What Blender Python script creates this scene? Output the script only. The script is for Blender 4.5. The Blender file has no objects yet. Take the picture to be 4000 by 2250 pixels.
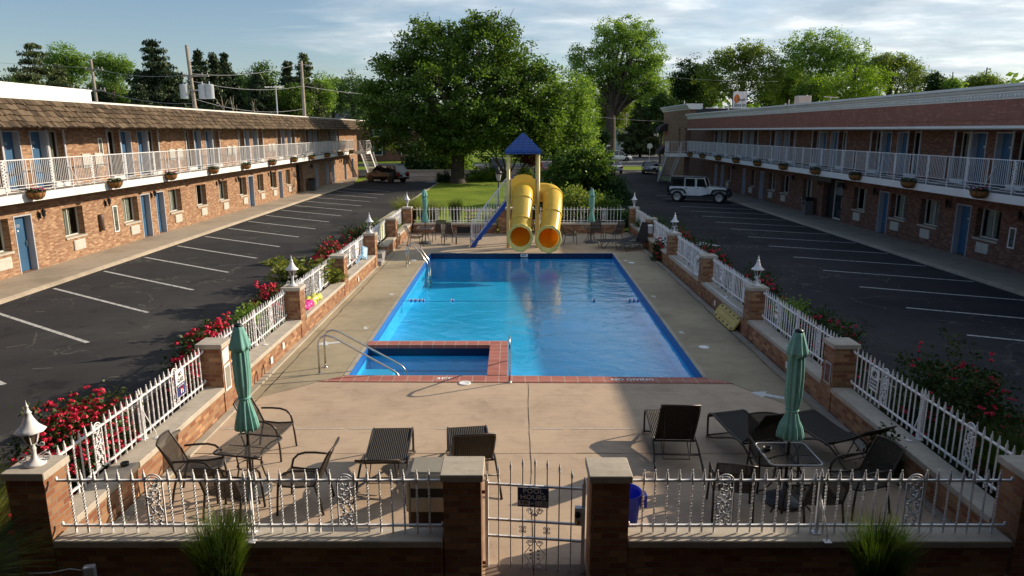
import bpy, math, random
import numpy as np
from math import sin, cos, pi, radians, sqrt, atan2, tan
from mathutils import Vector, Matrix, Euler
random.seed(7)
SC = bpy.context.scene
COL = SC.collection
R = random.random
def U(a, b): return a + (b - a) * random.random()

# ------------------------------------------------------------------ mesh builder
class MB:
    def __init__(s): s.v = []; s.f = []; s.sm = []
    def add(s, vs, fs, smooth=False):
        o = len(s.v); s.v += [tuple(p) for p in vs]
        s.f += [tuple(i + o for i in f) for f in fs]; s.sm += [smooth] * len(fs); return s
    def box(s, x0, x1, y0, y1, z0, z1):
        v = [(x0,y0,z0),(x1,y0,z0),(x1,y1,z0),(x0,y1,z0),(x0,y0,z1),(x1,y0,z1),(x1,y1,z1),(x0,y1,z1)]
        return s.add(v, [(0,3,2,1),(4,5,6,7),(0,1,5,4),(1,2,6,5),(2,3,7,6),(3,0,4,7)])
    def cbox(s, x0, x1, y0, y1, z0, z1, b=.01):   # box with chamfered vertical edges and top edge
        ring = lambda k: [(x0+b+k,y0+k),(x1-b-k,y0+k),(x1-k,y0+b+k),(x1-k,y1-b-k),(x1-b-k,y1-k),(x0+b+k,y1-k),(x0+k,y1-b-k),(x0+k,y0+b+k)]
        v = [(x,y,z0) for x,y in ring(0)] + [(x,y,z1-b) for x,y in ring(0)] + [(x,y,z1) for x,y in ring(b)]
        f = [tuple(range(7,-1,-1)), tuple(range(16,24))]
        for a in (0,8):
            for i in range(8): j=(i+1)%8; f.append((a+i,a+j,a+8+j,a+8+i))
        return s.add(v, f)
    def obox(s, M, hx, hy, hz):   # oriented box, M 4x4 at centre
        v = [M @ Vector((a*hx,b*hy,c*hz)) for c in (-1,1) for a,b in ((-1,-1),(1,-1),(1,1),(-1,1))]
        return s.add(v, [(0,3,2,1),(4,5,6,7),(0,1,5,4),(1,2,6,5),(2,3,7,6),(3,0,4,7)])
    def quad(s, a, b, c, d): return s.add([a,b,c,d], [(0,1,2,3)])
    def bar(s, p, q, w, h=None):  # rectangular bar between two points
        h = h or w; p = Vector(p); q = Vector(q); d = q - p; L = d.length
        if L < 1e-6: return s
        d.normalize(); up = Vector((0,0,1)) if abs(d.z) < .95 else Vector((0,1,0))
        x = d.cross(up).normalized(); y = x.cross(d)
        M = Matrix((x, d, y)).transposed().to_4x4(); M.translation = (p + q) / 2
        return s.obox(M, w/2, L/2, h/2)
    def tube(s, pts, r, n=8, caps=True, smooth=True, closed=False):
        pts = [Vector(p) for p in pts]; m = len(pts)
        rr = r if isinstance(r, (list, tuple)) else [r] * m
        prev = None; rings = []
        for i, p in enumerate(pts):
            if closed: d = pts[(i+1) % m] - pts[i-1]
            else: d = pts[min(i+1, m-1)] - pts[max(i-1, 0)]
            if d.length < 1e-9: d = Vector((0,0,1))
            d.normalize()
            if prev is None:
                a = Vector((0,0,1)) if abs(d.z) < .9 else Vector((1,0,0)); x = d.cross(a).normalized()
            else:
                x = prev - d * prev.dot(d)
                if x.length < 1e-6: x = d.cross(Vector((.3,.5,.8)))
                x.normalize()
            prev = x; y = d.cross(x)
            rings.append([p + (x*cos(2*pi*k/n) + y*sin(2*pi*k/n)) * rr[i] for k in range(n)])
        o = len(s.v); fs = []
        for i in range(m if closed else m-1):
            j = (i+1) % m
            for k in range(n):
                l = (k+1) % n; fs.append((i*n+k, i*n+l, j*n+l, j*n+k))
        if caps and not closed:
            fs.append(tuple(range(n-1,-1,-1))); fs.append(tuple((m-1)*n+k for k in range(n)))
        return s.add([v for g in rings for v in g], fs, smooth)
    def lathe(s, prof, n=16, c=(0,0,0), smooth=True, wob=None):  # profile [(r,z)]
        vs = []; fs = []; m = len(prof)
        for i,(r,z) in enumerate(prof):
            for k in range(n):
                a = 2*pi*k/n; q = r if wob is None else r * wob(a, i)
                vs.append((c[0]+q*cos(a), c[1]+q*sin(a), c[2]+z))
        for i in range(m-1):
            for k in range(n):
                l = (k+1) % n; fs.append((i*n+k, i*n+l, (i+1)*n+l, (i+1)*n+k))
        if prof[0][0] > 1e-4: fs.append(tuple(range(n-1,-1,-1)))
        if prof[-1][0] > 1e-4: fs.append(tuple((m-1)*n+k for k in range(n)))
        return s.add(vs, fs, smooth)
    def prism(s, poly, z0, z1, smooth=False):   # polygon in XY (ccw) extruded in z
        n = len(poly); v = [(x,y,z0) for x,y in poly] + [(x,y,z1) for x,y in poly]
        return s.add(v, [tuple(range(n-1,-1,-1)), tuple(range(n,2*n))] + [(i,(i+1)%n,n+(i+1)%n,n+i) for i in range(n)], smooth)
    def prismx(s, poly, x0, x1):  # polygon in YZ extruded along x
        n = len(poly); v = [(x0,y,z) for y,z in poly] + [(x1,y,z) for y,z in poly]
        return s.add(v, [tuple(range(n-1,-1,-1)), tuple(range(n,2*n))] + [(i,(i+1)%n,n+(i+1)%n,n+i) for i in range(n)])
    def prismy(s, poly, y0, y1):  # polygon in XZ extruded along y
        n = len(poly); v = [(x,y0,z) for x,z in poly] + [(x,y1,z) for x,z in poly]
        return s.add(v, [tuple(range(n-1,-1,-1)), tuple(range(n,2*n))] + [(i,(i+1)%n,n+(i+1)%n,n+i) for i in range(n)])
    def sphere(s, c, r, n=10, m=6, sq=(1,1,1)):
        vs=[]; fs=[]
        for i in range(m+1):
            t = pi*i/m
            for k in range(n):
                a = 2*pi*k/n; vs.append((c[0]+r*sq[0]*sin(t)*cos(a), c[1]+r*sq[1]*sin(t)*sin(a), c[2]-r*sq[2]*cos(t)))
        for i in range(m):
            for k in range(n):
                l=(k+1)%n; fs.append((i*n+k,i*n+l,(i+1)*n+l,(i+1)*n+k))
        return s.add(vs, fs, True)
    def xf(s, M, start=0):
        for i in range(start, len(s.v)): s.v[i] = tuple(M @ Vector(s.v[i]))
        return s
    def build(s, name, mat, parent=None, world=False, bevel=0):
        me = bpy.data.meshes.new(name)
        v = s.v
        if world and parent is not None:
            l = parent.matrix_basis.inverted() if parent.parent is None else (parent.parent.matrix_basis @ parent.matrix_basis).inverted()
            v = [tuple(l @ Vector(p)) for p in v]
        me.from_pydata(v, [], s.f); me.polygons.foreach_set('use_smooth', s.sm)
        for m in (mat if isinstance(mat, (list, tuple)) else [mat]): me.materials.append(m)
        me.update()
        return link(name, me, parent, bevel)
def link(name, me, parent=None, bevel=0):
    o = bpy.data.objects.new(name, me); COL.objects.link(o)
    if parent is not None: o.parent = parent
    if bevel:
        b = o.modifiers.new('bevel', 'BEVEL'); b.width = bevel; b.segments = 2; b.limit_method = 'ANGLE'
    return o
def tag(o, label=None, cat=None, group=None, kind=None):
    if label: o['label'] = label
    if cat: o['category'] = cat
    if group: o['group'] = group
    if kind: o['kind'] = kind
    return o
def thing(name, label, cat, loc=(0,0,0), rz=0, group=None):
    o = bpy.data.objects.new(name, None); o.empty_display_size = .2; COL.objects.link(o)
    o.location = loc; o.rotation_euler = (0,0,rz)
    o.matrix_basis = Matrix.Translation(loc) @ Matrix.Rotation(rz, 4, 'Z')
    return tag(o, label, cat, group)
def struct(name, mb, mat): return tag(mb.build(name, mat), kind='structure')
KIDS = {}
def copy_tree(o, parent=None):
    c = o.copy(); COL.objects.link(c)
    if parent is not None: c.parent = parent
    for ch in list(o.children): copy_tree(ch, c)
    return c
def place(proto, first, loc, rz=0, label=None, group=None, scale=None):
    o = proto if first else copy_tree(proto)
    o.location = loc; o.rotation_euler = (0,0,rz)
    if scale: o.scale = scale
    return tag(o, label, None, group)
def text(s, size, M, mat, name='lettering', parent=None, ext=.002, font_shear=0, sx=1, world=True, align='CENTER'):
    cu = bpy.data.curves.new('t', 'FONT'); cu.body = s; cu.size = size; cu.extrude = ext; cu.align_x = align; cu.align_y = 'CENTER'; cu.shear = font_shear
    cu.resolution_u = 2; cu.offset = size*.012
    o = bpy.data.objects.new('t', cu); COL.objects.link(o)
    dg = bpy.context.evaluated_depsgraph_get(); me = bpy.data.meshes.new_from_object(o.evaluated_get(dg))
    bpy.data.objects.remove(o); me.name = name
    me.transform(Matrix.Diagonal((sx,1,1,1))); me.transform(M)
    if world and parent is not None:
        me.transform((parent.matrix_basis if parent.parent is None else parent.parent.matrix_basis @ parent.matrix_basis).inverted())
    me.materials.clear(); me.materials.append(mat)
    return link(name, me, parent)
def frame(origin, right, up):
    r = Vector(right).normalized(); u = Vector(up).normalized(); n = r.cross(u)
    M = Matrix((r,u,n)).transposed().to_4x4(); M.translation = Vector(origin); return M

# ------------------------------------------------------------------ materials
def nmat(name):
    m = bpy.data.materials.new(name); m.use_nodes = True; nt = m.node_tree
    return m, nt, nt.nodes['Principled BSDF']
def N(nt, t, **k):
    n = nt.nodes.new(t)
    for a, b in k.items():
        if a.startswith('_'): setattr(n, a[1:], b)
        else: n.inputs[a.replace('_', ' ')].default_value = b
    return n
def ramp(nt, src, stops):
    r = nt.nodes.new('ShaderNodeValToRGB'); e = r.color_ramp.elements
    while len(e) < len(stops): e.new(.5)
    for i,(p,c) in enumerate(stops): e[i].position = p; e[i].color = (*c, 1) if len(c) == 3 else c
    nt.links.new(src, r.inputs[0]); return r
def pos(nt, sc=(1,1,1), obj=False):
    if obj: s = nt.nodes.new('ShaderNodeTexCoord').outputs['Object']
    else: s = nt.nodes.new('ShaderNodeNewGeometry').outputs['Position']
    mp = nt.nodes.new('ShaderNodeMapping'); mp.inputs['Scale'].default_value = sc; nt.links.new(s, mp.inputs[0]); return mp.outputs[0]
def noise(nt, vec, scale, detail=4, rough=.6, dist=0):
    n = N(nt, 'ShaderNodeTexNoise', Scale=scale, Detail=detail, Roughness=rough, Distortion=dist); nt.links.new(vec, n.inputs['Vector']); return n.outputs['Fac']
def mix(nt, f, a, b, mode='MIX'):
    m = nt.nodes.new('ShaderNodeMix'); m.data_type = 'RGBA'; m.blend_type = mode
    for s, i in ((f,0),(a,6),(b,7)):
        if hasattr(s, 'links'): nt.links.new(s, m.inputs[i])
        else: m.inputs[i].default_value = s if i == 0 else (*s, 1)
    return m.outputs[2]
def bump(nt, bs, h, st=.3, d=.01):
    b = N(nt, 'ShaderNodeBump', Strength=st, Distance=d); nt.links.new(h, b.inputs['Height']); nt.links.new(b.outputs[0], bs.inputs['Normal'])
def simple(name, col, rough=.6, metal=0, var=.12, scale=3, spec=.5, obj=True, bmp=0, bscale=40):
    m, nt, b = nmat(name); p = pos(nt, obj=obj)
    f = noise(nt, p, scale)
    lo = [max(0, c*(1-var)) for c in col]; hi = [min(1, c*(1+var)) for c in col]
    r = ramp(nt, f, [(.3, lo), (.7, hi)]); nt.links.new(r.outputs[0], b.inputs['Base Color'])
    b.inputs['Roughness'].default_value = rough; b.inputs['Metallic'].default_value = metal; b.inputs['Specular IOR Level'].default_value = spec
    if bmp: bump(nt, b, noise(nt, p, bscale), bmp)
    return m
def brick(name, c1, c2, mortar, bw=.2, bh=.067, dark=.0, rot=False):
    m, nt, b = nmat(name)
    g = nt.nodes.new('ShaderNodeNewGeometry'); sx = nt.nodes.new('ShaderNodeSeparateXYZ'); nt.links.new(g.outputs['Position'], sx.inputs[0])
    sn = nt.nodes.new('ShaderNodeSeparateXYZ'); nt.links.new(g.outputs['True Normal'], sn.inputs[0])
    ab = N(nt, 'ShaderNodeMath', _operation='ABSOLUTE'); nt.links.new(sn.outputs[0], ab.inputs[0])
    gt = N(nt, 'ShaderNodeMath', _operation='GREATER_THAN'); nt.links.new(ab.outputs[0], gt.inputs[0]); gt.inputs[1].default_value = .7
    mx = nt.nodes.new('ShaderNodeMix'); nt.links.new(gt.outputs[0], mx.inputs[0]); nt.links.new(sx.outputs[0], mx.inputs[2]); nt.links.new(sx.outputs[1], mx.inputs[3])
    cb = nt.nodes.new('ShaderNodeCombineXYZ'); nt.links.new(mx.outputs[0], cb.inputs[0]); nt.links.new(sx.outputs[2], cb.inputs[1])
    t = N(nt, 'ShaderNodeTexBrick', Scale=1, Mortar_Size=.007, Mortar_Smooth=.2, Bias=0, Brick_Width=bw, Row_Height=bh)
    t.inputs['Color1'].default_value = (0,0,0,1); t.inputs['Color2'].default_value = (1,1,1,1); t.inputs['Mortar'].default_value = (.5,.5,.5,1)
    nt.links.new(cb.outputs[0], t.inputs['Vector'])
    rr = ramp(nt, t.outputs['Color'], [(0, c1), (.45, [ (a+q)/2 for a,q in zip(c1,c2)]), (.8, c2), (1, [min(1,q*1.35) for q in c2])])
    big = noise(nt, g.outputs['Position'], 1.3, 5)
    c = mix(nt, .55, rr.outputs[0], ramp(nt, big, [(.3,(.72,.7,.68)),(.7,(1.1,1.1,1.1))]).outputs[0], 'MULTIPLY')
    c = mix(nt, t.outputs['Fac'], c, mortar)
    c = mix(nt, .28, c, ramp(nt, noise(nt, pos(nt, (2.5,2.5,.35)), 1.6, 5, .7), [(.32,(.62,.6,.58)),(.5,(1,1,1)),(.75,(1.12,1.1,1.08))]).outputs[0], 'MULTIPLY')
    nt.links.new(c, b.inputs['Base Color']); b.inputs['Roughness'].default_value = .9; b.inputs['Specular IOR Level'].default_value = .2
    inv = N(nt, 'ShaderNodeMath', _operation='SUBTRACT'); inv.inputs[0].default_value = 1; nt.links.new(t.outputs['Fac'], inv.inputs[1])
    bump(nt, b, inv.outputs[0], .6, .012)
    return m
M_ = {}
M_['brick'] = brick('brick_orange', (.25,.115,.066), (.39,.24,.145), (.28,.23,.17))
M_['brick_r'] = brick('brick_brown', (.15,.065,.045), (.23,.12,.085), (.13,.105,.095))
M_['brick_w'] = brick('brick_pool', (.24,.09,.048), (.36,.20,.105), (.24,.205,.16), .2, .075)
M_['brick_up'] = brick('brick_parapet', (.32,.14,.105), (.35,.16,.12), (.34,.165,.13), .2, .067)
def mat_concrete(name, col, stain=.35, sc=1.0):
    m, nt, b = nmat(name); p = pos(nt)
    a = noise(nt, p, .35*sc, 6, .65); c = noise(nt, p, 2.5*sc, 6, .7, .6); d = noise(nt, p, 40, 4, .7)
    pl = pos(nt, (1.0, 14, 1)); e = noise(nt, pl, 1.2, 4, .6)
    r = ramp(nt, a, [(.3, [q*(1-stain) for q in col]), (.5, col), (.75, [min(1,q*1.15) for q in col])])
    k = mix(nt, .5, r.outputs[0], ramp(nt, c, [(.28,(.62,.6,.58)),(.5,(1,1,1)),(.8,(1.12,1.12,1.12))]).outputs[0], 'MULTIPLY')
    k = mix(nt, .35, k, ramp(nt, e, [(.3,(.75,.74,.73)),(.7,(1.1,1.1,1.1))]).outputs[0], 'MULTIPLY')
    k = mix(nt, .3, k, ramp(nt, d, [(.2,(.7,.7,.7)),(.8,(1.2,1.2,1.2))]).outputs[0], 'MULTIPLY')
    nt.links.new(k, b.inputs['Base Color']); b.inputs['Roughness'].default_value = .85; b.inputs['Specular IOR Level'].default_value = .3
    bump(nt, b, d, .25, .006); return m
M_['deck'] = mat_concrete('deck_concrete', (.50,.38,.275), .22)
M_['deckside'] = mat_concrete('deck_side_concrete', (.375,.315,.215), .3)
M_['walk'] = mat_concrete('walk_concrete', (.37,.31,.24), .3)
M_['kerb'] = mat_concrete('kerb_concrete', (.42,.38,.31), .3, 2)
M_['cap'] = mat_concrete('cap_stone', (.47,.42,.35), .2, 3)
def mat_asphalt():
    m, nt, b = nmat('asphalt'); p = pos(nt)
    a = noise(nt, p, .18, 5, .6, .5); g = noise(nt, p, 60, 3, .8); w = noise(nt, p, 1.5, 3)
    r = ramp(nt, a, [(.3,(.03,.030,.034)),(.52,(.047,.046,.048)),(.75,(.068,.066,.064))])
    k = mix(nt, .6, r.outputs[0], ramp(nt, g, [(.25,(.45,.45,.45)),(.5,(1,1,1)),(.78,(1.9,1.85,1.75))]).outputs[0], 'MULTIPLY')
    k = mix(nt, .75, k, ramp(nt, noise(nt, p, .9, 3, .6, .8), [(.28,(.45,.45,.47)),(.38,(.9,.9,.9)),(.6,(1,1,1)),(.75,(1.25,1.22,1.18))]).outputs[0], 'MULTIPLY')
    wp = nt.nodes.new('ShaderNodeVectorMath'); wp.operation = 'MULTIPLY_ADD'
    nn = N(nt, 'ShaderNodeTexNoise', Scale=1.2, Detail=5); nt.links.new(p, nn.inputs['Vector']); nt.links.new(nn.outputs['Color'], wp.inputs[0]); wp.inputs[1].default_value = (1.5,1.5,1.5); nt.links.new(p, wp.inputs[2])
    v = N(nt, 'ShaderNodeTexVoronoi', Scale=.42, _feature='DISTANCE_TO_EDGE'); nt.links.new(wp.outputs[0], v.inputs['Vector'])
    cr = ramp(nt, v.outputs['Distance'], [(0,(1,1,1)),(.012,(0,0,0))])
    gate = ramp(nt, noise(nt, p, .3, 2), [(.46,(0,0,0)),(.54,(1,1,1))])
    ck = mix(nt, 1.0, cr.outputs[0], gate.outputs[0], 'MULTIPLY')
    k = mix(nt, ck, k, (.12,.115,.10))
    nt.links.new(k, b.inputs['Base Color']); b.inputs['Roughness'].default_value = .9; b.inputs['Specular IOR Level'].default_value = .07
    bump(nt, b, g, .35, .01); return m
M_['asphalt'] = mat_asphalt()
def mat_grass():
    m, nt, b = nmat('lawn_grass'); p = pos(nt)
    a = noise(nt, p, .3, 5, .65); c = noise(nt, p, 3, 5, .7); d = noise(nt, p, 22, 4, .8)
    r = ramp(nt, a, [(.3,(.11,.165,.02)),(.55,(.18,.25,.03)),(.8,(.28,.32,.06))])
    k = mix(nt, .6, r.outputs[0], ramp(nt, c, [(.3,(.6,.65,.5)),(.7,(1.3,1.25,1.2))]).outputs[0], 'MULTIPLY')
    k = mix(nt, .6, k, ramp(nt, d, [(.3,(.5,.55,.5)),(.7,(1.4,1.4,1.3))]).outputs[0], 'MULTIPLY')
    nt.links.new(k, b.inputs['Base Color']); b.inputs['Roughness'].default_value = .95; b.inputs['Specular IOR Level'].default_value = .1
    bump(nt, b, d, 1, .05); return m
M_['grass'] = mat_grass()
M_['mulch'] = simple('mulch', (.045,.03,.02), .95, var=.6, scale=30, obj=False, bmp=1, bscale=50)
def leaf(name, cols, trans=.45, sc=1.2):
    m = bpy.data.materials.new(name); m.use_nodes = True; nt = m.node_tree; nt.nodes.clear()
    out = nt.nodes.new('ShaderNodeOutputMaterial'); g = nt.nodes.new('ShaderNodeNewGeometry')
    n1 = noise(nt, g.outputs['Position'], sc, 2); 
    n2 = N(nt, 'ShaderNodeTexWhiteNoise'); 
    sc2 = nt.nodes.new('ShaderNodeVectorMath'); sc2.operation = 'SNAP'; sc2.inputs[1].default_value = (.15,.15,.15); nt.links.new(g.outputs['Position'], sc2.inputs[0]); nt.links.new(sc2.outputs[0], n2.inputs[0])
    ad = N(nt, 'ShaderNodeMath', _operation='MULTIPLY_ADD'); nt.links.new(n2.outputs[0], ad.inputs[0]); ad.inputs[1].default_value = .35; nt.links.new(n1, ad.inputs[2])
    r = ramp(nt, ad.outputs[0], [(.4, cols[0]), (.68, cols[1]), (.95, cols[2])])
    d = nt.nodes.new('ShaderNodeBsdfDiffuse'); t = nt.nodes.new('ShaderNodeBsdfTranslucent'); gl = N(nt, 'ShaderNodeBsdfGlossy', Roughness=.45); gl.inputs[0].default_value = (.6,.7,.5,1)
    tc = mix(nt, 1.0, r.outputs[0], (1.5,1.55,.7), 'MULTIPLY')
    nt.links.new(r.outputs[0], d.inputs[0]); nt.links.new(tc, t.inputs[0])
    a = N(nt, 'ShaderNodeMixShader'); a.inputs[0].default_value = trans; nt.links.new(d.outputs[0], a.inputs[1]); nt.links.new(t.outputs[0], a.inputs[2])
    q = N(nt, 'ShaderNodeMixShader'); q.inputs[0].default_value = .04; nt.links.new(a.outputs[0], q.inputs[1]); nt.links.new(gl.outputs[0], q.inputs[2])
    nt.links.new(q.outputs[0], out.inputs[0]); return m
M_['maple'] = leaf('maple_leaves', ((.028,.055,.012),(.08,.14,.025),(.17,.26,.05)))
M_['light'] = leaf('light_leaves', ((0.102, 0.1836, 0.0367), (0.1836, 0.2958, 0.0612), (0.306, 0.408, 0.102)), .4)
M_['locust'] = leaf('locust_leaves', ((0.0864, 0.1344, 0.0288), (0.1536, 0.2112, 0.048), (0.2496, 0.288, 0.0768)), .4)
M_['bright'] = leaf('bright_leaves', ((0.0819, 0.1521, 0.014), (0.1404, 0.234, 0.0234), (0.234, 0.3159, 0.0468)), .45)
M_['deep'] = leaf('deep_leaves', ((0.0156, 0.0364, 0.013), (0.0286, 0.0624, 0.0182), (0.052, 0.0975, 0.026)), .2)
M_['spruce'] = leaf('spruce_needles', ((0.0144, 0.0288, 0.0144), (0.0264, 0.0456, 0.0216), (0.054, 0.066, 0.03)), .12, 1.5)
M_['sprucelt'] = leaf('spruce_light_needles', ((0.0375, 0.06, 0.024), (0.0675, 0.09, 0.036), (0.12, 0.135, 0.0525)), .2, 1.5)
M_['bluish'] = leaf('bluish_leaves', ((0.048, 0.096, 0.048), (0.08, 0.144, 0.064), (0.144, 0.224, 0.096)), .3)
M_['redtree'] = leaf('red_maple_leaves', ((0.084, 0.0168, 0.014), (0.182, 0.035, 0.0252), (0.308, 0.07, 0.042)), .4, 3)
M_['rosel'] = leaf('rose_leaves', ((0.018, 0.03, 0.012), (0.035, 0.06, 0.018), (0.07, 0.1, 0.03)), .25, 6)
M_['blade'] = leaf('grass_blades', ((0.021, 0.0455, 0.0084), (0.049, 0.084, 0.014), (0.105, 0.14, 0.035)), .4, 6)
M_['bladelt'] = leaf('pale_blades', ((0.0864, 0.1152, 0.0288), (0.1728, 0.192, 0.0672), (0.288, 0.288, 0.1248)), .4, 6)
M_['fern'] = leaf('fern_leaves', ((0.065, 0.104, 0.0195), (0.156, 0.182, 0.039), (0.286, 0.286, 0.078)), .35, 5)
def mat_rose():
    m, nt, b = nmat('rose_petals'); n = noise(nt, pos(nt), 25, 2)
    r = ramp(nt, n, [(.3,(.42,.006,.03)),(.6,(.72,.016,.075)),(.8,(.88,.07,.16))]); nt.links.new(r.outputs[0], b.inputs['Base Color']); b.inputs['Roughness'].default_value = .6
    b.inputs['Subsurface Weight'].default_value = 0; return m
M_['rose'] = mat_rose()
M_['bark'] = simple('bark', (.065,.052,.042), .95, var=.45, scale=4, obj=False, bmp=.8, bscale=18)
M_['barkl'] = simple('pale_bark', (.26,.22,.17), .95, var=.35, scale=3, obj=False, bmp=.5, bscale=10)
M_['white'] = simple('white_paint', (.72,.72,.73), .45, var=.1, scale=6, bmp=.05)
M_['whitem'] = simple('white_metal', (.80,.80,.82), .35, var=.12, scale=9)
M_['silver'] = simple('silver_paint', (.78,.79,.82), .35, .08, var=.12, scale=9)
M_['whitewall'] = simple('white_wall', (.75,.75,.73), .7, var=.08, scale=1, obj=False)
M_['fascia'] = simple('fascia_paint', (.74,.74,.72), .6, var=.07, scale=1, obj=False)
M_['bluedoor'] = simple('blue_door', (.03,.10,.2), .45, var=.12, scale=1, obj=False)
M_['jamb'] = simple('jamb_paint', (.42,.43,.47), .6, var=.08, scale=2, obj=False)
M_['frame'] = simple('frame_paint', (.55,.54,.5), .5, var=.08, scale=2, obj=False)
M_['black'] = simple('black_metal', (.015,.015,.016), .4, .2)
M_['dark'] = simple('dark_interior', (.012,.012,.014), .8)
M_['acgrey'] = simple('ac_grille', (.5,.49,.44), .6, var=.1, scale=8, obj=False)
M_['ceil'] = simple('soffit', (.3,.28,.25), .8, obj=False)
def mat_translucent(name, col, tcol, f=.4, rough=.3):
    m = bpy.data.materials.new(name); m.use_nodes = True; nt = m.node_tree; nt.nodes.clear(); out = nt.nodes.new('ShaderNodeOutputMaterial')
    n = noise(nt, pos(nt), 1.4, 4); r = ramp(nt, n, [(.3,[c*.88 for c in col]),(.7,[min(1,c*1.08) for c in col])])
    d = nt.nodes.new('ShaderNodeBsdfDiffuse'); nt.links.new(r.outputs[0], d.inputs[0]); t = nt.nodes.new('ShaderNodeBsdfTranslucent'); t.inputs[0].default_value = (*tcol,1); g = N(nt,'ShaderNodeBsdfGlossy',Roughness=rough); g.inputs[0].default_value = (1,1,1,1)
    a = N(nt,'ShaderNodeMixShader'); a.inputs[0].default_value = f; nt.links.new(d.outputs[0],a.inputs[1]); nt.links.new(t.outputs[0],a.inputs[2]); q = N(nt,'ShaderNodeMixShader'); q.inputs[0].default_value = .05; nt.links.new(a.outputs[0],q.inputs[1]); nt.links.new(g.outputs[0],q.inputs[2]); nt.links.new(q.outputs[0],out.inputs[0]); return m
M_['yellow'] = mat_translucent('yellow_plastic', (.86,.64,.09), (1,.72,.08), .3)
M_['yellowpost'] = simple('yellow_post', (.72,.58,.2), .4, var=.08, scale=2)
M_['orange'] = mat_translucent('glow_orange', (.9,.42,.015), (1,.5,.03), .45, .5)  # orange glow of light through the yellow tube, put into the colour
M_['blueplastic'] = simple('blue_plastic', (.012,.06,.33), .4, var=.12, scale=2)
M_['bluebin'] = simple('blue_bin', (.01,.03,.5), .35)
M_['teal'] = simple('teal_canvas', (.17,.40,.35), .85, var=.16, scale=5, bmp=.15, bscale=120)
M_['stone'] = simple('grey_stone', (.28,.27,.26), .9, var=.4, scale=14, bmp=.8)
def mat_shake():
    m, nt, b = nmat('cedar_shakes'); p = pos(nt); at = nt.nodes.new('ShaderNodeNewGeometry')
    w = nt.nodes.new('ShaderNodeTexNoise'); w.inputs['Scale'].default_value = 3; nt.links.new(p, w.inputs['Vector'])
    st = noise(nt, pos(nt, (2,25,2)), 2, 4)
    rp = ramp(nt, at.outputs['Random Per Island'], [(0,(.05,.037,.025)),(.5,(.105,.075,.049)),(1,(.155,.115,.077))])
    k = mix(nt, .5, rp.outputs[0], ramp(nt, st, [(.3,(.6,.6,.6)),(.7,(1.25,1.2,1.15))]).outputs[0], 'MULTIPLY')
    nt.links.new(k, b.inputs['Base Color']); b.inputs['Roughness'].default_value = .9; b.inputs['Specular IOR Level'].default_value = .2
    bump(nt, b, st, .4, .01); return m
M_['shake'] = mat_shake()
def mat_glass(name, col=(.02,.03,.035), rough=.05):
    m, nt, b = nmat(name); b.inputs['Base Color'].default_value = (*col,1); b.inputs['Roughness'].default_value = rough; b.inputs['Specular IOR Level'].default_value = .9; return m
M_['glass'] = mat_glass('window_glass'); M_['carglass'] = mat_glass('car_glass', (.01,.013,.016))
def mat_curtain():
    m, nt, b = nmat('curtain'); w = N(nt, 'ShaderNodeTexWave', Scale=6, Distortion=1.5, _bands_direction='Y'); nt.links.new(pos(nt), w.inputs['Vector'])
    r = ramp(nt, w.outputs['Fac'], [(0,(.3,.3,.27)),(1,(.62,.62,.56))]); nt.links.new(r.outputs[0], b.inputs['Base Color']); b.inputs['Roughness'].default_value = .9; bump(nt, b, w.outputs['Fac'], .5, .03); return m
M_['curtain'] = mat_curtain()
def paint(name, col, rough=.25, metal=0, coat=.6):
    m, nt, b = nmat(name); f = noise(nt, pos(nt, obj=True), 3, 3); r = ramp(nt, f, [(.3,[c*.9 for c in col]),(.7,[min(1,c*1.06) for c in col])]); nt.links.new(r.outputs[0], b.inputs['Base Color'])
    b.inputs['Roughness'].default_value = rough; b.inputs['Metallic'].default_value = metal; b.inputs['Coat Weight'].default_value = coat; b.inputs['Coat Roughness'].default_value = .08; return m
M_['c_white'] = paint('car_white', (.8,.82,.84)); M_['c_brown'] = paint('car_brown', (.035,.026,.023), .25, .4); M_['c_silver'] = paint('car_silver', (.42,.45,.5), .3, .6)
M_['c_dark'] = paint('car_dark', (.02,.022,.026), .25, .3); M_['c_red'] = paint('car_red', (.35,.02,.02)); M_['tyre'] = simple('tyre_rubber', (.018,.018,.018), .85); M_['rim'] = simple('alloy_rim', (.5,.5,.52), .3, .8)
M_['c_blue'] = paint('car_pale_blue', (.25,.38,.5))
M_['taillight'] = simple('tail_light', (.45,.01,.01), .2); M_['headlight'] = simple('head_light', (.6,.62,.65), .1)
M_['steel'] = simple('stainless', (.62,.6,.56), .22, 1, var=.08)
M_['wood'] = simple('weathered_wood', (.2,.16,.12), .9, var=.3, scale=6)
M_['signblue'] = simple('sign_blue', (.014,.05,.17), .4); M_['signwhite'] = simple('sign_white', (.8,.8,.8), .45); M_['letter'] = simple('letter_black', (.01,.01,.012), .6)
M_['letblue'] = simple('letter_blue', (.015,.03,.16), .5); M_['signred'] = simple('sign_red', (.5,.02,.03), .5); M_['letwhite'] = simple('letter_white', (.88,.9,.9), .6); M_['signor'] = simple('sign_orange', (.62,.18,.03), .5)
def mat_line():
    m, nt, b = nmat('line_paint'); q = pos(nt); r = ramp(nt, noise(nt, q, 9, 5, .75), [(.36,(.10,.10,.10)),(.46,(.42,.42,.41)),(.7,(.58,.58,.57))]); nt.links.new(r.outputs[0], b.inputs['Base Color']); b.inputs['Roughness'].default_value = .85; return m
M_['linepaint'] = mat_line()
M_['redtile'] = None
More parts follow.
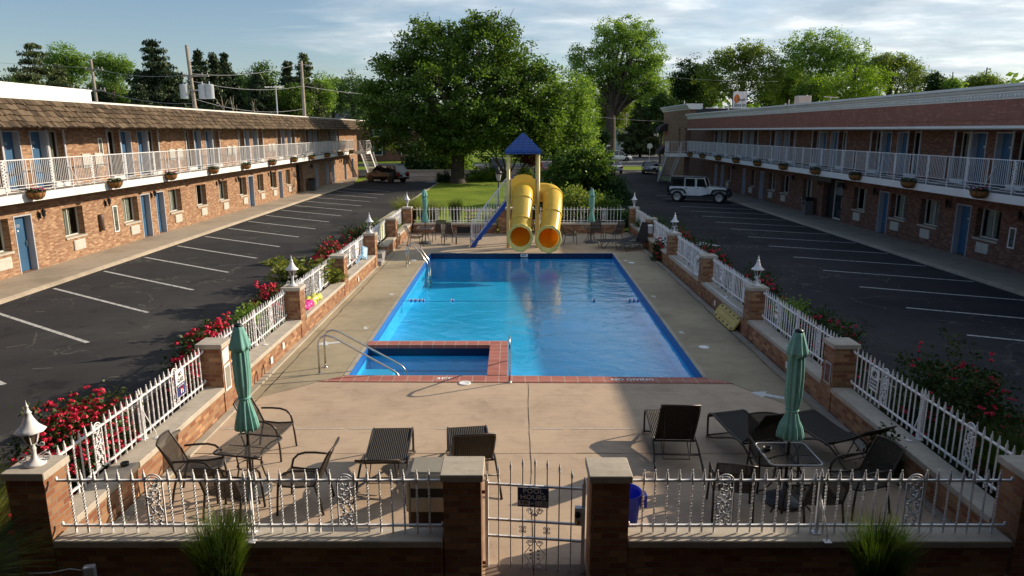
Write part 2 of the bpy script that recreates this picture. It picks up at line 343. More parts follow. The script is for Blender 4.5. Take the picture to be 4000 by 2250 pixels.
def mat_wicker(name, col, scale, hole, dirv='Y'):
    m, nt, b = nmat(name); p = pos(nt, obj=True)
    w = N(nt, 'ShaderNodeTexWave', Scale=scale, Distortion=.2, _bands_direction='X'); nt.links.new(p, w.inputs['Vector'])
    r = ramp(nt, w.outputs['Fac'], [(0,[c*.35 for c in col]),(.55,col),(1,[c*1.7 for c in col])]); nt.links.new(r.outputs[0], b.inputs['Base Color']); b.inputs['Roughness'].default_value = .6; b.inputs['Specular IOR Level'].default_value = .25
    bump(nt, b, w.outputs['Fac'], .9, .01)
    if hole: b.inputs['Alpha'].default_value = 1 - hole
    return m
M_['wicker'] = mat_wicker('wicker', (.045,.036,.028), 13, .17); M_['wickerf'] = simple('wicker_frame', (.045,.034,.027), .35, .2, var=.3, scale=40)
M_['mesh'] = mat_wicker('table_mesh', (.03,.028,.027), 30, .5)
M_['sling'] = mat_wicker('dark_sling', (.03,.027,.026), 16, .0)
SKY_STR = .085; SUN_STR = 4.6; EXPO = 0.5
# ------------------------------------------------------------------ ground, lots, deck, pool
def ring(mb, outer, inner, z):
    for i in range(4):
        j = (i+1) % 4; a,b,c,d = outer[i], outer[j], inner[j], inner[i]
        mb.quad((*a,z),(*b,z),(*c,z),(*d,z))
HOLE = [(-5.5,7.0),(6.05,7.0),(6.05,35.6),(-5.5,35.6)]
g = MB(); ring(g, [(-900,-300),(900,-300),(900,1500),(-900,1500)], HOLE, -.05); struct('ground', g, M_['grass'])
g = MB(); ring(g, [(-15.3,-14),(16.0,-14),(16.0,92),(-15.3,92)], HOLE, -.02)
g.quad((-34,79,-.02),(-15.3,79,-.02),(-15.3,92,-.02),(-34,92,-.02)); g.quad((16.0,79,-.02),(34,79,-.02),(34,92,-.02),(16.0,92,-.02))
g.quad((-4,92,-.02),(9.6,92,-.02),(10.5,104,-.02),(-5,104,-.02))
struct('parking_lot', g, M_['asphalt'])
M_['road'] = mat_concrete('road_grey', (.12,.12,.125), .2, .5)
g = MB(); g.quad((-200,104,-.016),(200,104,-.016),(200,112.5,-.016),(-200,112.5,-.016)); g.quad((17,112.5,-.016),(27,112.5,-.016),(37,200,-.016),(28,200,-.016)); struct('street', g, M_['road'])
A_,B_,C_,D_ = (-3.42,14.08),(3.96,13.95),(4.18,29.2),(-3.38,29.2)
g = MB(); g.add([(-5.45,7,0),(6.0,7,0),(6.0,11.2,0),(4.3,13.8,0),(3.96,13.95,0),(-3.42,14.08,0),(-3.9,13.75,0),(-5.1,12.6,0),(-5.45,12.3,0)],[tuple(range(9))]); struct('pool_deck', g, M_['deck'])
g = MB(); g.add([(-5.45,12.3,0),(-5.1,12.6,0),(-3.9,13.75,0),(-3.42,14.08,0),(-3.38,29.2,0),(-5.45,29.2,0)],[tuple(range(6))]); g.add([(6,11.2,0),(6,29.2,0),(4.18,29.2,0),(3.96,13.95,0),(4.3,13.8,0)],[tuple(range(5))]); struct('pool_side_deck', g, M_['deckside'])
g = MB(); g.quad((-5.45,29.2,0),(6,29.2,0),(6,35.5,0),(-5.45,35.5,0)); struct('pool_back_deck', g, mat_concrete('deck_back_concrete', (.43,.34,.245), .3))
# deck joints and worn paint line
M_['joint'] = simple('joint', (.06,.045,.03), .95, obj=False)
g = MB()
def crack(p, q, w, n=18, j=.012):
    pts = [Vector(p).lerp(Vector(q), i/n) + Vector((U(-j,j), U(-j,j))) for i in range(n+1)]
    for a, b in zip(pts, pts[1:]):
        d = (b-a).normalized(); e = Vector((-d.y, d.x)) * w/2 * U(.5,1.4)
        g.quad((*(a-e),.004),(*(b-e),.004),(*(b+e),.004),(*(a+e),.004))
crack((.33,13.75),(.25,7.2),.010); crack((-5.1,10.42),(5.7,10.42),.012,30); crack((-5.1,12.6),(-3.9,13.75),.008); crack((4.3,13.8),(5.7,11.6),.012)
for y in (17.5,20.6,23.8,27.0): crack((-5.1,y),(-3.45,y),.008,8)
for y in (16.5,19.2,22.5,25.5): crack((4.15,y),(5.75,y),.008,8)
crack((-4.85,12.3),(-4.85,29),.02,40,.02); crack((5.55,12),(5.6,30),.02,40,.02); crack((-5,33.2),(5.7,33.2),.012,20)
crack((-1,30.1),(4.9,30.3),.008,12)
struct('deck_joints', g, M_['joint'])
g = MB()
for x0,x1 in ((-5.0,-3.9),(-3.7,-2.9),(-2.8,-2.0),(-1.3,-.9),(.35,.9),(1.0,2.1)): g.quad((x0,11.36,.005),(x1,11.355,.005),(x1,11.385,.005),(x0,11.39,.005))
struct('worn_deck_line', g, simple('worn_line', (.5,.47,.42), .9, var=.3, scale=20, obj=False))
# footing strips along the walls
g = MB()
for s,x0 in ((-1,-5.17),(1,5.73)):
    g.box(x0 - (0 if s<0 else .13), x0 + (.13 if s<0 else 0), 7.45, 35.2, -.02, .035)
struct('wall_footing', g, M_['kerb'])
# pool basin
def mat_pool(name, col):
    m, nt, b = nmat(name); p = pos(nt)
    v = N(nt, 'ShaderNodeTexNoise', Scale=5, Detail=3, Distortion=2.5); nt.links.new(p, v.inputs['Vector'])
    f = noise(nt, p, .5, 5, .7)
    r = ramp(nt, f, [(.3,[c*.8 for c in col]),(.7,[min(1,c*1.12) for c in col])]); nt.links.new(r.outputs[0], b.inputs['Base Color']); b.inputs['Roughness'].default_value = .6; return m
M_['basin'] = mat_pool('pool_paint', (.03,.55,.88)); M_['bandblue'] = simple('tile_band', (.006,.02,.08), .3, obj=False); M_['wallblue'] = simple('pool_wall_blue', (.01,.12,.42), .4, obj=False)
WZ = -.17
g = MB()
def wallq(mb, p, q, z0, z1): mb.quad((*p,z0),(*q,z0),(*q,z1),(*p,z1))
Pl = [A_,B_,C_,D_]
for i in range(4): wallq(g, Pl[i], Pl[(i+1)%4], -1.1, -.24)
g.quad((-3.42,14.08,-.62),(3.96,13.95,-.62),(4.05,21,-.72),(-3.4,21,-.72)); g.quad((-3.4,21,-.72),(4.05,21,-.72),(4.18,29.2,-1.05),(-3.38,29.2,-1.05))
struct('pool_basin', g, M_['basin'])
g = MB(); wallq(g, C_, D_, -.24, 0); wallq(g, A_, B_, -.24, 0); struct('pool_tile_band', g, M_['bandblue'])
g = MB(); wallq(g, B_, C_, -.24, 0); wallq(g, D_, A_, -.24, 0); struct('pool_wall_band', g, M_['wallblue'])
# spa wall with red tile coping
def mat_redtile():
    m, nt, b = nmat('red_tile'); p = pos(nt)
    t = N(nt, 'ShaderNodeTexBrick', Scale=1, Mortar_Size=.008, Brick_Width=.27, Row_Height=.27, _offset=0); nt.links.new(p, t.inputs['Vector'])
    t.inputs['Color1'].default_value = (.36,.11,.085,1); t.inputs['Color2'].default_value = (.43,.15,.11,1); t.inputs['Mortar'].default_value = (.45,.36,.3,1)
    k = mix(nt, .5, t.outputs['Color'], ramp(nt, noise(nt, p, 5, 5, .7), [(.3,(.7,.7,.7)),(.7,(1.15,1.15,1.15))]).outputs[0], 'MULTIPLY')
    nt.links.new(k, b.inputs['Base Color']); b.inputs['Roughness'].default_value = .75; return m
M_['redtile'] = mat_redtile()
g = MB(); g.box(-3.40,-.12,16.2,16.5,-.62,-.26); g.box(-.50,-.14,14.1,16.2,-.62,-.26); struct('spa_wall_base', g, M_['basin'])
g = MB(); g.box(-3.39,-.13,16.21,16.49,-.26,-.06); g.box(-.49,-.15,14.1,16.21,-.26,-.06); struct('spa_tile_band', g, M_['bandblue'])
g = MB(); g.box(-3.45,-.10,16.18,16.52,-.06,.025); g.box(-.52,-.10,14.06,16.18,-.06,.025)
g.add([(-3.95,13.70,.012),(4.5,13.60,.012),(3.97,13.93,.012),(-.1,14.06,.012),(-3.44,14.08,.012)], [(0,1,2,3,4)])
g.quad((-3.44,14.08,-.05),(3.96,13.94,-.05),(3.96,13.94,.012),(-3.44,14.08,.012))
struct('pool_coping', g, M_['redtile'])
g = MB(); g.box(-3.415,-2.7,14.09,15.6,-.615,-.38); g.box(-2.7,-1.3,14.09,14.8,-.615,-.4); struct('spa_steps', g, mat_pool('spa_step_paint', (.05,.5,.75)))
g = MB(); g.quad((-3.52,14.08,.008),(-3.42,14.08,.008),(-3.38,29.2,.008),(-3.47,29.2,.008)); g.quad((3.96,13.95,.008),(4.05,13.95,.008),(4.28,29.2,.008),(4.18,29.2,.008)); g.quad((-3.47,29.2,.006),(4.28,29.2,.006),(4.28,29.33,.006),(-3.47,29.33,.006))
struct('pool_edge', g, M_['kerb'])
def mat_water():
    m = bpy.data.materials.new('water'); m.use_nodes = True; nt = m.node_tree; nt.nodes.clear(); out = nt.nodes.new('ShaderNodeOutputMaterial')
    p = pos(nt, (1,1.0,1)); n1 = noise(nt, p, 1.6, 4, .55, .6); n2 = noise(nt, p, 9, 3, .6)
    ad = N(nt, 'ShaderNodeMath', _operation='MULTIPLY_ADD'); nt.links.new(n2, ad.inputs[0]); ad.inputs[1].default_value = .12; nt.links.new(n1, ad.inputs[2])
    bp = N(nt, 'ShaderNodeBump', Strength=.38, Distance=.05); nt.links.new(ad.outputs[0], bp.inputs['Height'])
    lw = N(nt, 'ShaderNodeLayerWeight', Blend=.5); nt.links.new(bp.outputs[0], lw.inputs['Normal']); pw = N(nt,'ShaderNodeMath',_operation='POWER'); nt.links.new(lw.outputs['Facing'], pw.inputs[0]); pw.inputs[1].default_value = 4.2
    fr = N(nt,'ShaderNodeMath',_operation='MULTIPLY_ADD'); nt.links.new(pw.outputs[0], fr.inputs[0]); fr.inputs[1].default_value = .95; fr.inputs[2].default_value = .03
    gl = N(nt, 'ShaderNodeBsdfGlossy', Roughness=.02); nt.links.new(bp.outputs[0], gl.inputs['Normal']); tr = nt.nodes.new('ShaderNodeBsdfTransparent'); tr.inputs[0].default_value = (.66,.92,.98,1)
    a = nt.nodes.new('ShaderNodeMixShader'); nt.links.new(fr.outputs[0], a.inputs[0]); nt.links.new(tr.outputs[0], a.inputs[1]); nt.links.new(gl.outputs[0], a.inputs[2]); nt.links.new(a.outputs[0], out.inputs[0]); return m
M_['water'] = mat_water()
g = MB(); g.quad((-3.42,16.49,WZ),(4.0,16.49,WZ),(4.18,29.2,WZ),(-3.38,29.2,WZ)); g.quad((-.15,14.02,WZ),(3.96,13.95,WZ),(4.0,16.49,WZ),(-.15,16.49,WZ)); struct('pool_water', g, M_['water'])
g = MB(); g.quad((-3.42,14.08,WZ-.01),(-.49,14.05,WZ-.01),(-.49,16.21,WZ-.01),(-3.42,16.21,WZ-.01)); struct('spa_water', g, M_['water'])
# painted marks
def mark(s, x, y, size, rz=0, z=.016, m='letwhite', sx=1.0):
    return tag(text(s, size, Matrix.Translation((x,y,z)) @ Matrix.Rotation(rz,4,'Z'), M_[m], 'deck_marking', ext=.001, sx=sx), kind='structure')
mark('3FT', -1.40, 13.87, .17, sx=1.3); mark('NO DIVING', 2.47, 13.80, .17, sx=1.0)
mark('5FT', -3.75, 21.6, .16, pi/2, .006); mark('4FT', -3.78, 17.75, .16, pi/2, .006)
mark('5FT', 4.35, 21.3, .16, -pi/2, .006); mark('4FT', 4.28, 17.3, .16, -pi/2, .006); mark('8FT', 4.45, 27.5, .16, -pi/2, .006)
M_['tilemark'] = M_['signwhite']
g = MB(); g.box(.36,.66,29.185,29.195,-.15,-.01); struct('depth_tile', g, M_['signwhite'])
tag(text('8FT', .12, frame((.51,29.18,-.08),(1,0,0),(0,0,1)), M_['letblue'], 'depth_marking'), kind='structure')
g = MB()
def arrow(x, y, a, s):
    P = [(-.5,-.12),(.1,-.12),(.1,-.32),(.55,0),(.1,.32),(.1,.12),(-.5,.12)]
    c_, s_ = cos(a), sin(a); g.add([(x+s*(px*c_-py*s_), y+s*(px*s_+py*c_), .005) for px,py in P], [tuple(range(7))])
arrow(4.95,12.95,radians(150),.62); arrow(-4.38,16.4,radians(200),.6)
struct('deck_arrows', g, simple('deck_arrow_paint', (.58,.6,.6), .8, var=.2, scale=15, obj=False))
g = MB()
for i in range(-3, 17):
    y = 13.6 + 2.91*i; x0, x1 = -10.28, -14.9
    if y > 62: continue
    d = Vector((x1-x0, 3.13)).normalized(); e = Vector((-d.y, d.x))*.055
    g.quad((x0-e.x,y-e.y,-.014),(x1-e.x,y+3.13-e.y,-.014),(x1+e.x,y+3.13+e.y,-.014),(x0+e.x,y+e.y,-.014))
for i in range(-6, 15):
    y = 17.16 + 2.82*i; x0, x1 = 11.43, 15.7
    d = Vector((x1-x0, -2.0)).normalized(); e = Vector((-d.y, d.x))*.055
    g.quad((x0-e.x,y-e.y,-.014),(x1-e.x,y-2.0-e.y,-.014),(x1+e.x,y-2.0+e.y,-.014),(x0+e.x,y+e.y,-.014))
for x in (7.6,10.2,13.4,16.5): g.quad((x+.5,85.5,-.014),(x+.62,85.5,-.014),(x-.6,91.6,-.014),(x-.75,91.6,-.014))
for x in (-12,-9.4): g.quad((x,83,-.014),(x+2.6,82.2,-.014),(x+2.6,82.35,-.014),(x,83.15,-.014))
struct('parking_lines', g, M_['linepaint'])
g = MB()
for cx_, cy_ in ((-8.1,71.5),(8.6,31.5)):
    g.add([(cx_-.7,cy_-.25,-.014),(cx_+.7,cy_-.25,-.014),(cx_+.15,cy_+.9,-.014),(cx_-.15,cy_+.9,-.014)],[(0,1,2,3)])
struct('lot_arrows', g, M_['linepaint'])
# worn chip marks on asphalt
g = MB()
for i in range(60):
    x = U(-14.6,-7.2); y = U(9,26); a = U(-.3,.9); l = U(.08,.4); w = U(.015,.05)
    g.quad((x,y,-.015),(x+l*cos(a),y+l*sin(a),-.015),(x+l*cos(a)-w,y+l*sin(a)+w,-.015),(x-w,y+w,-.015))
struct('asphalt_scars', g, simple('scar', (.11,.1,.085), .9, var=.3, scale=10, obj=False))
# sidewalks
def kerbpath(mb, pts, w, z0, z1):
    for a, b in zip(pts, pts[1:]):
        mb.bar(((a[0],a[1],(z0+z1)/2)), ((b[0],b[1],(z0+z1)/2)), w, z1-z0)
g = MB(); g.prismy([(-17.15,-.05),(-15.12,-.05),(-15.16,.06),(-15.22,.1),(-17.15,.11)], -8, 68.6)
g.add([(-17.15,68.6,-.05),(-15.2,68.6,-.05),(-17.15,79.8,-.05),(-17.15,68.6,.11),(-15.2,68.6,.1),(-17.0,79.8,.1)],[(3,4,5),(1,2,5,4)]); struct('sidewalk_left', g, M_['walk'])
g = MB(); g.prismy([(18.05,-.05),(15.85,-.05),(15.88,.06),(15.95,.1),(18.05,.11)], -8, 68); struct('sidewalk_right', g, M_['walk'])
g = MB(); kerbpath(g, [(-6.95,2),(-6.95,35.2)], .12, -.05, .07); kerbpath(g, [(7.5,2),(7.5,33.5)], .12, -.05, .07)
kerbpath(g, [(-7.45,36.6),(-7.1,74.6)], .14, -.05, .09); kerbpath(g, [(7.2,36.8),(7.2,60),(6.2,75)], .14, -.05, .09); kerbpath(g, [(-7.1,74.7),(6.2,75.1)], .14, -.05, .09)
kerbpath(g, [(-34,92.1),(-4.2,92.1)], .16, -.05, .09); kerbpath(g, [(9.6,92.1),(34,92.1)], .16, -.05, .09)
kerbpath(g, [(-6.8,84.5),(-4.6,84.2)], .16, -.05, .12)
struct('kerbs', g, M_['kerb'])
g = MB(); g.quad((-6.9,-2,.0),(-5.3,-2,.0),(-5.3,35.3,.03),(-6.9,35.3,.03)); g.quad((5.9,-2,.0),(7.45,-2,.0),(7.45,34,.03),(5.9,34,.03)); g.quad((-6.9,-4,.003),(7.4,-4,.003),(7.4,7.1,.003),(-6.9,7.1,.003))
g.quad((-7.0,71.5,.075),(6.2,71.0,.075),(6.1,74.9,.075),(-7.0,74.5,.075))
struct('mulch_bed', g, M_['mulch'])
g = MB(); g.add([(-7.4,35.6,.06),(7.15,35.6,.06),(7.15,60,.06),(6.2,75,.06),(-7.1,74.6,.06)], [(0,1,2,3,4)]); struct('lawn', g, M_['grass'])
# brick threshold at gate
g = MB(); g.quad((-.3,6.6,.004),(.86,6.6,.004),(.86,7.47,.004),(-.3,7.47,.004)); struct('gate_threshold', g, brick('threshold_brick', (.2,.07,.05), (.3,.11,.075), (.2,.15,.12)))

# ------------------------------------------------------------------ pillars, low walls
def xin(s, y): return (-5.17 + (y-12)*.0075) if s < 0 else (5.73 + (y-12)*.0055)
PY = [7.44, 12.27, 16.92, 21.38, 26.15, 30.74, 35.3]
ORD = ['front corner', 'second', 'third', 'fourth', 'fifth', 'sixth', 'back corner']
def make_pillar(first=[None]):
    if first[0] is None:
        t = thing('brick_pillar', 'x', 'pillar'); 
        MB().box(-.21,.21,-.21,.21,-.05,1.22).build('shaft', M_['brick_w'], t)
        MB().cbox(-.24,.24,-.24,.24,1.22,1.30,.008).build('cap', M_['cap'], t)
        first[0] = t; return t
    return copy_tree(first[0])
def pillar(x, y, label):
    t = make_pillar(); t.location = (x,y,0); tag(t, label, None, 'brick pillars of the pool enclosure'); return t
extra = {(-1,0):'carrying the biggest white lantern, beside the nearest roses', (-1,1):'with a paper notice on its inner face, behind the left parasol', (-1,2):'with a white lantern, at the end of the nearest pair of fence panels on the left', (-1,3):'bare-capped, next to the arching fern shrub',
 (-1,4):'with a silver lantern, behind the blue chair leaning on the wall', (-1,5):'bare-capped, beside the yellow notice board', (-1,6):'with a lantern, at the far left corner by the parasol',
 (1,0):'cut by the right edge of the picture, in the near right corner', (1,1):'with a notice plate, behind the near right parasol', (1,2):'with a white lantern, just beyond the yellow rescue board', (1,3):'with the life ring hanging beside it',
 (1,4):'with a white lantern, past the pink flowers', (1,5):'bare-capped with a small dispenser beside it', (1,6):'with a lantern, at the far right corner'}
for s in (-1,1):
    for i, y in enumerate(PY):
        x = xin(s, y) + s*.21
        pillar(x, y, 'brick pillar %s' % extra[(s,i)])
GP = [pillar(-.555,7.41,'brick pillar with pale stone cap left of the pool gate'), pillar(1.09,7.38,'brick pillar with pale stone cap right of the pool gate')]
def low_wall(x0, y0, x1, y1, h, label, th=.30, grp='low brick walls around the pool'):
    d = Vector((x1-x0, y1-y0)); L = d.length; rz = atan2(d.y, d.x)
    t = thing('low_brick_wall', label, 'low wall', (x0,y0,0), rz, grp)
    MB().box(0,L,-th/2,th/2,-.05,h-.08).build('brickwork', M_['brick_w'], t)
    c = MB(); c.cbox(0,L,-th/2-.03,th/2+.03,h-.08,h,.01); c.build('coping', M_['cap'], t); return t
wl = {(-1,0):'low brick wall in front of the largest rose bush',(-1,1):'low brick wall between the notice pillar and the lantern pillar behind the left parasol',(-1,2):'low brick wall with the pink and yellow pool float lying on it',(-1,3):'low brick wall with the blue folding chair on its coping',
 (-1,5):'low brick wall at the far left corner behind the patio table',(1,0):'low brick wall in deep shade at the near right beside the loungers',(1,1):'low brick wall behind the near right parasol',(1,2):'low brick wall with the yellow rescue board leaning on it',
 (1,3):'low brick wall under the life ring',(1,4):'low brick wall under the pink flowers at the far right',(1,5):'low brick wall at the far right corner behind the reclined loungers',(-1,4):'low brick wall block behind the two stone steps'}
for s in (-1,1):
    for i in range(6):
        y0, y1 = PY[i]+.22, PY[i+1]-.22
        if s < 0 and i == 4: y0 += 1.9
        xo = s*.165
        low_wall(xin(s,y0)+xo, y0, xin(s,y1)+xo, y1, .5, wl[(s,i)])
low_wall(-5.16,7.31,-.78,7.31,.5,'long low brick wall left of the gate behind the tall green grass', .24)
low_wall(1.31,7.31,5.62,7.31,.5,'long low brick wall right of the gate, partly sunlit on top', .24)
low_wall(-4.9,35.3,-.75,35.3,.5,'low brick wall behind the slide stair at the far end',.3)
low_wall(1.1,35.3,5.6,35.3,.5,'low brick wall behind the shaded far loungers',.3)
t = thing('brick_pier', 'wide brick pier with flat coping standing behind the slide tower', 'brick pier', (.18,35.25,0))
MB().box(-.85,.85,-.3,.3,-.05,1.2).build('brickwork', M_['brick_w'], t); MB().cbox(-.9,.9,-.34,.34,1.2,1.28,.01).build('coping', M_['cap'], t)
t = thing('stone_steps', 'two grey stone steps built into the left wall beside the silver lantern pillar', 'steps', (-5.05,26.4,0))
MB().cbox(-.35,.1,.0,.75,0,.16,.01).build('step', M_['stone'], t); MB().cbox(-.35,.02,.75,1.7,0,.34,.01).build('step', M_['stone'], t)

# ------------------------------------------------------------------ iron fence
def picket_mesh():
    m = MB(); n = 22; z0, z1 = .51, 1.17; w = .010; rings = []
    for i in range(n+1):
        z = z0 + (z1-z0)*i/n; a = 0 if z < .62 or z > 1.12 else (z-.62)*38
        rings.append([(w*1.41*cos(a+pi/4+k*pi/2), w*1.41*sin(a+pi/4+k*pi/2), z) for k in range(4)])
    vs = [p for r in rings for p in r]; fs = [(i*4+k, i*4+(k+1)%4, (i+1)*4+(k+1)%4, (i+1)*4+k) for i in range(n) for k in range(4)] + [(3,2,1,0)]
    m.add(vs, fs)
    m.lathe([(.010,1.165),(.019,1.17),(.019,1.182),(.012,1.187),(.019,1.193),(.021,1.2),(.014,1.212),(.018,1.22),(.008,1.262),(.004,1.27),(.009,1.278),(.008,1.285),(.001,1.29)], 8)
    return m
def ornament_mesh():
    m = MB(); w = .095
    m.bar((-w,0,.585),(-w,0,1.14),.014); m.bar((w,0,.585),(w,0,1.14),.014)
    m.tube([(w*cos(a),0,1.13+.10*sin(a)) for a in [pi*i/10 for i in range(11)]], .009, 6)
    m.tube([(w*.72*cos(a),0,1.14+.06*sin(a)) for a in [pi*i/8 for i in range(9)]], .006, 5)
    m.tube([(.055*sin(i*.45),0,.6+.6*i/26) for i in range(27)], .007, 5)
    m.tube([(-.055*sin(i*.45+.6),.004,.6+.6*i/26) for i in range(27)], .005, 5)
    rnd = random.Random(3)
    for i in range(30):
        z = .62 + .55*i/30; s = -1 if i % 2 else 1; x = s*rnd.uniform(.015,.075)
        a = rnd.uniform(0,pi); q = rnd.uniform(.013,.024)
        pts = [(x+q*1.4*cos(a+t)*(.6+.4*cos(3*t)), rnd.uniform(-.006,.006), z+q*1.4*sin(a+t)*(.6+.4*cos(3*t))) for t in [2*pi*k/9 for k in range(9)]]
        o = [(p[0], p[1]-.007, p[2]) for p in pts] + [(p[0], p[1]+.007, p[2]) for p in pts]
        m.add(o, [tuple(range(8,-1,-1)), tuple(range(9,18))] + [(k,(k+1)%9,9+(k+1)%9,9+k) for k in range(9)])
    for i in range(6):
        z = .64+.09*i; s = 1 if i%2 else -1
        m.tube([(s*(.03+.026*cos(t*1.0)*(1-t/9)), 0, z+.026*sin(t)*(1-t/9)) for t in [k*.6 for k in range(12)]], .005, 4)
    return m
_pk = picket_mesh(); _or = ornament_mesh(); PKM = {}; ORM = {}
def fence(x0, y0, x1, y1, label, mat='whitem', orn=(.25,.75), post=.5, n=31, dz=0, brace_side=1):
    d = Vector((x1-x0, y1-y0)); L = d.length; rz = atan2(d.y, d.x)
    t = thing('iron_fence_panel', label, 'fence panel', (x0,y0,dz), rz, 'white iron fence panels around the pool')
    m = MB(); m.box(0,L,-.014,.014,1.145,1.168); m.box(0,L,-.014,.014,.588,.611); m.build('rails', M_[mat], t)
    if mat not in PKM:
        p = _pk.build('picket', M_[mat], t); PKM[mat] = p.data; q = _or.build('ornament', M_[mat], t); ORM[mat] = q.data
        bpy.data.objects.remove(p); bpy.data.objects.remove(q)
    for f in orn: o = link('ornament', ORM[mat], t); o.location = (f*L,0,0)
    for i in range(1, n):
        x = i*L/n
        if any(abs(x-f*L) < .085 for f in orn): continue
        if post and abs(x-post*L) < .06: continue
        o = link('picket', PKM[mat], t); o.location = (x, 0, 0); o.rotation_euler = (U(-.006,.006),U(-.006,.006),U(0,3))
    if post:
        x = post*L; m = MB(); m.box(x-.018,x+.018,-.018,.018,.48,1.2); m.lathe([(.02,1.2),(.022,1.21),(.014,1.225),(.018,1.24),(.002,1.3)], 8, (x,0,0))
        m.box(x-.05,x+.05,-.04,.04,.5-.0,.512); m.build('post', M_[mat], t)
        m = MB(); m.tube([(x,-.01*brace_side,1.0),(x+.03,-.1*brace_side,.75),(x+.05,-.16*brace_side,.6),(x+.05,-.17*brace_side,.51)], .009, 6); m.box(x+.01,x+.09,-.2*brace_side-.02,-.2*brace_side+.06,.502,.512) 
        m.build('brace', M_[mat], t)
    m = MB()
    for xx, s in ((0,-1),(L,1)):
        for z in (1.156,.6): m.sphere((xx+s*.006,0,z+.02),.022,8,5,(.6,1,1.3))
    m.build('bracket', M_[mat], t)
    return t
fence(-5.12,7.33,-.80,7.33,'white iron fence panel left of the gate with tall grass before it', 'whitem')
fence(1.34,7.33,5.62,7.33,'silver painted iron fence panel along the front right of the gate', 'silver')
fl = {(-1,0):'white iron fence panel with the NO GLASS sign and red roses behind it',(-1,1):'white iron fence panel behind the near left parasol and red roses',(-1,2):'white iron fence panel with the pink float below and a red-topped sign on it',(-1,3):'white iron fence panel with the orange-lettered notice',
 (-1,4):'white iron fence panel with the yellow notice board',(-1,5):'white iron fence panel at the far left corner beside the feathery grass',(1,0):'white iron fence panel in deep shade at the near right with the no-glass notice',(1,1):'white iron fence panel behind the near right parasol with a pink sign',
 (1,2):'white iron fence panel above the yellow rescue board',(1,3):'white iron fence panel with the life ring hung at its near end',(1,4):'white iron fence panel with pink flowers poking through on the right',(1,5):'white iron fence panel at the far right corner'}
for s in (-1,1):
    for i in range(6):
        y0, y1 = PY[i]+.23, PY[i+1]-.23; X = (-5.50 + .001*y0) if s < 0 else (6.06+.002*y0)
        if s < 0: fence(X, y0, X, y1, fl[(s,i)], 'whitem', brace_side=1)
        else: fence(X, y1, X, y0, fl[(s,i)], 'whitem', brace_side=1)
for (a,b,lab) in ((-4.9,-.75,'white iron fence panel along the lawn behind the slide stair'),(1.1,5.6,'white iron fence panel along the dark shrubs behind the far loungers')):
    fence(a,35.42,b,35.42,lab,'whitem', (.28,.78), .52, 27)

# ------------------------------------------------------------------ gate
g0 = thing('pool_gate', 'silver iron gate with scrolls and spear tips carrying the POOL HOURS sign', 'gate', (-.29,7.45,0), atan2(-.13,1.10))
GL = 1.11
m = MB(); m.box(-.018,.018,-.018,.018,-.04,1.1); m.box(GL-.02,GL+.02,-.02,.02,-.04,1.12)
for z in (1.056,.612,.40,-.04): m.box(.018,GL-.02,-.012,.012,z-.012,z+.012)
m.box(0,GL,-.02,.02,-.10,-.045); m.build('gate_frame', M_['silver'], g0)
for i in range(9):
    x = GL*i/8; zt = 1.20 + .205*sin(pi*i/8)**1.0
    m = MB()
    if 0 < i < 8: m.bar((x,0,-.04),(x,0,zt-.07),.014)
    else: m.bar((x,0,1.1),(x,0,zt-.07),.02)
    m.lathe([(.008,-.075),(.014,-.07),(.014,-.06),(.009,-.055),(.017,-.045),(.012,-.038),(.016,-.03),(.006,.015),(.003,.02),(.008,.028),(.001,.036)], 8, (x,0,zt-.03))
    m.build('gate_bar', M_['silver'], g0)
m = MB()
def spiral(m, cx, cz, r, a0, dirn, turns=1.4, w=.006, y=0):
    m.tube([(cx+r*(1-.62*k/22)*cos(a0+dirn*turns*2*pi*k/22), y, cz+r*(1-.62*k/22)*sin(a0+dirn*turns*2*pi*k/22)) for k in range(23)], w, 5)
cx = GL/2
for z0, sg in ((.74,1),(.33,1),(-.0+.05,-1)):
    for s in (-1,1): spiral(m, cx+s*.055, z0, .04, pi/2 - s*pi/2, s)
for s in (-1,1):
    m.tube([(cx+s*(.085-.03*cos(t*2)),0,.08+.22*t/pi) for t in [pi*k/12 for k in range(13)]], .006, 5)
    m.tube([(cx+s*.02,0,.68),(cx+s*.05,0,.75),(cx+s*.05,0,.80)], .006, 5)
    for z in (.24,.19,.14): m.sphere((cx+s*.045,0,z),.02,6,4,(1,.4,.8))
m.sphere((cx,0,.7),.022,8,5); m.sphere((cx,0,.36),.02,8,5); m.build('scroll_ornament', M_['silver'], g0)
for i in (3,5):
    m = MB(); x = GL*i/8
    for s in (-1,1):
        for q in (-1,1): spiral(m, x+s*.022, .505+q*.028, .017, -q*pi/2, s*q, 1.0, .005)
    m.sphere((x,0,.505),.014,6,4,(1.2,1,1.8)); m.build('scroll_clip', M_['silver'], g0)
m = MB(); m.box(GL-.10,GL+.02,-.05,.02,.62,.84); m.build('lock_box', M_['silver'], g0, bevel=.006)
m = MB(); m.lathe([(.0,0),(.034,0),(.034,.03),(.02,.035),(0,.035)], 14); m.xf(Matrix.Translation((GL-.065,-.05,.765)) @ Matrix.Rotation(pi/2,4,'X')); m.build('lock_knob', M_['black'], g0)
m = MB(); m.lathe([(.0,0),(.02,0),(.02,.03),(0,.035)], 12); m.xf(Matrix.Translation((GL-.06,-.05,.67)) @ Matrix.Rotation(pi/2,4,'X')); m.build('key_lock', simple('brass', (.45,.3,.08), .3, .9), g0)
m = MB()
for z in (.02,.93): m.box(-.07,0,-.01,.01,z,z+.035)
m.build('hinge', simple('rusty_hinge', (.3,.08,.04), .8), g0)
MB().box(.13,.25,-.06,.02,-.12,-.05).build('foot_box', M_['signwhite'], g0)
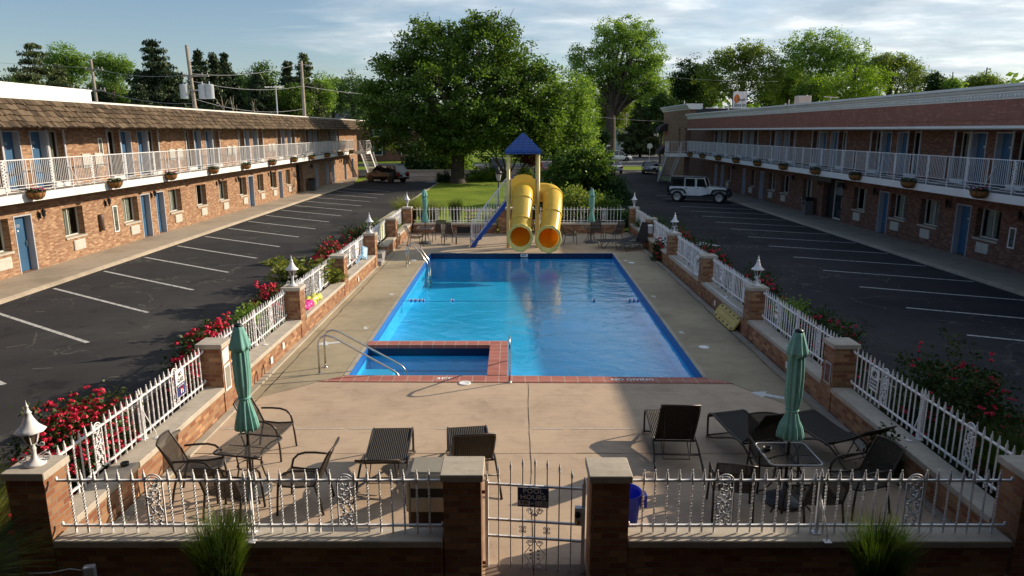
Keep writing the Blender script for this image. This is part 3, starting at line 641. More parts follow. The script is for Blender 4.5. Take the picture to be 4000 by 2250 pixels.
# sign (hangs on the gate)
sg = thing('pool_hours_sign', 'dark blue sign reading POOL HOURS 9:00 to 11:00 on the gate', 'sign', (.24,7.355,.935), atan2(-.13,1.10))
m = MB(); m.cbox(-.175,.175,-.12,.12,-.004,.004,.003); m.xf(Matrix.Rotation(pi/2,4,'X')); m.build('panel', M_['signblue'], sg)
m = MB(); 
for a,b,c,d in ((-.178,.178,.117,.122),(-.178,.178,-.122,-.117),(-.178,-.173,-.122,.122),(.173,.178,-.122,.122)): m.box(a,b,-.008,-.004,c,d)
m.build('border', M_['signwhite'], sg)
FM = lambda x,z: frame((x,-.0065,z),(1,0,0),(0,0,1))
text('POOL', .080, FM(0,.074), M_['letwhite'], 'lettering', sg, sx=1.12, world=False); text('HOURS', .080, FM(0,.0), M_['letwhite'], 'lettering', sg, sx=1.12, world=False)
MB().box(-.165,-.035,-.0065,-.0045,-.102,-.045).build('number_plate', M_['signwhite'], sg); MB().box(.025,.162,-.0065,-.0045,-.102,-.045).build('number_plate', M_['signwhite'], sg)
text('9:00', .058, frame((-.1,-.0085,-.072),(1,0,0),(0,0,1)), M_['letter'], 'numerals', sg, sx=.95, world=False); text('11:00', .058, frame((.093,-.0085,-.072),(1,0,0),(0,0,1)), M_['letter'], 'numerals', sg, sx=.95, world=False); text('to', .045, FM(-.005,-.072), M_['letwhite'], 'lettering', sg, world=False)

# ------------------------------------------------------------------ lanterns on pillars
def make_lantern(mat, glassm):
    t = thing('pillar_lantern', 'x', 'lantern'); s = 1.0
    m = MB(); m.lathe([(.11,0),(.115,.012),(.105,.028),(.062,.045),(.036,.085),(.026,.13),(.028,.17),(.036,.19),(.03,.21),(.026,.235),(.045,.255),(0,.262)], 14); m.build('base', M_[mat], t)
    for a in (0.5, 0.5+pi):
        M = Matrix.Rotation(a,4,'Z'); k = 0; m = MB()
        m.tube([(.06+.0+.045*0,0,.04)]+[(.115+.052*(1-.6*i/16)*cos(-2.4+2*pi*1.3*i/16),0,.085+.052*(1-.6*i/16)*sin(-2.4+2*pi*1.3*i/16)) for i in range(17)], .008, 5)
        m.tube([(.028,0,.10),(.10,0,.14),(.125,0,.16)], .006, 4); m.tube([(.038,0,.24)]+[(.09+.028*(1-.6*i/16)*cos(-2.4+2*pi*1.3*i/16),0,.235+.028*(1-.6*i/16)*sin(-2.4+2*pi*1.3*i/16)) for i in range(17)], .006, 5)
        m.xf(M, k); m.build('scroll', M_[mat], t)
    m = MB(); m.lathe([(.05,.262),(.10,.43),(.098,.432),(.048,.264)], 6, smooth=False); m.build('glass', glassm, t)
    m = MB()
    for k in range(6):
        a = 2*pi*k/6; m.bar((.052*cos(a),.052*sin(a),.26),(.104*cos(a),.104*sin(a),.435),.009)
    m.build('cage', M_[mat], t)
    m = MB(); m.lathe([(.152,.405),(.155,.412),(.125,.44),(.09,.475),(.065,.52),(.045,.57),(.032,.61),(.042,.622),(.03,.635),(.02,.66),(.014,.69),(.022,.697),(.012,.71),(.004,.745),(0,.775)], 24, wob=lambda a,i: 1+(.045 if i<2 else .03 if i<5 else 0)*cos(8*a)); m.lathe([(0,.445),(.15,.41)], 24); m.build('hood', M_[mat], t)
    return t
lg = simple('amber_glass', (.10,.075,.05), .25, var=.2); lg2 = simple('frosted_glass', (.5,.5,.48), .3)
lan = make_lantern('white', lg); first = True
LL = {(-1,0):'white scrolled lantern with amber glass on the nearest left pillar, the biggest one',(-1,2):'white scrolled lantern on the left pillar beside the small clump of roses',(-1,4):'silver white lantern on the left pillar above the red roses',(1,2):'white scrolled lantern on the right pillar above the yellow rescue board',(1,4):'white scrolled lantern on the right pillar above the pink flowers'}
for (s,i), lab in LL.items():
    place(lan, first, (xin(s,PY[i])+s*.21, PY[i], 1.30), U(-.3,.3)+(0 if s<0 else pi), lab, 'lanterns on the pillars'); first = False
lan2 = thing('pillar_lantern', 'x', 'lantern')
MB().lathe([(.05,0),(.04,.02),(.03,.1),(.045,.13),(.05,.17),(.0,.18)], 12).build('base', M_['silver'], lan2)
MB().lathe([(.05,.17),(.08,.22),(.105,.36),(.1,.365),(.0,.37)], 12).build('glass', lg2, lan2)
MB().lathe([(.155,.355),(.157,.362),(.11,.40),(.075,.45),(.05,.51),(.03,.57),(.015,.65),(.004,.74),(0,.76)], 16).build('hood', M_['silver'], lan2)
place(lan2, True, (xin(-1,35.3)-.21,35.3,1.3), 0, 'plain urn-shaped lantern on the far left corner pillar', 'urn lanterns on the far corner pillars')
place(lan2, False, (xin(1,35.3)+.21,35.3,1.3), 0, 'plain urn-shaped lantern on the far right corner pillar', 'urn lanterns on the far corner pillars')
# ------------------------------------------------------------------ motel buildings
def wall_open(mb, X, s, y0, y1, z0, z1, ops, depth=.3):
    """wall in plane x=X facing s (+1/-1) with rectangular openings (ya,yb,za,zb) and brick reveals"""
    ys = sorted({y0,y1,*[o[0] for o in ops],*[o[1] for o in ops]}); zs = sorted({z0,z1,*[o[2] for o in ops],*[o[3] for o in ops]})
    for a, b in zip(ys, ys[1:]):
        for c, d in zip(zs, zs[1:]):
            my, mz = (a+b)/2, (c+d)/2
            if any(o[0] < my < o[1] and o[2] < mz < o[3] for o in ops): continue
            mb.quad((X,a,c),(X,b,c),(X,b,d),(X,a,d))
    B = X - s*depth
    for a,b,c,d in ops:
        mb.quad((X,a,c),(B,a,c),(B,a,d),(X,a,d)); mb.quad((X,b,c),(B,b,c),(B,b,d),(X,b,d)); mb.quad((X,a,d),(X,b,d),(B,b,d),(B,a,d)); mb.quad((X,a,c),(X,b,c),(B,b,c),(B,a,c))
def mat_pane():
    m = bpy.data.materials.new('pane_glass'); m.use_nodes = True; nt = m.node_tree; nt.nodes.clear(); out = nt.nodes.new('ShaderNodeOutputMaterial')
    lw = N(nt, 'ShaderNodeLayerWeight', Blend=.5); pw = N(nt,'ShaderNodeMath',_operation='POWER'); nt.links.new(lw.outputs['Facing'], pw.inputs[0]); pw.inputs[1].default_value = 4
    fr = N(nt,'ShaderNodeMath',_operation='MULTIPLY_ADD'); nt.links.new(pw.outputs[0], fr.inputs[0]); fr.inputs[1].default_value = .9; fr.inputs[2].default_value = .05; gl = N(nt, 'ShaderNodeBsdfGlossy', Roughness=.02); tr = nt.nodes.new('ShaderNodeBsdfTransparent'); tr.inputs[0].default_value = (.75,.8,.78,1)
    a = nt.nodes.new('ShaderNodeMixShader'); nt.links.new(fr.outputs[0], a.inputs[0]); nt.links.new(tr.outputs[0], a.inputs[1]); nt.links.new(gl.outputs[0], a.inputs[2]); nt.links.new(a.outputs[0], out.inputs[0]); return m
M_['pane'] = mat_pane()
def window(bld, X, s, o, side=0, sill=True, ac=True, cur=.6):
    a,b,c,d = o; P = X - s*.26; f = .05
    m = MB()
    for p,q,r,t in ((a,b,c,c+f),(a,b,d-f,d),(a,a+f,c+f,d-f),(b-f,b,c+f,d-f)): m.box(min(P-.03,P+.03),max(P-.03,P+.03),p+.003,q-.003,r+.003,t-.003)
    m.box(P-.02,P+.02,a+(b-a)*.5-.02,a+(b-a)*.5+.02,c+f,d-f)
    w = m.build('window', M_['frame'], bld, world=True)
    def sub(name, mb, mat):
        o_ = mb.build(name, mat); o_.data.transform(bld.matrix_basis.inverted()); o_.parent = w; return o_
    sub('pane', MB().quad((P,a+f,c+f),(P,b-f,c+f),(P,b-f,d-f),(P,a+f,d-f)), M_['pane'])
    k = a + (b-a)*.12; e = k + (b-a)*cur
    if side: e = b - (b-a)*.08; k = e - (b-a)*cur
    cm = MB(); n = 24; pts = [(P - s*(.10+.03*sin(i*1.9)+.015*sin(i*.7)), k+(e-k)*i/n) for i in range(n+1)]
    for p, q in zip(pts, pts[1:]): cm.quad((*p,c+f),(*q,c+f),(*q,d-f),(*p,d-f))
    sub('curtain', cm, M_['curtain'])
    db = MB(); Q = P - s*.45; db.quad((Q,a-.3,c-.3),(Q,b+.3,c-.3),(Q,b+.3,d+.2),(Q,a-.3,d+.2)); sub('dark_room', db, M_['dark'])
    if sill:
        m = MB(); xs = sorted((X - s*.24, X + s*.06)); m.box(xs[0],xs[1],a-.03,b+.03,c-.075,c+.002); m.build('sill', M_['cap'], bld, world=True)
    if ac:
        m = MB(); y0 = a+.42; y1 = y0+.72; xs = sorted((X - s*.02, X + s*.05)); m.box(xs[0],xs[1],y0,y1,.42,.81)
        x2 = sorted((X+s*.05, X+s*.062))
        for i in range(9): m.box(x2[0],x2[1],y0+.03,y1-.03,.45+.038*i,.47+.038*i)
        m.build('air_conditioner_grille', M_['acgrey'], bld, world=True)
def door(bld, X, s, o, num=None, hand=1, mat='bluedoor', white=False):
    a,b,c,d = o; m = MB(); t = .05
    x0, x1 = sorted((X - s*.297, X + s*.012))
    m.box(x0,x1,a+.003,a+t,c+.002,d-.003); m.box(x0,x1,b-t,b-.003,c+.002,d-.003); m.box(x0,x1,a+t,b-t,d-t,d-.003); f = m.build('door_frame', M_['jamb'], bld, world=True)
    P = X - s*.22; m = MB(); xs = sorted((P, P - s*.04)); m.box(xs[0],xs[1],a+t+.003,b-t-.003,c+.015,d-t-.003)
    dr = m.build('door', M_[mat], bld, world=True)
    def sub(name, mb, mt):
        o_ = mb.build(name, mt); o_.data.transform(bld.matrix_basis.inverted()); o_.parent = dr; return o_
    hy = b-t-.1 if hand > 0 else a+t+.1; xs = sorted((P+s*.0, P+s*.05))
    sub('handle', MB().box(xs[0],xs[1],hy-.03,hy+.03,c+.88,c+1.08).box(*sorted((P+s*.05,P+s*.07)),hy-.09,hy+.03,c+.98,c+1.0), M_['steel'])
    xs = sorted((P, P+s*.006)); my = (a+b)/2
    sub('peephole_plate', MB().box(xs[0],xs[1],my-.03,my+.03,c+1.42,c+1.48), M_['signwhite'])
    if num:
        tx = text(num, .15, frame((P+s*.004, my, c+1.62), (0,s,0), (0,0,1)), M_['jamb'], 'door_number'); tx.data.transform(bld.matrix_basis.inverted()); tx.parent = dr
def wall_lamp(bld, X, s, y, z=2.0):
    m = MB(); x = X + s*.16
    m.box(*sorted((X,X+s*.03)),y-.05,y+.05,z-.1,z+.1); m.tube([(X+s*.02,y,z-.05),(X+s*.1,y,z-.12),(x,y,z-.05)], .012, 6)
    m.lathe([(.03,-.03),(.06,.0),(.085,.17),(.1,.175),(.05,.23),(.015,.27),(0,.3)], 6, (x,y,z-.02), smooth=False); m.lathe([(0,-.12),(.012,-.09),(.03,-.03)], 6, (x,y,z-.02)); m.build('wall_lamp', M_['black'], bld, world=True)
def poster(bld, X, s, y0, y1, z0, z1):
    m = MB(); xs = sorted((X+s*.002, X+s*.03)); f=.045
    m.box(*xs,y0,y1,z0,z0+f); m.box(*xs,y0,y1,z1-f,z1); m.box(*xs,y0,y0+f,z0+f,z1-f); m.box(*xs,y1-f,y1,z0+f,z1-f); w = m.build('poster_frame', M_['signwhite'], bld, world=True)
    o_ = MB().box(*sorted((X+s*.002,X+s*.012)),y0+f,y1-f,z0+f,z1-f).build('poster', simple('poster_print', (.10,.11,.09), .3, var=.9, scale=9, obj=False)); o_.data.transform(bld.matrix_basis.inverted()); o_.parent = w
def railing_meshes():
    L = 2.42; A = MB(); H = 3.23-2.95
    for k,(z,t) in enumerate(((1.10,.03),(.28,.018),(.19,.016),(.09,.016))): A.box(-.02 if k==0 else -.01,.02 if k==0 else .01,0,L,z,z+t)
    for i in range(1, 24):
        y = L*i/24
        if i in (11,12,13): continue
        A.box(-.007,.007,y-.007,y+.007,.298,1.1)
    A.box(-.016,.016,-.016,.016,-.1,1.1); A.box(-.016,.016,L/2-.12-.014,L/2-.12+.014,-.1,1.1); A.box(-.014,.014,L/2+.092,L/2+.12,.28,1.1)
    B = MB(); r = random.Random(5)
    for i in range(16):
        z = .31+.78*i/16; sgn = 1 if i%2 else -1
        B.box(-.004,.004,-.10,.10,z,z+.008) if i % 4 == 0 else None
        pts = [(0, sgn*.035+.055*cos(t)*(.7+.3*cos(3*t)), z+.03+.035*sin(t)) for t in [2*pi*k/7 for k in range(7)]]
        B.add([(-.005,p[1],p[2]) for p in pts]+[(.005,p[1],p[2]) for p in pts], [tuple(range(6,-1,-1)),tuple(range(7,14))]+[(k,(k+1)%7,7+(k+1)%7,7+k) for k in range(7)])
    B.tube([(0,.07*sin(i*.5),.3+.8*i/30) for i in range(31)], .008, 4, smooth=False)
    C = MB(); C.bar((0,0,.9),(.02,.55,0),.014); C.bar((0,.25,.0),(.04,.45,-.25),.012); C.bar((0,.55,.0),(.04,.45,-.25),.012)
    D = MB(); D.tube([(0.02, L*i/24, .13+.04*sin(i*.55)+.015*sin(i*1.7)) for i in range(25)], .011, 4)
    return A, B, C, D
RA, RB, RC, RD = railing_meshes(); RM = {}
def railings(bld, X, s, y0, y1):
    n = int((y1-y0)/2.42)
    for i in range(n):
        y = y0 + 2.42*i
        if 'a' not in RM:
            tmp = [q.build(nm, M_['white']) for q, nm in ((RA,'railing_panel'),(RB,'ornament'),(RC,'brace'),(RD,'cord'))]
            for k, o in zip('abcd', tmp): RM[k] = o.data; bpy.data.objects.remove(o)
        a = link('railing_panel', RM['a'], bld); a.location = Vector((X, y, 2.95)) - bld.location
        b = link('ornament', RM['b'], a)
        d = link('cord', RM['d'], a); d.location = (s*.02,0,0); d.data = RM['d']
        if i % 3 == 1:
            c = link('brace', RM['c'], a); c.location = (s*.03,.9,0); c.scale = (s,1,1)

# ---- left motel
LM = thing('motel_building', 'two-storey brick motel with brown shake roof and sunlit balcony on the left', 'motel', (-17.1,36,0))
groups = [25.45+7.35*k for k in range(-1, 7)]
w1 = [(22.7,24.0),(26.98,28.27),(31.21,32.5),(35.5,36.83),(38.61,39.89),(41.68,42.94),(44.85,46.05),(48.1,49.25),(50.69,51.99),(54.2,55.3)]
d1 = [(24.25,25.2),(32.73,33.62),(34.15,35.02),(46.4,47.35),(52.45,53.37),(62.3,63.3),(66.0,67.0),(68.2,69.2),(73.2,74.2),(76.7,77.7)]
alc = (56.9,58.7,.11,2.35)
ops1 = [(a,b,.97,2.10) for a,b in w1] + [(a,b,.11,2.13) for a,b in d1] + [alc]
m = MB(); wall_open(m, -17.1, 1, -8, 79.8, -.05, 2.67, ops1)
ops2 = []
for c in groups: ops2 += [(c-2.15,c-1.25,3.05,5.0),(c-1.18,c-.26,2.94,5.0),(c+.26,c+1.18,2.94,5.0),(c+1.25,c+2.15,3.05,5.0)]
ops2 = [o for o in ops2 if o[1] < 79.5]
wall_open(m, -17.1, 1, -8, 79.8, 2.67, 5.13, ops2)
m.quad((-17.1,79.8,-.05),(-30,79.8,-.05),(-30,79.8,5.9),(-17.1,79.8,5.9)); m.quad((-30,-8,-.05),(-30,79.8,-.05),(-30,79.8,5.9),(-30,-8,5.9)); m.quad((-17.1,-8,-.05),(-30,-8,-.05),(-30,-8,5.9),(-17.1,-8,5.9))
m.build('brick_wall', M_['brick'], LM, world=True)
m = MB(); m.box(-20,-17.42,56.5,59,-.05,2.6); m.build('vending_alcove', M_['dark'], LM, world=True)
for k, (a,b) in enumerate(w1): window(LM, -17.1, 1, (a,b,.97,2.10), cur=(.83,.62,.8,.84,.55,.8,.7,.84,.6,.8)[k])
nums = ['150','151','152','153','154','155','156','157','158','159']
for k, (a,b) in enumerate(d1): door(LM, -17.1, 1, (a,b,.11,2.13), nums[k] if k < 1 else None)
n2 = iter(['257','256','255','254','253','252','251','250'])
for c in groups:
    if c > 78: continue
    if c+2.2 < 79.5:
        window(LM, -17.1, 1, (c-2.15,c-1.25,3.05,5.0), sill=False, ac=False, cur=.35); window(LM, -17.1, 1, (c+1.25,c+2.15,3.05,5.0), 1, sill=False, ac=False, cur=.35)
        for y in (c-2.18, c+1.22): MB().box(-17.08,-17.0,y+.06,y+.92,2.95,3.1).build('heater_box', M_['white'], LM, world=True)
        door(LM, -17.1, 1, (c-1.18,c-.26,2.94,5.0), next(n2,None)); door(LM, -17.1, 1, (c+.26,c+1.18,2.94,5.0), next(n2,None))
        for y in (c-2.2,c-1.2,c+1.2,c+2.2): MB().box(-17.11,-17.06,y-.045,y+.045,2.95,5.05).build('mullion', M_['jamb'], LM, world=True)
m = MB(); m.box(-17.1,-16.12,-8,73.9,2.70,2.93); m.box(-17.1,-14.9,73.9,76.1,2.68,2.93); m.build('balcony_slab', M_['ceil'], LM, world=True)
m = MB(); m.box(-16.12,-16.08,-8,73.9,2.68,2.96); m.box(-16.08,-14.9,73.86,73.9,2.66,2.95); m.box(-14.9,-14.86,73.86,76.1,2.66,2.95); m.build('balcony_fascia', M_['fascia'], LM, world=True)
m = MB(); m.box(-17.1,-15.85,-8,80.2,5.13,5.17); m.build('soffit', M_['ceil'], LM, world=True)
railings(LM, -16.1, 1, .95, 73.9)
m = MB()
def rail_run(mb, p, q, h=1.05, n=12, w=.014):
    p = Vector(p); q = Vector(q); up = Vector((0,0,h)); mb.bar(p+up, q+up, .035, .03); mb.bar(p+Vector((0,0,.15)), q+Vector((0,0,.15)), .025)
    for i in range(n+1): a = p.lerp(q, i/n); mb.bar(a+Vector((0,0,.0 if i in (0,n) else .15)), a+up, .03 if i in (0,n) else w)
rail_run(m, (-16.08,73.95,2.95),(-14.92,73.95,2.95),1.05,9); rail_run(m, (-14.9,73.95,2.95),(-14.9,76.0,2.95),1.05,12); m.build('landing_railing', M_['white'], LM, world=True)
def stairs(bld, x0, x1, y0, y1, z1, n, mat_t, label='stair'):
    m = MB(); dy = (y1-y0)/n; 
    for i in range(n):
        z = z1*(1-(i+1)/(n+1)); y = y0+dy*i; m.box(x0+.05,x1-.05,y,y+abs(dy)*.92,z-.05,z)
    m.build('stair_treads', mat_t, bld, world=True)
    m = MB()
    for x in (x0,x1):
        m.bar((x,y0,z1-.1),(x,y1+.1,-.02),.05,.28)
    m.build('stair_stringer', M_['white'], bld, world=True)
    m = MB()
    for x in (x0,x1): rail_run(m, (x,y0,z1),(x,y1,.05),1.0,16)
    m.build('stair_railing', M_['white'], bld, world=True)
stairs(LM, -16.0,-14.95, 76.1, 80.2, 2.93, 14, M_['signwhite'])
# roof
m = MB(); rs = random.Random(11); xb, zb, xt, zt = -15.78, 5.12, -16.36, 6.03; dx, dz = xt-xb, zt-zb; LS = sqrt(dx*dx+dz*dz)
nx, nz = dz/LS, -dx/LS
for row in range(5):
    y = -4 + rs.uniform(0,.2)
    while y < 81.4 - .1*row:
        w = rs.choice((.12,.15,.2,.24,.3,.34)) * rs.uniform(.9,1.15); t0 = row/5 - rs.uniform(.0,.06); t1 = (row+1.25)/5
        o0 = .055 + rs.uniform(0,.035); o1 = .008
        pa = (xb+dx*t0, zb+dz*t0); pb = (xb+dx*min(t1,1.02), zb+dz*min(t1,1.02)); sk = rs.uniform(-.012,.012)
        y0_, y1_ = y+.010, y+w-.010
        v = [(pa[0],y0_,pa[1]),(pa[0],y1_,pa[1]+sk),(pa[0]+nx*o0,y1_,pa[1]+nz*o0+sk),(pa[0]+nx*o0,y0_,pa[1]+nz*o0),
             (pb[0],y0_,pb[1]),(pb[0],y1_,pb[1]),(pb[0]+nx*o1,y1_,pb[1]+nz*o1),(pb[0]+nx*o1,y0_,pb[1]+nz*o1)]
        m.add(v, [(0,1,2,3),(4,7,6,5),(3,2,6,7),(0,3,7,4),(1,5,6,2)]); y += w
m.build('shake_roof', M_['shake'], LM, world=True)
m = MB(); m.prismy([(xb+.01,zb+.0),(xt+.01,zt),(-17.2,zt),(-17.2,zb)], -8, 81.0); m.build('roof_slope_core', M_['wood'], LM, world=True)
m = MB(); m.prismy([(xt+.03,zt),(xt+.03,zt+.07),(-16.9,zt+.07),(-16.9,zt-.0)], -8, 81.2); m.quad((-16.9,-8,6.0),(-16.9,81.2,6.0),(-30,81.2,5.95),(-30,-8,5.95)); m.build('roof_edge', simple('rusty_white_roof', (.72,.71,.68), .5, var=.12, scale=.8, obj=False), LM, world=True)
for i in range(12):
    pass
m = MB(); m.box(-29,-22,-8,38.4,5.9,7.0); m.box(-29.1,-21.95,-8,38.45,7.0,7.06); m.build('upper_roof_wall', M_['whitewall'], LM, world=True)
for y in (25.65,29.93,34.18-.35,41.45,44.4,50.4,60.9,71.5): wall_lamp(LM, -17.1, 1, y)
poster(LM, -17.1, 1, 30.35,30.72,.72,1.85); poster(LM,-17.1,1,29.9,30.2,4.0,4.7)
m = MB(); m.lathe([(.11,0),(.11,.62),(.09,.66),(0,.68)], 14, (-17.04,29.35,.95)); m.build('mail_tube', simple('brown_metal', (.12,.075,.06), .5), LM, world=True)
m = MB()
for y in (29.0-1.1,29.0+.55): pass
for c in groups:
    for d_ in (3.2,4.05):
        if c+d_+.6 < 79: MB().box(-17.09,-17.05,c+d_,c+d_+.55,3.55,4.1).build('vent_cover', M_['acgrey'], LM, world=True)

# ---- right motel
RMo = thing('motel_building', 'two-storey brick motel with white dentil cornice in shade on the right', 'motel', (18,30,0))
RX = 18.0
w1r = [(22.3,23.7),(26.05,27.45),(29.92,31.3),(32.43,33.8),(36.2,37.55),(42.9,44.2),(46.5,47.85),(48.9,50.2),(53.1,53.9),(59,59.9)]
d1r = [(27.8,28.75),(34.0,34.9),(51.2,52.0),(55.25,55.95),(61,61.8),(63,63.8)]
alr = (38.85,41.3,.11,2.3)
opr = [(a,b,.97,2.10) for a,b in w1r] + [(a,b,.11,2.13) for a,b in d1r] + [alr]
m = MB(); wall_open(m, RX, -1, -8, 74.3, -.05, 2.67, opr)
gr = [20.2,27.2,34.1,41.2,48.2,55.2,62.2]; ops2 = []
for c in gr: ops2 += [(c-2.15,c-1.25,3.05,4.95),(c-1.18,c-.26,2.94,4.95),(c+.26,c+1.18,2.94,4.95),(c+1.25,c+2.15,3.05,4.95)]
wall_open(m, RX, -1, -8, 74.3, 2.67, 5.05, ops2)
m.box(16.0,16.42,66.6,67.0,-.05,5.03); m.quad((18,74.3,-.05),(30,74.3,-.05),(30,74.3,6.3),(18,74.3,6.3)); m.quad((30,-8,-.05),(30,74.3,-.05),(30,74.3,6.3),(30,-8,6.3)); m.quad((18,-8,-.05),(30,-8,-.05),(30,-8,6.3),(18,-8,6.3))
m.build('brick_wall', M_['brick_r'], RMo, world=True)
for k,(a,b) in enumerate(w1r): window(RMo, RX, -1, (a,b,.97,2.10), k%2, cur=(.5,.45,.8,.4,.6,.84,.5,.7,.5,.8)[k])
for k,(a,b) in enumerate(d1r): door(RMo, RX, -1, (a,b,.11,2.13), None, -1)
for c in gr:
    window(RMo, RX, -1, (c-2.15,c-1.25,3.05,4.95), sill=False, ac=False, cur=.35); window(RMo, RX, -1, (c+1.25,c+2.15,3.05,4.95), 1, sill=False, ac=False, cur=.35)
    door(RMo, RX, -1, (c-1.18,c-.26,2.94,4.95), None, -1); door(RMo, RX, -1, (c+.26,c+1.18,2.94,4.95), None, -1)
    for y in (c-2.2,c-1.2,c+1.2,c+2.2): MB().box(17.96,18.01,y-.045,y+.045,2.95,5.0).build('mullion', M_['jamb'], RMo, world=True)
    for y in (c-2.18, c+1.22): MB().box(17.9,17.99,y+.06,y+.92,2.95,3.1).build('heater_box', M_['white'], RMo, world=True)
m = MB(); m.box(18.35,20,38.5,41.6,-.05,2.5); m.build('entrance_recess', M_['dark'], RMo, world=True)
m = MB()
for a,b,c,d in ((39.2,39.27,.11,2.2),(40.3,40.37,.11,2.2),(39.2,40.37,2.2,2.28),(39.2,40.37,.11,.2)): m.box(18.25,18.31,a,b,c,d)
gd = m.build('glass_door', M_['frame'], RMo, world=True); q = MB().quad((18.28,39.27,.2),(18.28,40.3,.2),(18.28,40.3,2.2),(18.28,39.27,2.2)).build('pane', M_['glass']); q.data.transform(RMo.matrix_basis.inverted()); q.parent = gd
q = MB().box(18.2,18.25,39.32,39.36,.8,1.4).build('handle', M_['steel']); q.data.transform(RMo.matrix_basis.inverted()); q.parent = gd
m = MB(); m.box(16.12,18,-8,66.6,2.70,2.93); m.box(14.4,16.12,66.0,68.0,2.68,2.93); m.build('balcony_slab', M_['ceil'], RMo, world=True)
m = MB(); m.box(16.08,16.12,-8,66.6,2.68,2.96); m.box(14.4,16.08,65.96,66.0,2.66,2.95); m.box(14.36,14.4,65.96,68,2.66,2.95); m.build('balcony_fascia', M_['fascia'], RMo, world=True)
railings(RMo, 16.1, -1, -1.2, 66.6)
m = MB(); rail_run(m, (14.4,66.0,2.95),(16.0,66.0,2.95),1.05,12); rail_run(m, (14.4,66,2.95),(14.4,68,2.95),1.05,12); m.build('landing_railing', M_['white'], RMo, world=True)
stairs(RMo, 14.65, 15.9, 68.0, 71.9, 2.93, 15, M_['acgrey'])
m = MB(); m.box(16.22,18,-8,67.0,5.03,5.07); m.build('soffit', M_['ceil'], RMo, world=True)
m = MB(); m.box(16.22,16.5,-8,67.0,5.16,5.36); m.box(16.2,16.5,-8,67.0,5.36,6.0); m.quad((16.5,-8,6.2),(16.5,67,6.2),(30,74,6.3),(30,-8,6.3)); m.box(16.5,18.1,66.7,67,5.1,6.1); m.build('parapet', M_['brick_up'], RMo, world=True)
m = MB(); m.box(16.17,16.5,-8,67.0,5.07,5.16); m.build('eave_band', M_['fascia'], RMo, world=True)
m = MB(); P = [(16.5,6.0),(16.16,6.0),(16.16,6.05),(16.13,6.06),(16.13,6.17),(16.08,6.19),(16.08,6.24),(16.02,6.27),(15.97,6.35),(15.90,6.38),(15.90,6.47),(16.5,6.49)]
m.prismy(P, -8, 67.15)
for i in range(330): y = 5 + i*.188; m.box(16.085,16.132,y,y+.1,6.08,6.15)
m.build('cornice', M_['fascia'], RMo, world=True)
# tall end block
m = MB(); ar = []
wall_open(m, 18.0, -1, 74.3, 86.5, -.05, 7.1, [(74.9,75.7,3.0,5.3),(77.6,78.4,3.0,5.3)], .3); m.quad((18,74.3,5),(19.2,74.3,5),(19.2,74.3,7.1),(18,74.3,7.1)); m.quad((18,86.5,-.05),(19.2,86.5,-.05),(19.2,86.5,7.1),(18,86.5,7.1)); m.quad((19.2,74.3,0),(19.2,86.5,0),(19.2,86.5,7.1),(19.2,74.3,7.1))
for a in (74.9,77.6):
    c = a+.4; n = 10
    for i in range(n):
        t0, t1 = pi*i/n, pi*(i+1)/n
        m.quad((17.995,c+.4*cos(t0),4.9+.4*sin(t0)),(17.995,c+.4*cos(t1),4.9+.4*sin(t1)),(17.995,c+.4*cos(t1),5.32),(17.995,c+.4*cos(t0),5.32))
m.build('stair_tower_wall', M_['brick'], RMo, world=True)
m = MB(); m.box(18.32,18.4,74.8,78.5,2.9,5.4); m.build('arched_window', M_['glass'], RMo, world=True)
m = MB(); P2 = [(18.4,7.1),(17.95,7.1),(17.93,7.2),(17.8,7.3),(17.7,7.45),(17.6,7.55),(17.6,7.65),(18.4,7.68)]
m.prismy(P2, 73.9, 86.9); m.box(18.4,19.25,73.9,74.3,7.1,7.66); m.box(18.4,19.25,74.3,86.9,7.5,7.6); m.build('tower_cornice', M_['fascia'], RMo, world=True)
AWN = simple('dark_awning', (.04,.02,.018), .8)
for z,y0,y1 in ((4.9,84,86.3),(2.3,83.5,86)):
    MB().prismy([(18,z+.9),(17.5,z+.75),(17.1,z+.4),(17.0,z),(18,z)], y0, y1).build('awning', AWN, RMo, world=True)
for y in (24.9,28.95+.25,35.15,38.5,41.6,45.5,58): wall_lamp(RMo, RX, -1, y)
poster(RMo, RX, -1, 25.15,25.5,.85,1.6)
m = MB(); m.box(17.2,17.26,38.6,41.4,2.25,2.66); sgn = m.build('hanging_sign', simple('dim_sign', (.10,.09,.09), .6), RMo, world=True)
# roof clutter as separate things
t = thing('roof_wall', 'dark low roof enclosure with a white pipe beside the roof sign', 'roof enclosure', (20.6,70,6.2))
MB().box(-2.2,2.5,-.3,3,0,.85).build('enclosure', simple('dark_roofing', (.015,.018,.03), .7), t); MB().bar((-2.2,-.35,.9),(2.4,-.35,.9),.07).bar((0,-.35,0),(0,-.35,1.2),.09).build('pipe', M_['white'], t)
SG = thing('roof_sign', 'white roof sign box with orange sun reading South Shore Inn', 'sign', (22.2,71.5,7.05), radians(-14))
MB().box(-.66,.66,0,1.3,0,1.68).build('sign_box', simple('sign_side', (.06,.04,.05), .7), SG); MB().box(-.64,.64,-.02,-.002,.02,1.66).build('sign_face', M_['signwhite'], SG)
m = MB(); pts = [(-.28+.27*cos(a), .98+.42*sin(a)) for a in [2*pi*k/28 for k in range(28)]]; m.add([(x,-.028,z) for x,z in pts], [tuple(range(28))]); m.build('sun_emblem', M_['signor'], SG)
text('South', .42, frame((.14,-.04,.88),(1,0,0),(0,0,1)), M_['letter'], 'lettering', SG, sx=.72, world=False, font_shear=.3); text('Shore Inn', .46, frame((.02,-.04,.38),(1,0,0),(0,0,1)), M_['letter'], 'lettering', SG, sx=.6, world=False, font_shear=.3)
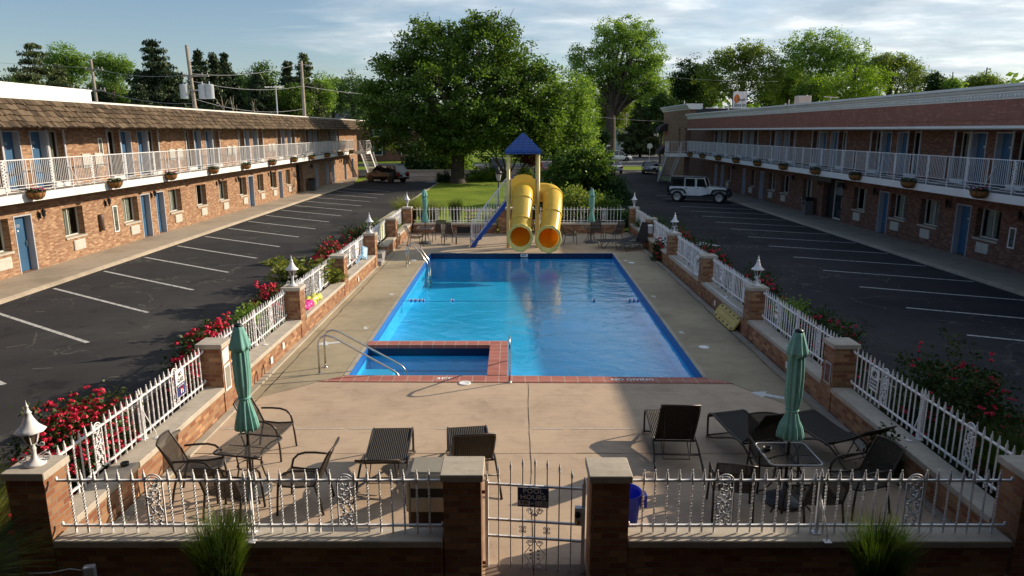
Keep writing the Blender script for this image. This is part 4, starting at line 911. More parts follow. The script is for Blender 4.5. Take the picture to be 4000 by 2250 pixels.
t = thing('air_conditioner', 'grey air conditioner on the right motel roof', 'air conditioner', (20.6,52,6.65)); MB().cbox(-.45,.45,-.4,.4,0,.75,.03).build('cabinet', M_['acgrey'], t); MB().lathe([(0,.752),(.33,.752),(.33,.79),(0,.8)],16).build('fan_guard', M_['black'], t)
t = thing('roof_antenna', 'small white antenna on the right motel roof', 'antenna', (20.4,47,6.5)); MB().bar((0,0,0),(0,0,.62),.03).build('mast', M_['white'], t); MB().bar((-.45,0,.62),(.5,0,.55),.04).bar((-.2,-.25,.6),(-.2,.25,.6),.02).bar((.2,-.25,.57),(.2,.25,.57),.02).build('arms', M_['white'], t)
for k,(x,y,lab) in enumerate(((19.6,52.5,'short white vent pipe left of the rooftop air conditioner'),(20.1,53.2,'thin white vent pipe close by the rooftop air conditioner'),(18.8,80,'thin vent pipe on the brick stair tower roof'))):
    tag(MB().bar((x,y,6.2 if k<2 else 7.6),(x,y,6.9+.3*k if k<2 else 8.2),.09 if k==0 else .05).build('vent_pipe', M_['white']), lab, 'vent pipe', 'vent pipes on the right roof')
# hanging baskets
def make_basket(cols, seed):
    t = thing('hanging_basket', 'x', 'hanging basket'); rs = random.Random(seed)
    m = MB(); m.lathe([(.02,-.27),(.14,-.24),(.24,-.15),(.29,0),(.27,.01),(0,-.02)], 16, wob=lambda a,i: 1+.03*sin(7*a+i)); m.build('coir_basket', M_['coir'], t)
    m = MB()
    for k in range(12): a = 2*pi*k/12; m.tube([(.295*cos(a),.295*sin(a),.01),(.25*cos(a),.25*sin(a),-.15),(.14*cos(a),.14*sin(a),-.25)], .006, 4)
    m.tube([(.3*cos(2*pi*k/20),.3*sin(2*pi*k/20),.01) for k in range(20)], .009, 5, closed=True); m.build('wire_frame', M_['black'], t)
    m = MB()
    for i in range(90):
        r, a = .27*sqrt(rs.random()), rs.uniform(0,2*pi); z = rs.uniform(-.01,.12); q = .03; n_ = Vector((rs.uniform(-1,1),rs.uniform(-1,1),rs.uniform(.2,1))).normalized(); u = n_.orthogonal().normalized()*q; v = n_.cross(u); p = Vector((r*cos(a),r*sin(a),z)); m.quad(p-u-v,p+u-v,p+u+v,p-u+v)
    m.build('foliage', M_['rosel'], t)
    for ci, c in enumerate(cols):
        m = MB()
        for i in range(14):
            r, a = .25*sqrt(rs.random()), rs.uniform(0,2*pi)+ci; m.sphere((r*cos(a),r*sin(a),rs.uniform(.05,.16)), rs.uniform(.022,.04), 6, 4, (1,1,.5))
        m.build('flowers', M_[c], t)
    return t
M_['coir'] = simple('coir', (.26,.115,.03), .95, var=.45, scale=14, bmp=1, bscale=40); M_['f_white'] = simple('white_petals', (.6,.58,.52), .8); M_['f_red'] = simple('red_petals', (.6,.03,.02), .8); M_['f_purple'] = simple('purple_petals', (.3,.02,.25), .8); M_['f_dark'] = simple('dark_petals', (.12,.1,.07), .8)
B1 = make_basket(['f_white','f_red','f_purple'],1); B2 = make_basket(['f_white','f_dark'],2); B3 = make_basket(['f_purple','f_dark'],3); B4 = make_basket(['f_dark'],4)
BS = [(B1,-1,23.8,'coir basket with white, red and purple flowers, nearest on the left balcony'),(B2,-1,28.64,'coir basket with sparse white flowers, second along the left balcony'),(B3,-1,33.4,'coir basket with small purple flowers, third along the left balcony'),(B4,-1,38.23,'coir basket with dark plants, fourth along the left balcony'),(B4,-1,42.98,'coir basket of green sprigs, fifth along the left balcony'),
 (B4,-1,47.74,'coir basket on the left balcony, last one in full sun'),(B4,-1,52.53,'shaded coir basket, seventh along the left balcony'),(B4,-1,57.26,'shaded coir basket, eighth along the left balcony'),(B4,-1,62.03,'shaded coir basket, ninth along the left balcony'),(B4,-1,66.76,'coir basket second from the far left landing'),(B4,-1,71.57,'coir basket beside the far left landing'),
 (B1,1,24.26,'coir basket with purple and white flowers, nearest on the right balcony'),(B4,1,28.68,'coir basket with dark plants, second along the right balcony'),(B3,1,33.18,'coir basket with pink purple flowers, third along the right balcony'),(B4,1,37.62,'coir basket above the glass entrance on the right balcony'),(B4,1,42.12,'coir basket fifth along the right balcony'),
 (B4,1,46.59,'coir basket sixth along the right balcony'),(B4,1,51.09,'coir basket seventh along the right balcony'),(B4,1,55.55,'coir basket eighth along the right balcony'),(B4,1,60.19,'coir basket next to last at the far right'),(B4,1,64.45,'coir basket nearest the far right stair')]
seen = set()
for pr, s, y, lab in BS:
    place(pr, id(pr) not in seen, (s*15.88, y, 3.0), U(0,6), lab, 'coir baskets hung along the balconies'); seen.add(id(pr))
# trash bins at the motel walls
def wall_bin(x, y, rz, label, mat):
    t = thing('trash_bin', label, 'trash bin', (x,y,.1), rz, 'dark litter bins by the motel walls')
    MB().cbox(-.25,.25,-.25,.25,0,.85,.03).build('body', mat, t); MB().cbox(-.28,.28,-.28,.28,.88,1.05,.05).box(-.24,-.2,-.24,.24,.85,.9).box(.2,.24,-.24,.24,.85,.9).build('lid', M_['black'], t)
    MB().box(-.15,.15,-.262,-.252,.6,.78).build('opening', M_['dark'], t)
wall_bin(-16.65,59.6,pi/2,'dark litter bin on the left sidewalk by the dim alcove',simple('bin_grey',(.05,.05,.055),.5))
wall_bin(17.55,42.2,-pi/2,'dim litter bin with pale side beside the glass entrance',simple('bin_stone',(.14,.13,.12),.8))

# unseen dark wing and canopy added behind the camera to shade the front wall
BW = thing('motel_building', 'unseen dark wing added behind the viewpoint to shade the front wall', 'motel', (0,-1.6,0))
m = MB(); m.box(-17.0,17.9,-9,-1.6,-.05,7.0); m.build('brick_wall', simple('no_bounce_wing',(.035,.028,.025),.8), BW, world=True); MB().box(-17.2,18.1,-9.2,-1.35,7.0,7.3).build('roof', M_['ceil'], BW, world=True)  # added wing is plain near-black, so it throws no sunlight back
MB().box(-14,14,-1.35,5.4,6.5,6.85).build('sky_blocking_canopy', M_['wood'], BW, world=True)  # made-up canopy out of view, blocks sky light from the front bed
for x in (-13.5,13.5): MB().cbox(x-.2,x+.2,4.8,5.2,-.05,6.5,.02).build('added_canopy_column', M_['white'], BW, world=True)  # columns added only to carry the sky-blocking canopy
# ------------------------------------------------------------------ patio furniture
def make_chair():
    t = thing('patio_chair', 'x', 'chair'); F = M_['wickerf']
    for s in (-1,1):
        MB().tube([(s*.285,.27,0),(s*.275,.26,.2),(s*.27,.24,.42)], .016, 7).build('leg', F, t)
        MB().tube([(s*.27,.24,.42),(s*.275,.21,.54),(s*.28,.14,.61),(s*.28,.04,.64),(s*.275,-.1,.645),(s*.265,-.27,.64)], .016, 7).build('armrest', F, t)
        MB().tube([(s*.25,-.34,0),(s*.25,-.30,.2),(s*.25,-.24,.42)], .016, 7).build('leg', F, t)
    m = MB(); m.tube([(-.27,.24,.42),(-.2,.255,.415),(.2,.255,.415),(.27,.24,.42)], .014, 6)
    for s in (-1,1): m.tube([(s*.27,.24,.42),(s*.26,0,.40),(s*.25,-.24,.42)], .014, 6)
    m.build('seat_frame', F, t)
    m = MB(); n = 8
    P = [[(-.255+.51*i/n, .25-.49*j/n, .425-.035*sin(pi*j/n)-.015*sin(pi*i/n)) for i in range(n+1)] for j in range(n+1)]
    for j in range(n):
        for i in range(n): m.quad(P[j][i],P[j][i+1],P[j+1][i+1],P[j+1][i])
    m.sm = [True]*len(m.f); m.build('seat', M_['wicker'], t)
    m = MB(); P = []
    for j in range(n+1):
        v = j/n; row = []
        for i in range(n+1):
            u = -1+2*i/n; z = .41+.48*v + .02*(1-u*u)*v; y = -.235-.17*v-.05*v*v-.03*(1-u*u); row.append((u*(.25-.01*v), y, z))
        P.append(row)
    for j in range(n):
        for i in range(n): m.quad(P[j][i],P[j][i+1],P[j+1][i+1],P[j+1][i])
    m.sm = [True]*len(m.f); b = m.build('backrest', M_['wicker'], t)
    MB().tube([P[j][0] for j in range(n+1)]+[P[n][i] for i in range(1,n)]+[P[j][n] for j in range(n,-1,-1)], .015, 6).build('back_frame', F, t)
    return t
ch = make_chair(); G1 = 'wicker armchairs around the near left table'; G2 = 'wicker armchairs around the near right table'
chairs = [(-3.80,10.45,-97,'wicker armchair standing alone behind the near left table, facing right',G1),(-4.34,9.12,-82,'wicker armchair left of the near left table by the brick wall',G1),(-3.68,8.56,-8,'wicker armchair seen from behind the white fence at the near left table',G1),(-2.84,8.84,88,'wicker armchair right of the near left table, facing left',G1),
 (3.74,9.42,180,'dark wicker armchair behind the near right table, facing the camera',G2),(2.93,8.68,-12,'dark wicker armchair left of the near right table, back to the camera',G2),(4.66,8.78,103,'dark wicker armchair right of the near right table by the shaded wall',G2),(3.90,8.36,2,'dark wicker armchair in front of the near right table behind the fence',G2)]
for i,(x,y,a,lab,gp) in enumerate(chairs): place(ch, i==0, (x,y,0), radians(a), lab, gp)
G3 = 'slim patio chairs at the far end of the pool'
for (x,y,a,lab) in [(-4.25,31.0,-95,'patio chair at the far left table with its pale back in the sun'),(-3.35,32.6,175,'patio chair behind the far left parasol pole, against the fence'),(-2.85,31.7,200,'patio chair right of the far left table, turned to the camera'),(2.6,31.8,-80,'patio chair with sunlit back left of the far right table'),(3.95,32.9,180,'dark patio chair behind the far right parasol'),(4.65,32.2,120,'dark patio chair right of the far right table')]:
    place(ch, False, (x,y,0), radians(a), lab, G3)
t = thing('patio_bench', 'low dark patio seat with short arms beside the slide stair', 'bench', (-2.2,31.9,0), radians(180))
for s in (-1,1):
    for y in (-.2,.22): MB().tube([(s*.33,y*1.1,0),(s*.32,y,.42)], .014, 6).build('leg', M_['wickerf'], t)
    MB().tube([(s*.32,.22,.42),(s*.33,.2,.55),(s*.33,-.1,.58),(s*.32,-.22,.5)], .013, 6).build('armrest', M_['wickerf'], t)
MB().box(-.31,.31,-.22,.24,.40,.425).build('seat', M_['sling'], t); MB().quad((-.31,-.22,.44),(.31,-.22,.44),(.31,-.34,.72),(-.31,-.34,.72)).build('backrest', M_['sling'], t)
def make_table(n_):
    t = thing('patio_table', 'x', 'table'); w = .345; r = .07; pts = []
    for cx_,cy_,a0 in ((w-r,w-r,0),(-w+r,w-r,pi/2),(-w+r,-w+r,pi),(w-r,-w+r,3*pi/2)):
        for k in range(5): a = a0+pi/2*k/4; pts.append((cx_+r*cos(a), cy_+r*sin(a)))
    MB().tube([(x,y,.71) for x,y in pts], .013, 6, closed=True).build('rim', M_['rimedge'] if n_ else M_['wickerf'], t)
    MB().prism(pts, .708, .714).build('tabletop', M_['mesh'], t)
    for a in (pi/4,3*pi/4,5*pi/4,7*pi/4):
        c_,s_ = cos(a),sin(a); MB().tube([(c_*.40,s_*.40,0),(c_*.30,s_*.30,.06),(c_*.2,s_*.2,.2),(c_*.15,s_*.15,.4),(c_*.17,s_*.17,.58),(c_*.3,s_*.3,.67),(c_*.4,s_*.4,.70)], .012, 6).build('leg', M_['wickerf'], t)
    MB().tube([(.17*cos(2*pi*k/20),.17*sin(2*pi*k/20),.42) for k in range(20)], .010, 5, closed=True).tube([(-.3,0,.69),(.3,0,.69)], .008, 5).tube([(0,-.3,.69),(0,.3,.69)], .008, 5).build('brace_ring', M_['wickerf'], t)
    return t
M_['rimedge'] = simple('worn_rim', (.34,.34,.36), .35, .4)
ta = make_table(0); tb = make_table(1)
place(ta, True, (-3.68,9.2,0), radians(-10.7), 'square dark mesh table under the near left parasol', 'square mesh patio tables')
place(tb, True, (3.75,8.93,0), 0, 'square mesh table with pale rim under the near right parasol', 'square mesh patio tables')
place(tb, False, (-3.92,31.9,0), 0, 'sun-bleached patio table under the far left parasol', 'square mesh patio tables'); place(ta, False, (3.6,32.1,0), 0.1, 'dark patio table under the far right parasol', 'square mesh patio tables')
def umbrella(x, y, label, seed, tie=1.42, tilt=0, H_=2.46):
    t = thing('patio_umbrella', label, 'parasol', (x,y,0), U(0,3), 'closed green parasols'); rs = random.Random(seed); ph = rs.uniform(0,6)
    MB().lathe([(.27,0),(.275,.035),(.25,.055),(.18,.075),(.12,.10),(.06,.115),(.035,.13),(.03,.30),(0,.3)], 28, wob=lambda a,i: 1+(.02*cos(16*a) if 2<=i<=4 else 0)).build('base', M_['basestone'], t)
    MB().tube([(0,0,.1),(0,0,H_-.02)], .021, 10).build('pole', M_['wickerf'], t)
    prof = [(.17,.98),(.168,1.02),(.148,1.12),(.112,tie-.14),(.082,tie-.03),(.076,tie),(.098,tie+.05),(.122,tie+.2),(.128,tie+.45),(.122,tie+.64),(.112,2.12),(.09,2.3),(.05,2.36)]
    P = [(r*.86, z) for r,z in prof]; w = lambda a,i: 1 + (.16 if i<3 else .1 if i<4 else .06 if i<7 else .10)*cos(12*a+ph+.25*sin(i*.7)) + (.08*cos(2*a+i*.25+ph)) + .05*cos(19*a+i*.2)
    m = MB(); m.lathe(P, 72, wob=w); 
    for i_ in range(72):  # ragged hem
        x_,y_,z_ = m.v[i_]; m.v[i_] = (x_,y_,z_-.035*abs(cos(4.5*2*pi*i_/72+ph/2)))
    cn = m.build('canopy', M_['teal'], t)
    m = MB(); m.lathe([(.085,tie-.012),(.09,tie),(.085,tie+.012)], 20); o = m.build('tie_strap', M_['teal'], None); o.parent = cn
    m = MB(); m.lathe([(.135,2.14),(.13,2.17),(.10,2.28),(.075,2.38),(.06,2.43),(.03,2.44)], 64, wob=lambda a,i: 1+(.10*cos(8*a+ph) if i<3 else .04*cos(8*a+ph)) + .05*cos(3*a))
    for i_ in range(64): x_,y_,z_ = m.v[i_]; m.v[i_] = (x_,y_,z_-.03*abs(sin(4*2*pi*i_/64+ph)))
    m.build('vent_cap', M_['teal'], t)
    MB().lathe([(.055,2.425),(.06,2.44),(.05,2.46),(.02,2.475),(0,2.478)], 14).build('finial', M_['black'], t)
    return t
M_['basestone'] = simple('umbrella_base', (.06,.062,.065), .5, var=.3, scale=20)
umbrella(-3.68,9.2,'closed green parasol standing in the near left table',1); umbrella(3.75,8.93,'closed green parasol standing in the near right table, half in shade',2,1.35)
umbrella(-3.92,31.9,'closed green parasol at the far left by the lawn',3,1.5); umbrella(3.6,32.1,'closed green parasol at the far right before the dark shrubs',4,1.45)
for (x,y,z,lab) in ((-5.32,9.0,.5,'small black ashtray on the left wall coping near the roses'),(3.5,9.03,.715,'small black ashtray on the near right table')):
    t = tag(MB().lathe([(.04,0),(.05,.005),(.058,.05),(.05,.05),(.042,.015),(0,.012)], 14, wob=lambda a,i: 1+.05*cos(5*a)).build('ashtray', M_['black']), lab, 'ashtray'); t.location = (x,y,z)
def make_lounger(th, mat='wicker2', low=False):
    t = thing('sun_lounger', 'x', 'sun lounger'); F = M_['wickerf']; w = .30
    zt = lambda y: .44 - .12*min(1,max(0,(y-.1)/.8))**.9 if y > .1 else .44-.05*((.1-y)/.1)**2
    for s in (-1,1):
        MB().tube([(s*w,.03,.02),(s*w,-.0,.06),(s*w,-.01,.3),(s*w,.0,.38),(s*w,.05,.43),(s*w,.14,.445),(s*w,.35,.405),(s*w,.6,.355),(s*w,.85,.325),(s*w,1.02,.32)], .018, 8).build('side_rail', F, t)
        MB().tube([(s*(w+.03),.03,.02),(s*(w+.03),.2,.07),(s*(w+.035),.5,.2),(s*(w+.035),.75,.31),(s*(w+.035),.9,.35),(s*(w+.035),1.05,.34),(s*(w+.04),1.2,.27),(s*(w+.05),1.35,.16),(s*(w+.06),1.6,0)], .017, 8).build('leg', F, t)
    m = MB()
    for y,z in ((.02,.03),(1.28,.215),(1.0,.31)): m.tube([(-w-.03,y,z),(w+.03,y,z)], .014, 6)
    m.tube([(-.2,1.02,.31),(-.2,1.26,.13),(.2,1.26,.13),(.2,1.02,.31)], .009, 5); m.build('crossbar', F, t)
    m = MB(); n = 16; ys = [.0+1.0*j/n for j in range(n+1)]
    pr = [(-.004,.34),(.0,.39),(.03,.425),(.07,.445),(.13,.455)] + [(y, zt(y)+.012) for y in (.2,.3,.4,.5,.6,.7,.8,.9,1.0)]
    for (a,b),(c,d) in zip(pr, pr[1:]): m.quad((-w+.01,a,b),(w-.01,a,b),(w-.01,c,d),(-w+.01,c,d))
    m.sm = [True]*len(m.f); m.build('sling_seat', M_['wicker2'], t)
    m = MB(); L = .80; a = radians(th); pr = [(1.0+L*k/8*cos(a)-.02*sin(pi*k/8)*sin(a)*-1, .335+L*k/8*sin(a)-.02*sin(pi*k/8)) for k in range(9)]
    for (p,q),(c,d) in zip(pr, pr[1:]): m.quad((-w+.02,p,q),(w-.02,p,q),(w-.02,c,d),(-w+.02,c,d))
    m.sm = [True]*len(m.f); b = m.build('backrest', M_['wicker2'], t)
    MB().tube([(-w+.01,*pr[k]) for k in range(9)]+[(w-.01,*pr[k]) for k in range(8,-1,-1)], .014, 6).build('back_frame', F, t)
    k = 5; [MB().bar((q_,*pr[k]),(q_,1.27,.2),.012).build('back_strut', F, t) for q_ in (-.2,.2)]
    return t
M_['wicker2'] = mat_wicker('lounger_wicker', (.022,.018,.015), 11, .0)
GL_ = 'dark wicker loungers near the gate'
for (x,y,a,th,lab) in [(-1.87,10.47,182,27,'dark wicker lounger with nearly flat back left of the gate'),(-.72,10.52,188,50,'dark wicker lounger with raised back just behind the left gate pillar'),(2.54,11.22,178,62,'shaded wicker lounger nearest the gate on the right'),(3.56,11.15,195,52,'shaded wicker lounger in the middle of the right row'),(4.72,11.12,202,34,'shaded wicker lounger by the right wall behind the parasol')]:
    t = make_lounger(th); place(t, True, (x,y,0), radians(a), lab, GL_)
def sling_lounger(x, y, rz, th, label):
    t = thing('sling_lounger', label, 'sun lounger', (x,y,0), rz, 'low sling loungers at the far right'); F = M_['black']; w = .31
    for s in (-1,1):
        MB().tube([(s*w,0,.32),(s*w,.6,.33),(s*w,1.15,.32)], .014, 6).build('side_rail', F, t); MB().tube([(s*w,.02,.32),(s*w,.12,.02),(s*w,.2,.02),(s*w,.42,.32)], .013, 6).build('leg', F, t); MB().tube([(s*w,1.0,.32),(s*w,1.12,.02),(s*w,1.2,.02),(s*w,1.5,.34)], .013, 6).build('leg', F, t)
    MB().box(-w,w,0,1.15,.315,.325).build('sling_seat', M_['sling'], t); a = radians(th)
    MB().quad((-w,1.15,.325),(w,1.15,.325),(w,1.15+.85*cos(a),.325+.85*sin(a)),(-w,1.15+.85*cos(a),.325+.85*sin(a))).build('backrest', M_['sling'], t)
    MB().tube([(-w,1.15,.325),(-w,1.15+.85*cos(a),.325+.85*sin(a)),(w,1.15+.85*cos(a),.325+.85*sin(a)),(w,1.15,.325)], .013, 6).build('back_frame', F, t)
sling_lounger(3.75,30.6,radians(-82),12,'low sling lounger with nearly flat back below the far right parasol'); sling_lounger(4.55,29.75,radians(-62),72,'low sling lounger with upright back at the far right corner')
# beige trash bin and blue bin
t = thing('trash_bin', 'beige domed trash bin with black liner behind the left gate pillar', 'trash bin', (-1.02,8.05,0))
MB().cbox(-.24,.24,-.24,.24,0,.52,.03).build('liner_body', simple('black_liner', (.012,.012,.013), .3, bmp=.5, bscale=14), t)
BG = simple('beige_plastic', (.27,.25,.2), .55); m = MB(); m.cbox(-.26,.26,.20,.26,.5,.92,.02).cbox(-.26,-.2,-.26,.2,.5,.92,.02).cbox(.2,.26,-.26,.2,.5,.92,.02)
m.cbox(-.2,.2,-.262,-.2,.5,.68,.01); m.cbox(-.2,.2,-.262,-.2,.81,.92,.01); m.cbox(-.275,.275,-.275,.275,.9,.97,.045); m.cbox(-.22,.22,-.22,.22,.97,.995,.02)
m.build('hood', BG, t, bevel=.012); MB().box(-.2,.2,-.235,-.225,.68,.81).build('opening', M_['dark'], t)
t = thing('bucket', 'bright blue plastic bin peeking out behind the right gate pillar', 'bin', (1.40,8.05,0))
MB().lathe([(.14,0),(.15,.02),(.20,.62),(.215,.64),(.205,.64),(.19,.60),(.14,.05),(0,.05)], 24).build('bin_body', M_['bluebin'], t); MB().box(.19,.27,-.06,.06,.44,.6).box(-.27,-.19,-.06,.06,.44,.6).build('handle', M_['bluebin'], t)
t = thing('outlet_box', 'pale outlet box with cable low in the dark front bed at left', 'outlet box', (-4.68,7.0,0), .3)
MB().cbox(-.06,.06,-.04,.04,.08,.3,.01).build('box', M_['jamb'], t); MB().tube([(-.05,0,.25),(-.2,.03,.28),(-.4,.08,.24),(-.62,.1,.26)], .008, 5).build('cable', M_['jamb'], t)

# ------------------------------------------------------------------ pool hardware
def rail_thing(name, paths, r, label, cat='handrail', grp=None):
    t = thing(name, label, cat, (paths[0][0][0],paths[0][0][1],0), 0, grp)
    for P in paths:
        m = MB(); m.tube(P, r, 10); m.build('rail', M_['steel'], t, world=True); m = MB(); m.lathe([(.045,.002),(.045,.015),(.03,.03),(r,.03)], 14, (P[0][0],P[0][1],0)); m.build('base_flange', M_['steel'], t, world=True)
    return t
def hr(y, x0=-4.05, x1=-2.36):
    P = [(x0,y,0),(x0,y,.66)] + [(x0+.20-.20*cos(a), y, .66+.17*sin(a)) for a in [pi*.5*k/6 for k in range(1,7)]]
    return P + [(x0+.33,y,.80),(x0+.42,y,.75),(x1-.25,y,.14),(x1-.08,y,.03),(x1,y,-.08),(x1+.01,y,-.5)]
rail_thing('pool_handrail', [hr(14.2)], .021, 'nearer of the two long stainless rails sloping into the small spa pool', grp='stainless pool rails'); rail_thing('pool_handrail', [hr(14.62,-4.03,-2.3)], .021, 'farther of the two long stainless rails sloping into the small spa pool', grp='stainless pool rails')
rail_thing('pool_handrail', [[(-.05,13.66,0),(-.05,13.66,.72)]+[(-.05,13.86-.2*cos(a),.72+.19*sin(a)) for a in [pi*.5*k/6 for k in range(1,7)]]+[(-.05,14.0,.88),(-.05,14.9,.2),(-.05,15.0,.08),(-.05,15.02,-.6)]], .021, 'single stainless rail beside the red spa coping in the middle', grp='stainless pool rails')
def lad(y): return [(-3.98,y,0),(-3.98,y,.6)]+[(-3.78-.20*cos(a),y,.6+.2*sin(a)) for a in [pi*.55*k/6 for k in range(1,7)]]+[(-3.45,y,.52),(-3.22,y,.15),(-3.16,y,.02),(-3.16,y,-1.0)]
t = rail_thing('pool_ladder', [lad(26.35),lad(26.9)], .022, 'stainless pool ladder at the far left edge of the pool', 'pool ladder')
m = MB(); [m.box(-3.2,-3.08,26.35,26.9,z,z+.03) for z in (-.45,-.75)]; m.build('step', M_['steel'], t, world=True)
for k,(x,y,lab) in enumerate(((-.96,13.62,'white round skimmer lid in front of the 3FT mark'),(4.53,16.07,'white round skimmer lid on the right deck'),(4.62,27.03,'white round skimmer lid at the far right of the pool'),(-3.89,27.6,'white round skimmer lid beside the far ladder'))):
    o = tag(MB().lathe([(.125,0),(.125,.012),(.10,.016),(.09,.012),(0,.013)], 24).build('skimmer_lid', M_['signwhite']), lab, 'skimmer lid', 'white skimmer lids in the deck'); o.location = (x,y,.001)
M_['fblue'] = simple('float_blue', (.04,.16,.5), .4)
t = thing('lane_rope', 'thin rope with blue and white floats across the pool', 'float line', (0,21.45,WZ))
MB().tube([(-3.4+7.5*i/30,21.45+.03*sin(i),WZ-.0-.01*abs(sin(i*.6))) for i in range(31)], .006, 4).build('rope', M_['letblue'], t, world=True)
for x in (-3.16,-3.03,-2.90,-2.77,-1.86,2.52,3.62,3.75,3.88):
    f = MB().lathe([(.0,-.065),(.035,-.06),(.06,-.02),(.06,.0)], 12).xf(Matrix.Translation((x,21.45,WZ+.015)) @ Matrix.Rotation(pi/2,4,'Y')).build('float', M_['signwhite'], t, world=True)
    g = MB().lathe([(.06,.0),(.06,.02),(.035,.06),(0,.065)], 12).xf(Matrix.Translation((x,21.45,WZ+.015)) @ Matrix.Rotation(pi/2,4,'Y')).build('blue_half', M_['fblue']); g.data.transform(Matrix.Translation((0,-21.45,-WZ))); g.parent = f

# ------------------------------------------------------------------ slide tower
ST = thing('slide_tower', 'yellow twin tube slide tower with blue pyramid roof behind the pool', 'water slide', (.48,31.3,0))
for x,y in ((-.16,30.7),(1.12,30.7),(-.16,31.95),(1.12,31.95)): MB().tube([(x,y,0),(x,y,4.05)], .075, 14).lathe([(.085,0),(.085,.03)],14,(x,y,2.0)).build('post', M_['yellowpost'], ST, world=True)
def mat_roofblue():
    m, nt, b = nmat('blue_roof'); tc = pos(nt); sx = nt.nodes.new('ShaderNodeSeparateXYZ'); nt.links.new(tc, sx.inputs[0]); ad = N(nt,'ShaderNodeMath',_operation='ADD'); nt.links.new(sx.outputs[0], ad.inputs[0]); nt.links.new(sx.outputs[1], ad.inputs[1]); cb = nt.nodes.new('ShaderNodeCombineXYZ'); nt.links.new(ad.outputs[0], cb.inputs[0]); nt.links.new(sx.outputs[2], cb.inputs[1])
    t = N(nt, 'ShaderNodeTexBrick', Scale=1, Mortar_Size=.012, Brick_Width=.26, Row_Height=.105); nt.links.new(cb.outputs[0], t.inputs['Vector']); t.inputs['Color1'].default_value = (.018,.075,.31,1); t.inputs['Color2'].default_value = (.024,.09,.34,1); t.inputs['Mortar'].default_value = (.006,.022,.09,1)
    nt.links.new(t.outputs['Color'], b.inputs['Base Color']); b.inputs['Roughness'].default_value = .4; iv = N(nt,'ShaderNodeMath',_operation='SUBTRACT'); iv.inputs[0].default_value = 1; nt.links.new(t.outputs['Fac'], iv.inputs[1]); bump(nt, b, iv.outputs[0], .6, .02); return m
m = MB(); x0,x1,y0,y1 = -.30,1.26,30.55,32.1; A = (.48,31.3,4.92)
m.add([(x0,y0,4.17),(x1,y0,4.17),(x1,y1,4.17),(x0,y1,4.17),(.42,31.24,4.90),(.54,31.24,4.90),(.54,31.36,4.90),(.42,31.36,4.90),(x0,y0,4.03),(x1,y0,4.03),(x1,y1,4.03),(x0,y1,4.03)], [(0,1,5,4),(1,2,6,5),(2,3,7,6),(3,0,4,7),(4,5,6,7),(8,9,1,0),(9,10,2,1),(10,11,3,2),(11,8,0,3),(8,11,10,9)]); m.build('roof', mat_roofblue(), ST, world=True)
MB().box(-.12,1.08,30.75,31.95,1.92,2.0).build('platform', M_['blueplastic'], ST, world=True)
m = MB(); pts = [(-.06,1.85),(1.02,1.85),(1.02,2.98)] + [(.48+.42*cos(a)*(1 if k else 1), 3.0+.17*sin(a)) for k,a in enumerate([pi*k/10 for k in range(11)])] + [(-.06,2.98)]
m.prismy(pts, 30.66, 30.71); m.build('front_panel', M_['yellow'], ST, world=True)
for x in (-.1,1.03): MB().box(x,x+.05,30.85,31.85,2.1,2.95).build('side_panel', M_['blueplastic'], ST, world=True)
MB().box(0,.96,31.92,31.96,2.1,3.0).build('back_panel', M_['blueplastic'], ST, world=True)
def catmull(P, n=8):
    P = [Vector(p) for p in P]; Q = [P[0]*2-P[1]] + P + [P[-1]*2-P[-2]]; out = []
    for i in range(1, len(Q)-2):
        for k in range(n):
            t = k/n; a,b,c,d = Q[i-1],Q[i],Q[i+1],Q[i+2]; out.append(.5*((2*b)+(c-a)*t+(2*a-5*b+4*c-d)*t*t+(3*b-a-3*c+d)*t**3))
    return out + [P[-1]]
def slide(path, mouth, seed, r=.415):
    P = catmull(path); s = MB().tube(P, r, 28, caps=False).build('tube_slide', M_['yellow'], ST, world=True)
    def sub(nm, mb, mt): o = mb.build(nm, mt); o.data.transform(Matrix.Translation(-ST.location)); o.parent = s; return o
    sub('glow_lining', MB().tube(P, r-.012, 28, caps=False), M_['orange'])  # extra layer carrying the painted orange glow inside the tube
    L = len(P)
    for f in (.30,.52,.76):
        i = int(f*L); d = (P[i+1]-P[i-1]).normalized(); c = P[i]; sub('rib', MB().tube([c-d*.03,c-d*.025,c+d*.025,c+d*.03], [r,r+.035,r+.035,r], 28, caps=False), M_['yellow'])
    cx_, cy_, cz_ = mouth; m = MB(); n = 40; ring_ = []
    for k in range(n):
        a = 2*pi*k/n; wv = 1+.035*cos(9*a+seed); rx, rz = .485*wv, .55*wv
        if sin(a) > 0: rz *= .90
        ring_.append(Vector((cx_+rx*cos(a), cy_-.10*-sin(a)*1.0, cz_+rz*sin(a))))
    m.tube(ring_, .038, 8, closed=True)
    e = P[-1]; inner = [Vector((e.x+(r)*cos(2*pi*k/n), e.y-.01, e.z+r*1.0*sin(2*pi*k/n))) for k in range(n)]
    o = len(m.v); m.add([tuple(p) for p in ring_]+[tuple(p) for p in inner], [(k,(k+1)%n,n+(k+1)%n,n+k) for k in range(n)], True)
    sub('mouth_flange', m, M_['flange'])
M_['flange'] = simple('flange_plastic', (.66,.56,.16), .4, var=.15)
slide([(.48,30.95,2.42),(.48,30.55,2.38),(.46,30.15,2.12),(.42,29.72,1.62),(.38,29.32,1.14),(.35,29.02,.86),(.34,28.84,.78),(.34,28.72,.77)], (.34,28.70,.76), 0)
slide([(1.0,31.3,2.35),(1.45,31.25,2.35),(1.72,30.95,2.28),(1.74,30.5,2.05),(1.68,29.9,1.58),(1.58,29.36,1.06),(1.52,29.05,.80),(1.50,28.86,.72),(1.50,28.74,.71)], (1.50,28.72,.70), 1.5)
